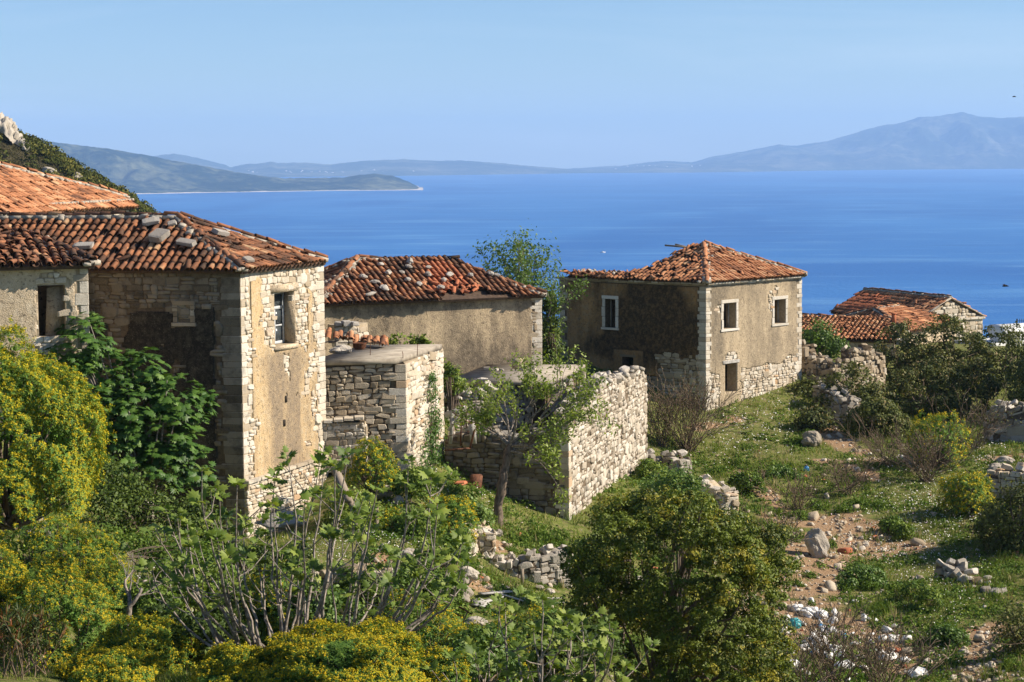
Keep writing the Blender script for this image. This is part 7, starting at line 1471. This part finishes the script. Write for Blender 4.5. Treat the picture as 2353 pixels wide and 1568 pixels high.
# boulders, each a thing
def boulder(label, px, py, wpx, hpx, mat='rock', Y=None, group=None, name='boulder', sink=.2, k=None):
    p = ground(px, py + hpx / 2) if Y is None else P(px, py + hpx / 2, Y); s = FPX / p[1]; ms, _ = rock_set(mat); q = int(rng.integers(9)) if k is None else k; w_ = wpx / s; h_ = hpx / s
    return tag(obj(name, ms[q], None, None, Matrix.Translation((p + [0, w_ * .2, h_ * (.5 - sink)]).tolist()) @ Matrix.Rotation(rng.uniform(-.5, .5), 4, 'Z') @ Matrix.Diagonal((w_ * 1.15, w_ * .9, h_ * 1.2, 1))), label, 'rock', group)
for lab, px, py, w_, h_ in [
    ('tall pitted boulder standing beside the dirt bank on the slope', 1880, 1245, 56, 74), ('white faced boulder on the slope below the right house', 1868, 1008, 44, 40), ('grey boulder beside the yellow topped spurge', 2100, 1052, 50, 38),
    ('pale rock in front of the thicket on the right', 1985, 955, 44, 26), ('broad grey rock on the edge of the grass terrace', 960, 1335, 95, 45), ('grey rock slab left on the terrace edge behind the fig stems', 895, 1330, 70, 34),
    ('brown rock below the terrace edge', 1050, 1365, 80, 50), ('slanting rock right of the terrace edge', 1070, 1320, 60, 40), ('grey rock at the top of the terrace edge', 935, 1275, 55, 28), ('rounded grey rock behind the fig stems', 985, 1250, 44, 28), ('pale rock on the terrace corner', 880, 1262, 34, 20),
    ('pale boulder on the grass in front of the hut', 885, 1130, 52, 30), ('small pale boulder beside the hut corner', 915, 1150, 26, 20), ('white rock at the foot of the leaning tree', 1145, 1228, 22, 18), ('pale rock below the leaning tree trunk', 1122, 1255, 24, 24), ('grey rock near the top of the low garden wall', 1210, 1288, 26, 20), ('pale rock left on the low garden wall', 1172, 1282, 24, 16),
    ('brown rock by the rusty rods below the grass terrace', 1090, 1435, 62, 26), ('white stone on the grass right of the low wall', 1165, 1352, 14, 10), ('pale stone on the grass below the low wall', 1240, 1350, 22, 14), ('pale flat stone at right below the low wall', 1262, 1362, 26, 12),
    ('grey rock in the lower right path', 2190, 1480, 22, 18), ('rock in the grass at lower right', 2215, 1500, 28, 12), ('pale stones under the dirt path beside the oak', 1690, 1190, 34, 22), ('grey rock near the sunlit terrace wall', 2310, 1058, 46, 22), ('squared grey stone on top of the sunlit terrace wall', 2290, 1075, 40, 20),
    ('rock under the huge spurge dome at left', 75, 1210, 70, 60), ('pale rock in the shade beside the fig tree foot', 330, 1175, 56, 60), ('rock at the left edge below the spurge dome', 20, 1310, 60, 50)]:
    boulder(lab, px, py, w_, h_)
boulder('big flat grey rock slab on props below the tall house', 640, 1196, 118, 34, 'slabstone', 54.5, None, 'rock_slab', .1, 3)
# loose stones weighing down the roofs
def roof_stone(label, px, py, wpx, hpx, p0, Nn, group=None):
    p = on_plane(px, py + hpx * .2, p0, Nn); s = FPX / p[1]; ms, _ = stone_set('slabstone') if group is None else rock_set('slabstone'); w_ = wpx / s * (1.1 if group is None else 1.0); h_ = max(.1, hpx / s * .7); tw = .6 if group is None else 3
    Rm = Vector(Nn).to_track_quat('Z', 'Y').to_matrix().to_4x4(); tag(obj('roof_stone', ms[int(rng.integers(9))], None, None, Matrix.Translation((p + np.array(Nn) * (.15 + h_ * .35)).tolist()) @ Matrix.Rotation(rng.uniform(-.2, .2), 4, 'X') @ Rm.to_3x3().to_4x4() @ Matrix.Rotation(rng.uniform(-tw, tw), 4, 'Z') @ Matrix.Diagonal((w_, hpx / s * 1.6, h_ * (1 if group is None else 1.3), 1))), label, 'stone', group)
def nrm3(a, b, c): n_ = np.cross(b - a, c - a); n_ /= np.linalg.norm(n_); return n_ if n_[2] > 0 else -n_
nl = nrm3(el, ec, apex); nr = nrm3(ec, er, apex)
for lab, px, py, w_, h_ in [('flat stone lying near the top of the tall house roof', 350, 518, 40, 16), ('tilted flat stone in the middle of the tall house roof', 370, 552, 38, 26), ('flat stone above the eave of the tall house roof', 431, 567, 50, 14), ('leftmost flat stone on the tall house roof, above the annex', 195, 574, 46, 14), ('small pale stone beside the hip of the tall house roof', 398, 523, 20, 10)]: roof_stone(lab, px, py, w_, h_, el, nl)
for lab, px, py, w_, h_ in [('pale angular stone on the sunlit end of the tall house roof', 502, 545, 40, 16), ('small grey stone low on the sunlit end of the tall house roof', 566, 607, 28, 12)]: roof_stone(lab, px, py, w_, h_, ec, nr)
nm_ = nrm3(me0, me1, rl); MS_ = []
for px, py, w_, h_ in [(833,643,20,12),(860,655,30,8),(882,670,26,14),(850,683,36,8),(940,607,18,14),(938,620,16,10),(890,633,16,12),(922,633,16,8),(935,650,18,10),(962,660,16,8),(983,638,16,12),(1018,650,16,10),(1032,638,20,10),(982,622,16,6),(1010,668,14,12),(1125,636,18,12),(1140,640,18,8),(1080,640,14,10),(873,615,14,10)]: MS_.append((px, py, w_, h_))
for (px, py, w_, h_), nw_ in zip(MS_, nth([p[0] + p[1] * .001 for p in MS_])): roof_stone(nw_ + ' of the loose grey stones on the middle house roof', px, py, w_, h_, me0, nm_, 'loose stones on the middle house roof')
# ------------------------------------------------------------------ timber, scrap and rubbish
def plank(label, a, b, w_, h_, mat, cat='plank', name='plank', group=None): q = MB(); q.bar(a, b, w_, h_); return tag(obj(name, q.mesh(name), M[mat]), label, cat, group)
plank('thick weathered timber leaning against the wall of the tall house', P(762, 1060, 55.5), P(800, 1150, 53.5), .2, .16, 'wood', 'timber', 'leaning_timber')
plank('second weathered timber leaning beside the wall of the tall house', P(775, 1085, 55.2), P(812, 1170, 53.6), .14, .12, 'wood', 'timber', 'leaning_timber')
plank('upright wooden fence post in the grass before the hut', P(864, 1165, 53.4), P(866, 1235, 53.2), .13, .11, 'wood', 'post', 'wooden_post')
plank('short wooden stump post left of the upright fence post', P(822, 1190, 52.6), P(818, 1240, 52.4), .22, .16, 'wood', 'post', 'wooden_post')
plank('thin post standing at the low garden wall', P(1200, 1308, 56.4), P(1200, 1345, 56.4), .1, .08, 'wood', 'post', 'wooden_post')
def gp(px, py, dz): p = ground(px, py); return p + [0, 0, dz]
for lab, a, b, w_ in [('pale plank on top of the plank heap in the grass', gp(1105, 1385, .16), gp(1172, 1372, .14), .18), ('long plank sticking out of the plank heap', gp(1130, 1375, .1), gp(1200, 1392, .1), .15), ('plank under the heap, its end towards the fig', gp(1088, 1400, .06), gp(1150, 1385, .08), .2), ('broad board lying at the left of the plank heap', gp(1092, 1388, .04), gp(1118, 1402, .05), .4), ('long thin lath lying in the grass right of the plank heap', gp(1200, 1380, .05), gp(1288, 1381, .05), .07), ('second thin lath lying in the grass further right', gp(1225, 1388, .05), gp(1295, 1390, .05), .06)]: plank(lab, a, b, w_, .04, 'wood_grey')
rf2 = thing('rusty_rod_frame', 'rusty iron rod frame lying on the bank behind the fig', 'metal frame', P(1010, 1400, 46))
for a, b in (((945, 1335), (1075, 1405)), ((940, 1350), (1065, 1420)), ((965, 1330), (950, 1400)), ((1015, 1355), (1000, 1420)), ((1075, 1405), (1060, 1440)), ((945, 1335), (940, 1390)), ((975, 1352), (1085, 1412)), ((930, 1362), (1050, 1425))):
    q = MB(); q.tube([P(*a, 46), P(*b, 45.6)], .016, 5); obj('iron_rod', q.mesh('iron_rod'), M['rust'], rf2)
def bag(label, px, py, wpx, hpx, mat, seed, name='rubbish_bag', cat='rubbish bag', group=None):
    p = ground(px, py + hpx * .5); s = FPX / p[1]; r_ = np.random.default_rng(seed); bm = bmesh.new(); bmesh.ops.create_icosphere(bm, subdivisions=4, radius=.5)
    for v in bm.verts:
        c = np.array(v.co); f = 1 + .9 * (fbm(c[0] * 3.1 + seed, c[1] * 3.1 + c[2] * 3.7 + 7, seed, 4) - .47) + .22 * abs(math.sin(9 * c[0] + 6 * c[2] + seed + 4 * c[1])); v.co = c * f; v.co.z = max(v.co.z, -.3)
    me = bpy.data.meshes.new('bag_shape'); bm.to_mesh(me); bm.free(); tag(obj(name, me, M[mat], None, Matrix.Translation((p + [0, 0, hpx / s * .25]).tolist()) @ Matrix.Rotation(r_.uniform(0, 6), 4, 'Z') @ Matrix.Diagonal((wpx / s, wpx / s * .8, hpx / s, 1))), label, cat, group)
M['bag_white'] = m_plain('white_plastic', (0.62, 0.59, 0.53), (0.78, 0.76, 0.72), 14, 0.45, 0.4, 0.5); M['bag_teal'] = m_plain('teal_plastic', (0.02, 0.22, 0.24), (0.04, 0.32, 0.33), 9, 0.35, 0.5, 0.4); M['bag_blue'] = m_plain('blue_plastic', (0.03, 0.20, 0.48), (0.05, 0.32, 0.62), 9, 0.4, 0.4, 0.3)
k = 0
for lab, px, py, w_, h_, mt in [
    ('white rubbish bags heaped at the top of the rubbish slope', 1862, 1402, 44, 24, 'bag_white'), ('white rubbish bag at the right end of the upper bag row', 1890, 1412, 34, 22, 'bag_white'), ('white rubbish bag at the left end of the upper bag row', 1832, 1398, 30, 18, 'bag_white'), ('white rubbish bag tucked against the evergreen oak', 1806, 1425, 22, 22, 'bag_white'),
    ('round teal rubbish bag on the rubbish slope', 1826, 1430, 30, 24, 'bag_teal'), ('large white rubbish bag in the middle of the rubbish heap', 1878, 1475, 52, 34, 'bag_white'), ('white rubbish bag right of the large middle bag', 1912, 1490, 28, 24, 'bag_white'), ('white rubbish bag at the lower left of the rubbish heap', 1822, 1528, 40, 26, 'bag_white'), ('white rubbish bag at the lower centre of the rubbish heap', 1940, 1530, 44, 24, 'bag_white'), ('white rubbish bag down by the bottom edge on the right', 2108, 1545, 44, 22, 'bag_white'), ('white rubbish bag above the one at the bottom edge on the right', 2078, 1515, 32, 16, 'bag_white'), ('white plastic lump beside the grey boulder on the slope', 2075, 1050, 20, 12, 'bag_white'),
    ('bright blue plastic bag on the slope below the right house', 1853, 1076, 12, 14, 'bag_blue'), ('blue plastic scrap at the right of the rubbish heap', 1888, 1442, 18, 9, 'bag_blue'), ('blue plastic scrap in the middle of the rubbish heap', 1868, 1500, 20, 8, 'bag_blue'), ('blue plastic scrap at the bottom left of the rubbish heap', 1850, 1555, 14, 8, 'bag_blue'), ('pale blue plastic scrap right of the rubbish heap', 1938, 1462, 18, 14, 'bag_blue')]:
    bag(lab, px, py, w_, h_, mt, 900 + k, group='white rubbish bags' if mt == 'bag_white' else None); k += 1
q = rng.normal(size=(80, 2)) * [75, 40] + [1930, 1485]; L = []; 
for a, b in q: L.append(ground(a, b))
L = np.array(L); n = len(L); N = unit(rng.normal(size=(n, 3)) * .6 + [0, 0, 1]); X, Yv = frames(N, rng); s = rng.uniform(.06, .3, n)[:, None]; ms, tm = stone_set('bag_white'); V, T, r = inst(tm, mats(X * s * 1.5, Yv * s, N * s * .5, L + [0, 0, .05]), rng.integers(len(ms), size=n), rng.random(n)); tag(obj('litter', make_mesh('litter', V, T, r), M['bag_white']), 'white scraps of litter spread around the rubbish heap', 'litter', kind='stuff')
# rusty drum remains and tiles in the yard of the ruin
for lab, px, py, w_, h_ in (('rusty brown drum lying in the shade beside the ruin', 1095, 1095, 30, 34),):
    p = P(px, py, 65.6); q = MB(); rr_ = w_ / FPX * 32; hh = h_ / FPX * 32; p[2] = float(G(p[0], p[1])[0]) + hh * .9; q.tube([p - [.05, 0, hh], p - [.05, 0, hh * .9], p + [0, .1, hh * .9], p + [0, .1, hh]], [rr_ * .9, rr_, rr_, rr_ * .85], 14); tag(obj('rusty_drum', q.mesh('rusty_drum'), M['rust']), lab, 'drum')
FT = ((1050, 1116), (1062, 1118), (1074, 1115), (1085, 1120))
for (px, py), nw_ in zip(FT, nth([p[0] for p in FT])):
    p = ground(px, py); tag(obj('fallen_tile', tile_set('tile_red')[0][0], None, None, Matrix.Translation((p + [0, 0, .05]).tolist()) @ Matrix.Rotation(rng.uniform(0, 3), 4, 'Z') @ Matrix.Diagonal((.22, .45, .2, 1))), nw_ + ' of the orange tiles lying between hut and ruin', 'tile', 'fallen tiles between hut and ruin')
# birds and a boat
def bird(label, px, py, Y, span):
    c = P(px, py, Y); q = MB(); q.tube([c + [-.22 * span, 0, 0], c + [-.1 * span, 0, .01], c + [.08 * span, 0, .01], c + [.2 * span, 0, 0]], [.01, .06 * span, .05 * span, .008], 6)
    for s_ in (-1, 1): q.add([c + [.1 * span, 0, .02], c + [-.08 * span, 0, .02], c + [-.02 * span, s_ * .28 * span, .12 * span], c + [-.12 * span, s_ * .5 * span, .05 * span]], T=[(0, 1, 2), (1, 3, 2), (2, 1, 0), (2, 3, 1)])
    tag(obj('bird', q.mesh('bird'), M['dark']), label, 'bird')
bird('small dark bird flying in the sky at the upper right', 2331, 223, 70, .3); bird('dark bird flying over the sea at right above the tank', 2311, 658, 70, .55)
d = ray(1385, 581); p = d * (SEA / d[2]); q = MB(); q.add([p + np.array(v) for v in [(-3, 0, .1), (0, -1, .1), (3, 0, .1), (0, 1, .1), (-3.3, 0, 1.0), (0, -1.2, .7), (3.6, 0, 1.1), (0, 1.2, .7)]], Q=[(0, 1, 5, 4), (1, 2, 6, 5), (2, 3, 7, 6), (3, 0, 4, 7), (4, 5, 6, 7)]); bt = obj('boat', q.mesh('boat'), M['bag_white']); tag(bt, 'tiny white boat on the sea left of the right house roof', 'boat')
q = MB(); q.box((p[0] - 1, p[1] - .6, p[2] + .8), (p[0] + .7, p[1] + .6, p[2] + 1.7)); obj('cabin', q.mesh('cabin'), M['bag_white'], bt)

# ------------------------------------------------------------------ haze: the air over the strait
q = MB(); q.box((-16500, -60, SEA - 10), (16500, 20500, 400)); hz = obj('haze', q.mesh('haze'), None)
t = NT('haze_air'); v = t.n('ShaderNodeVolumePrincipled'); v.inputs['Color'].default_value = (0.43, 0.67, 1.0, 1); v.inputs['Density'].default_value = 7.4e-5; v.inputs['Anisotropy'].default_value = 0.0
t.l(v.outputs[0], t.out.inputs['Volume']); hz.data.materials.append(t.m); tag(hz, 'thin blue haze over the strait', 'haze', kind='stuff')
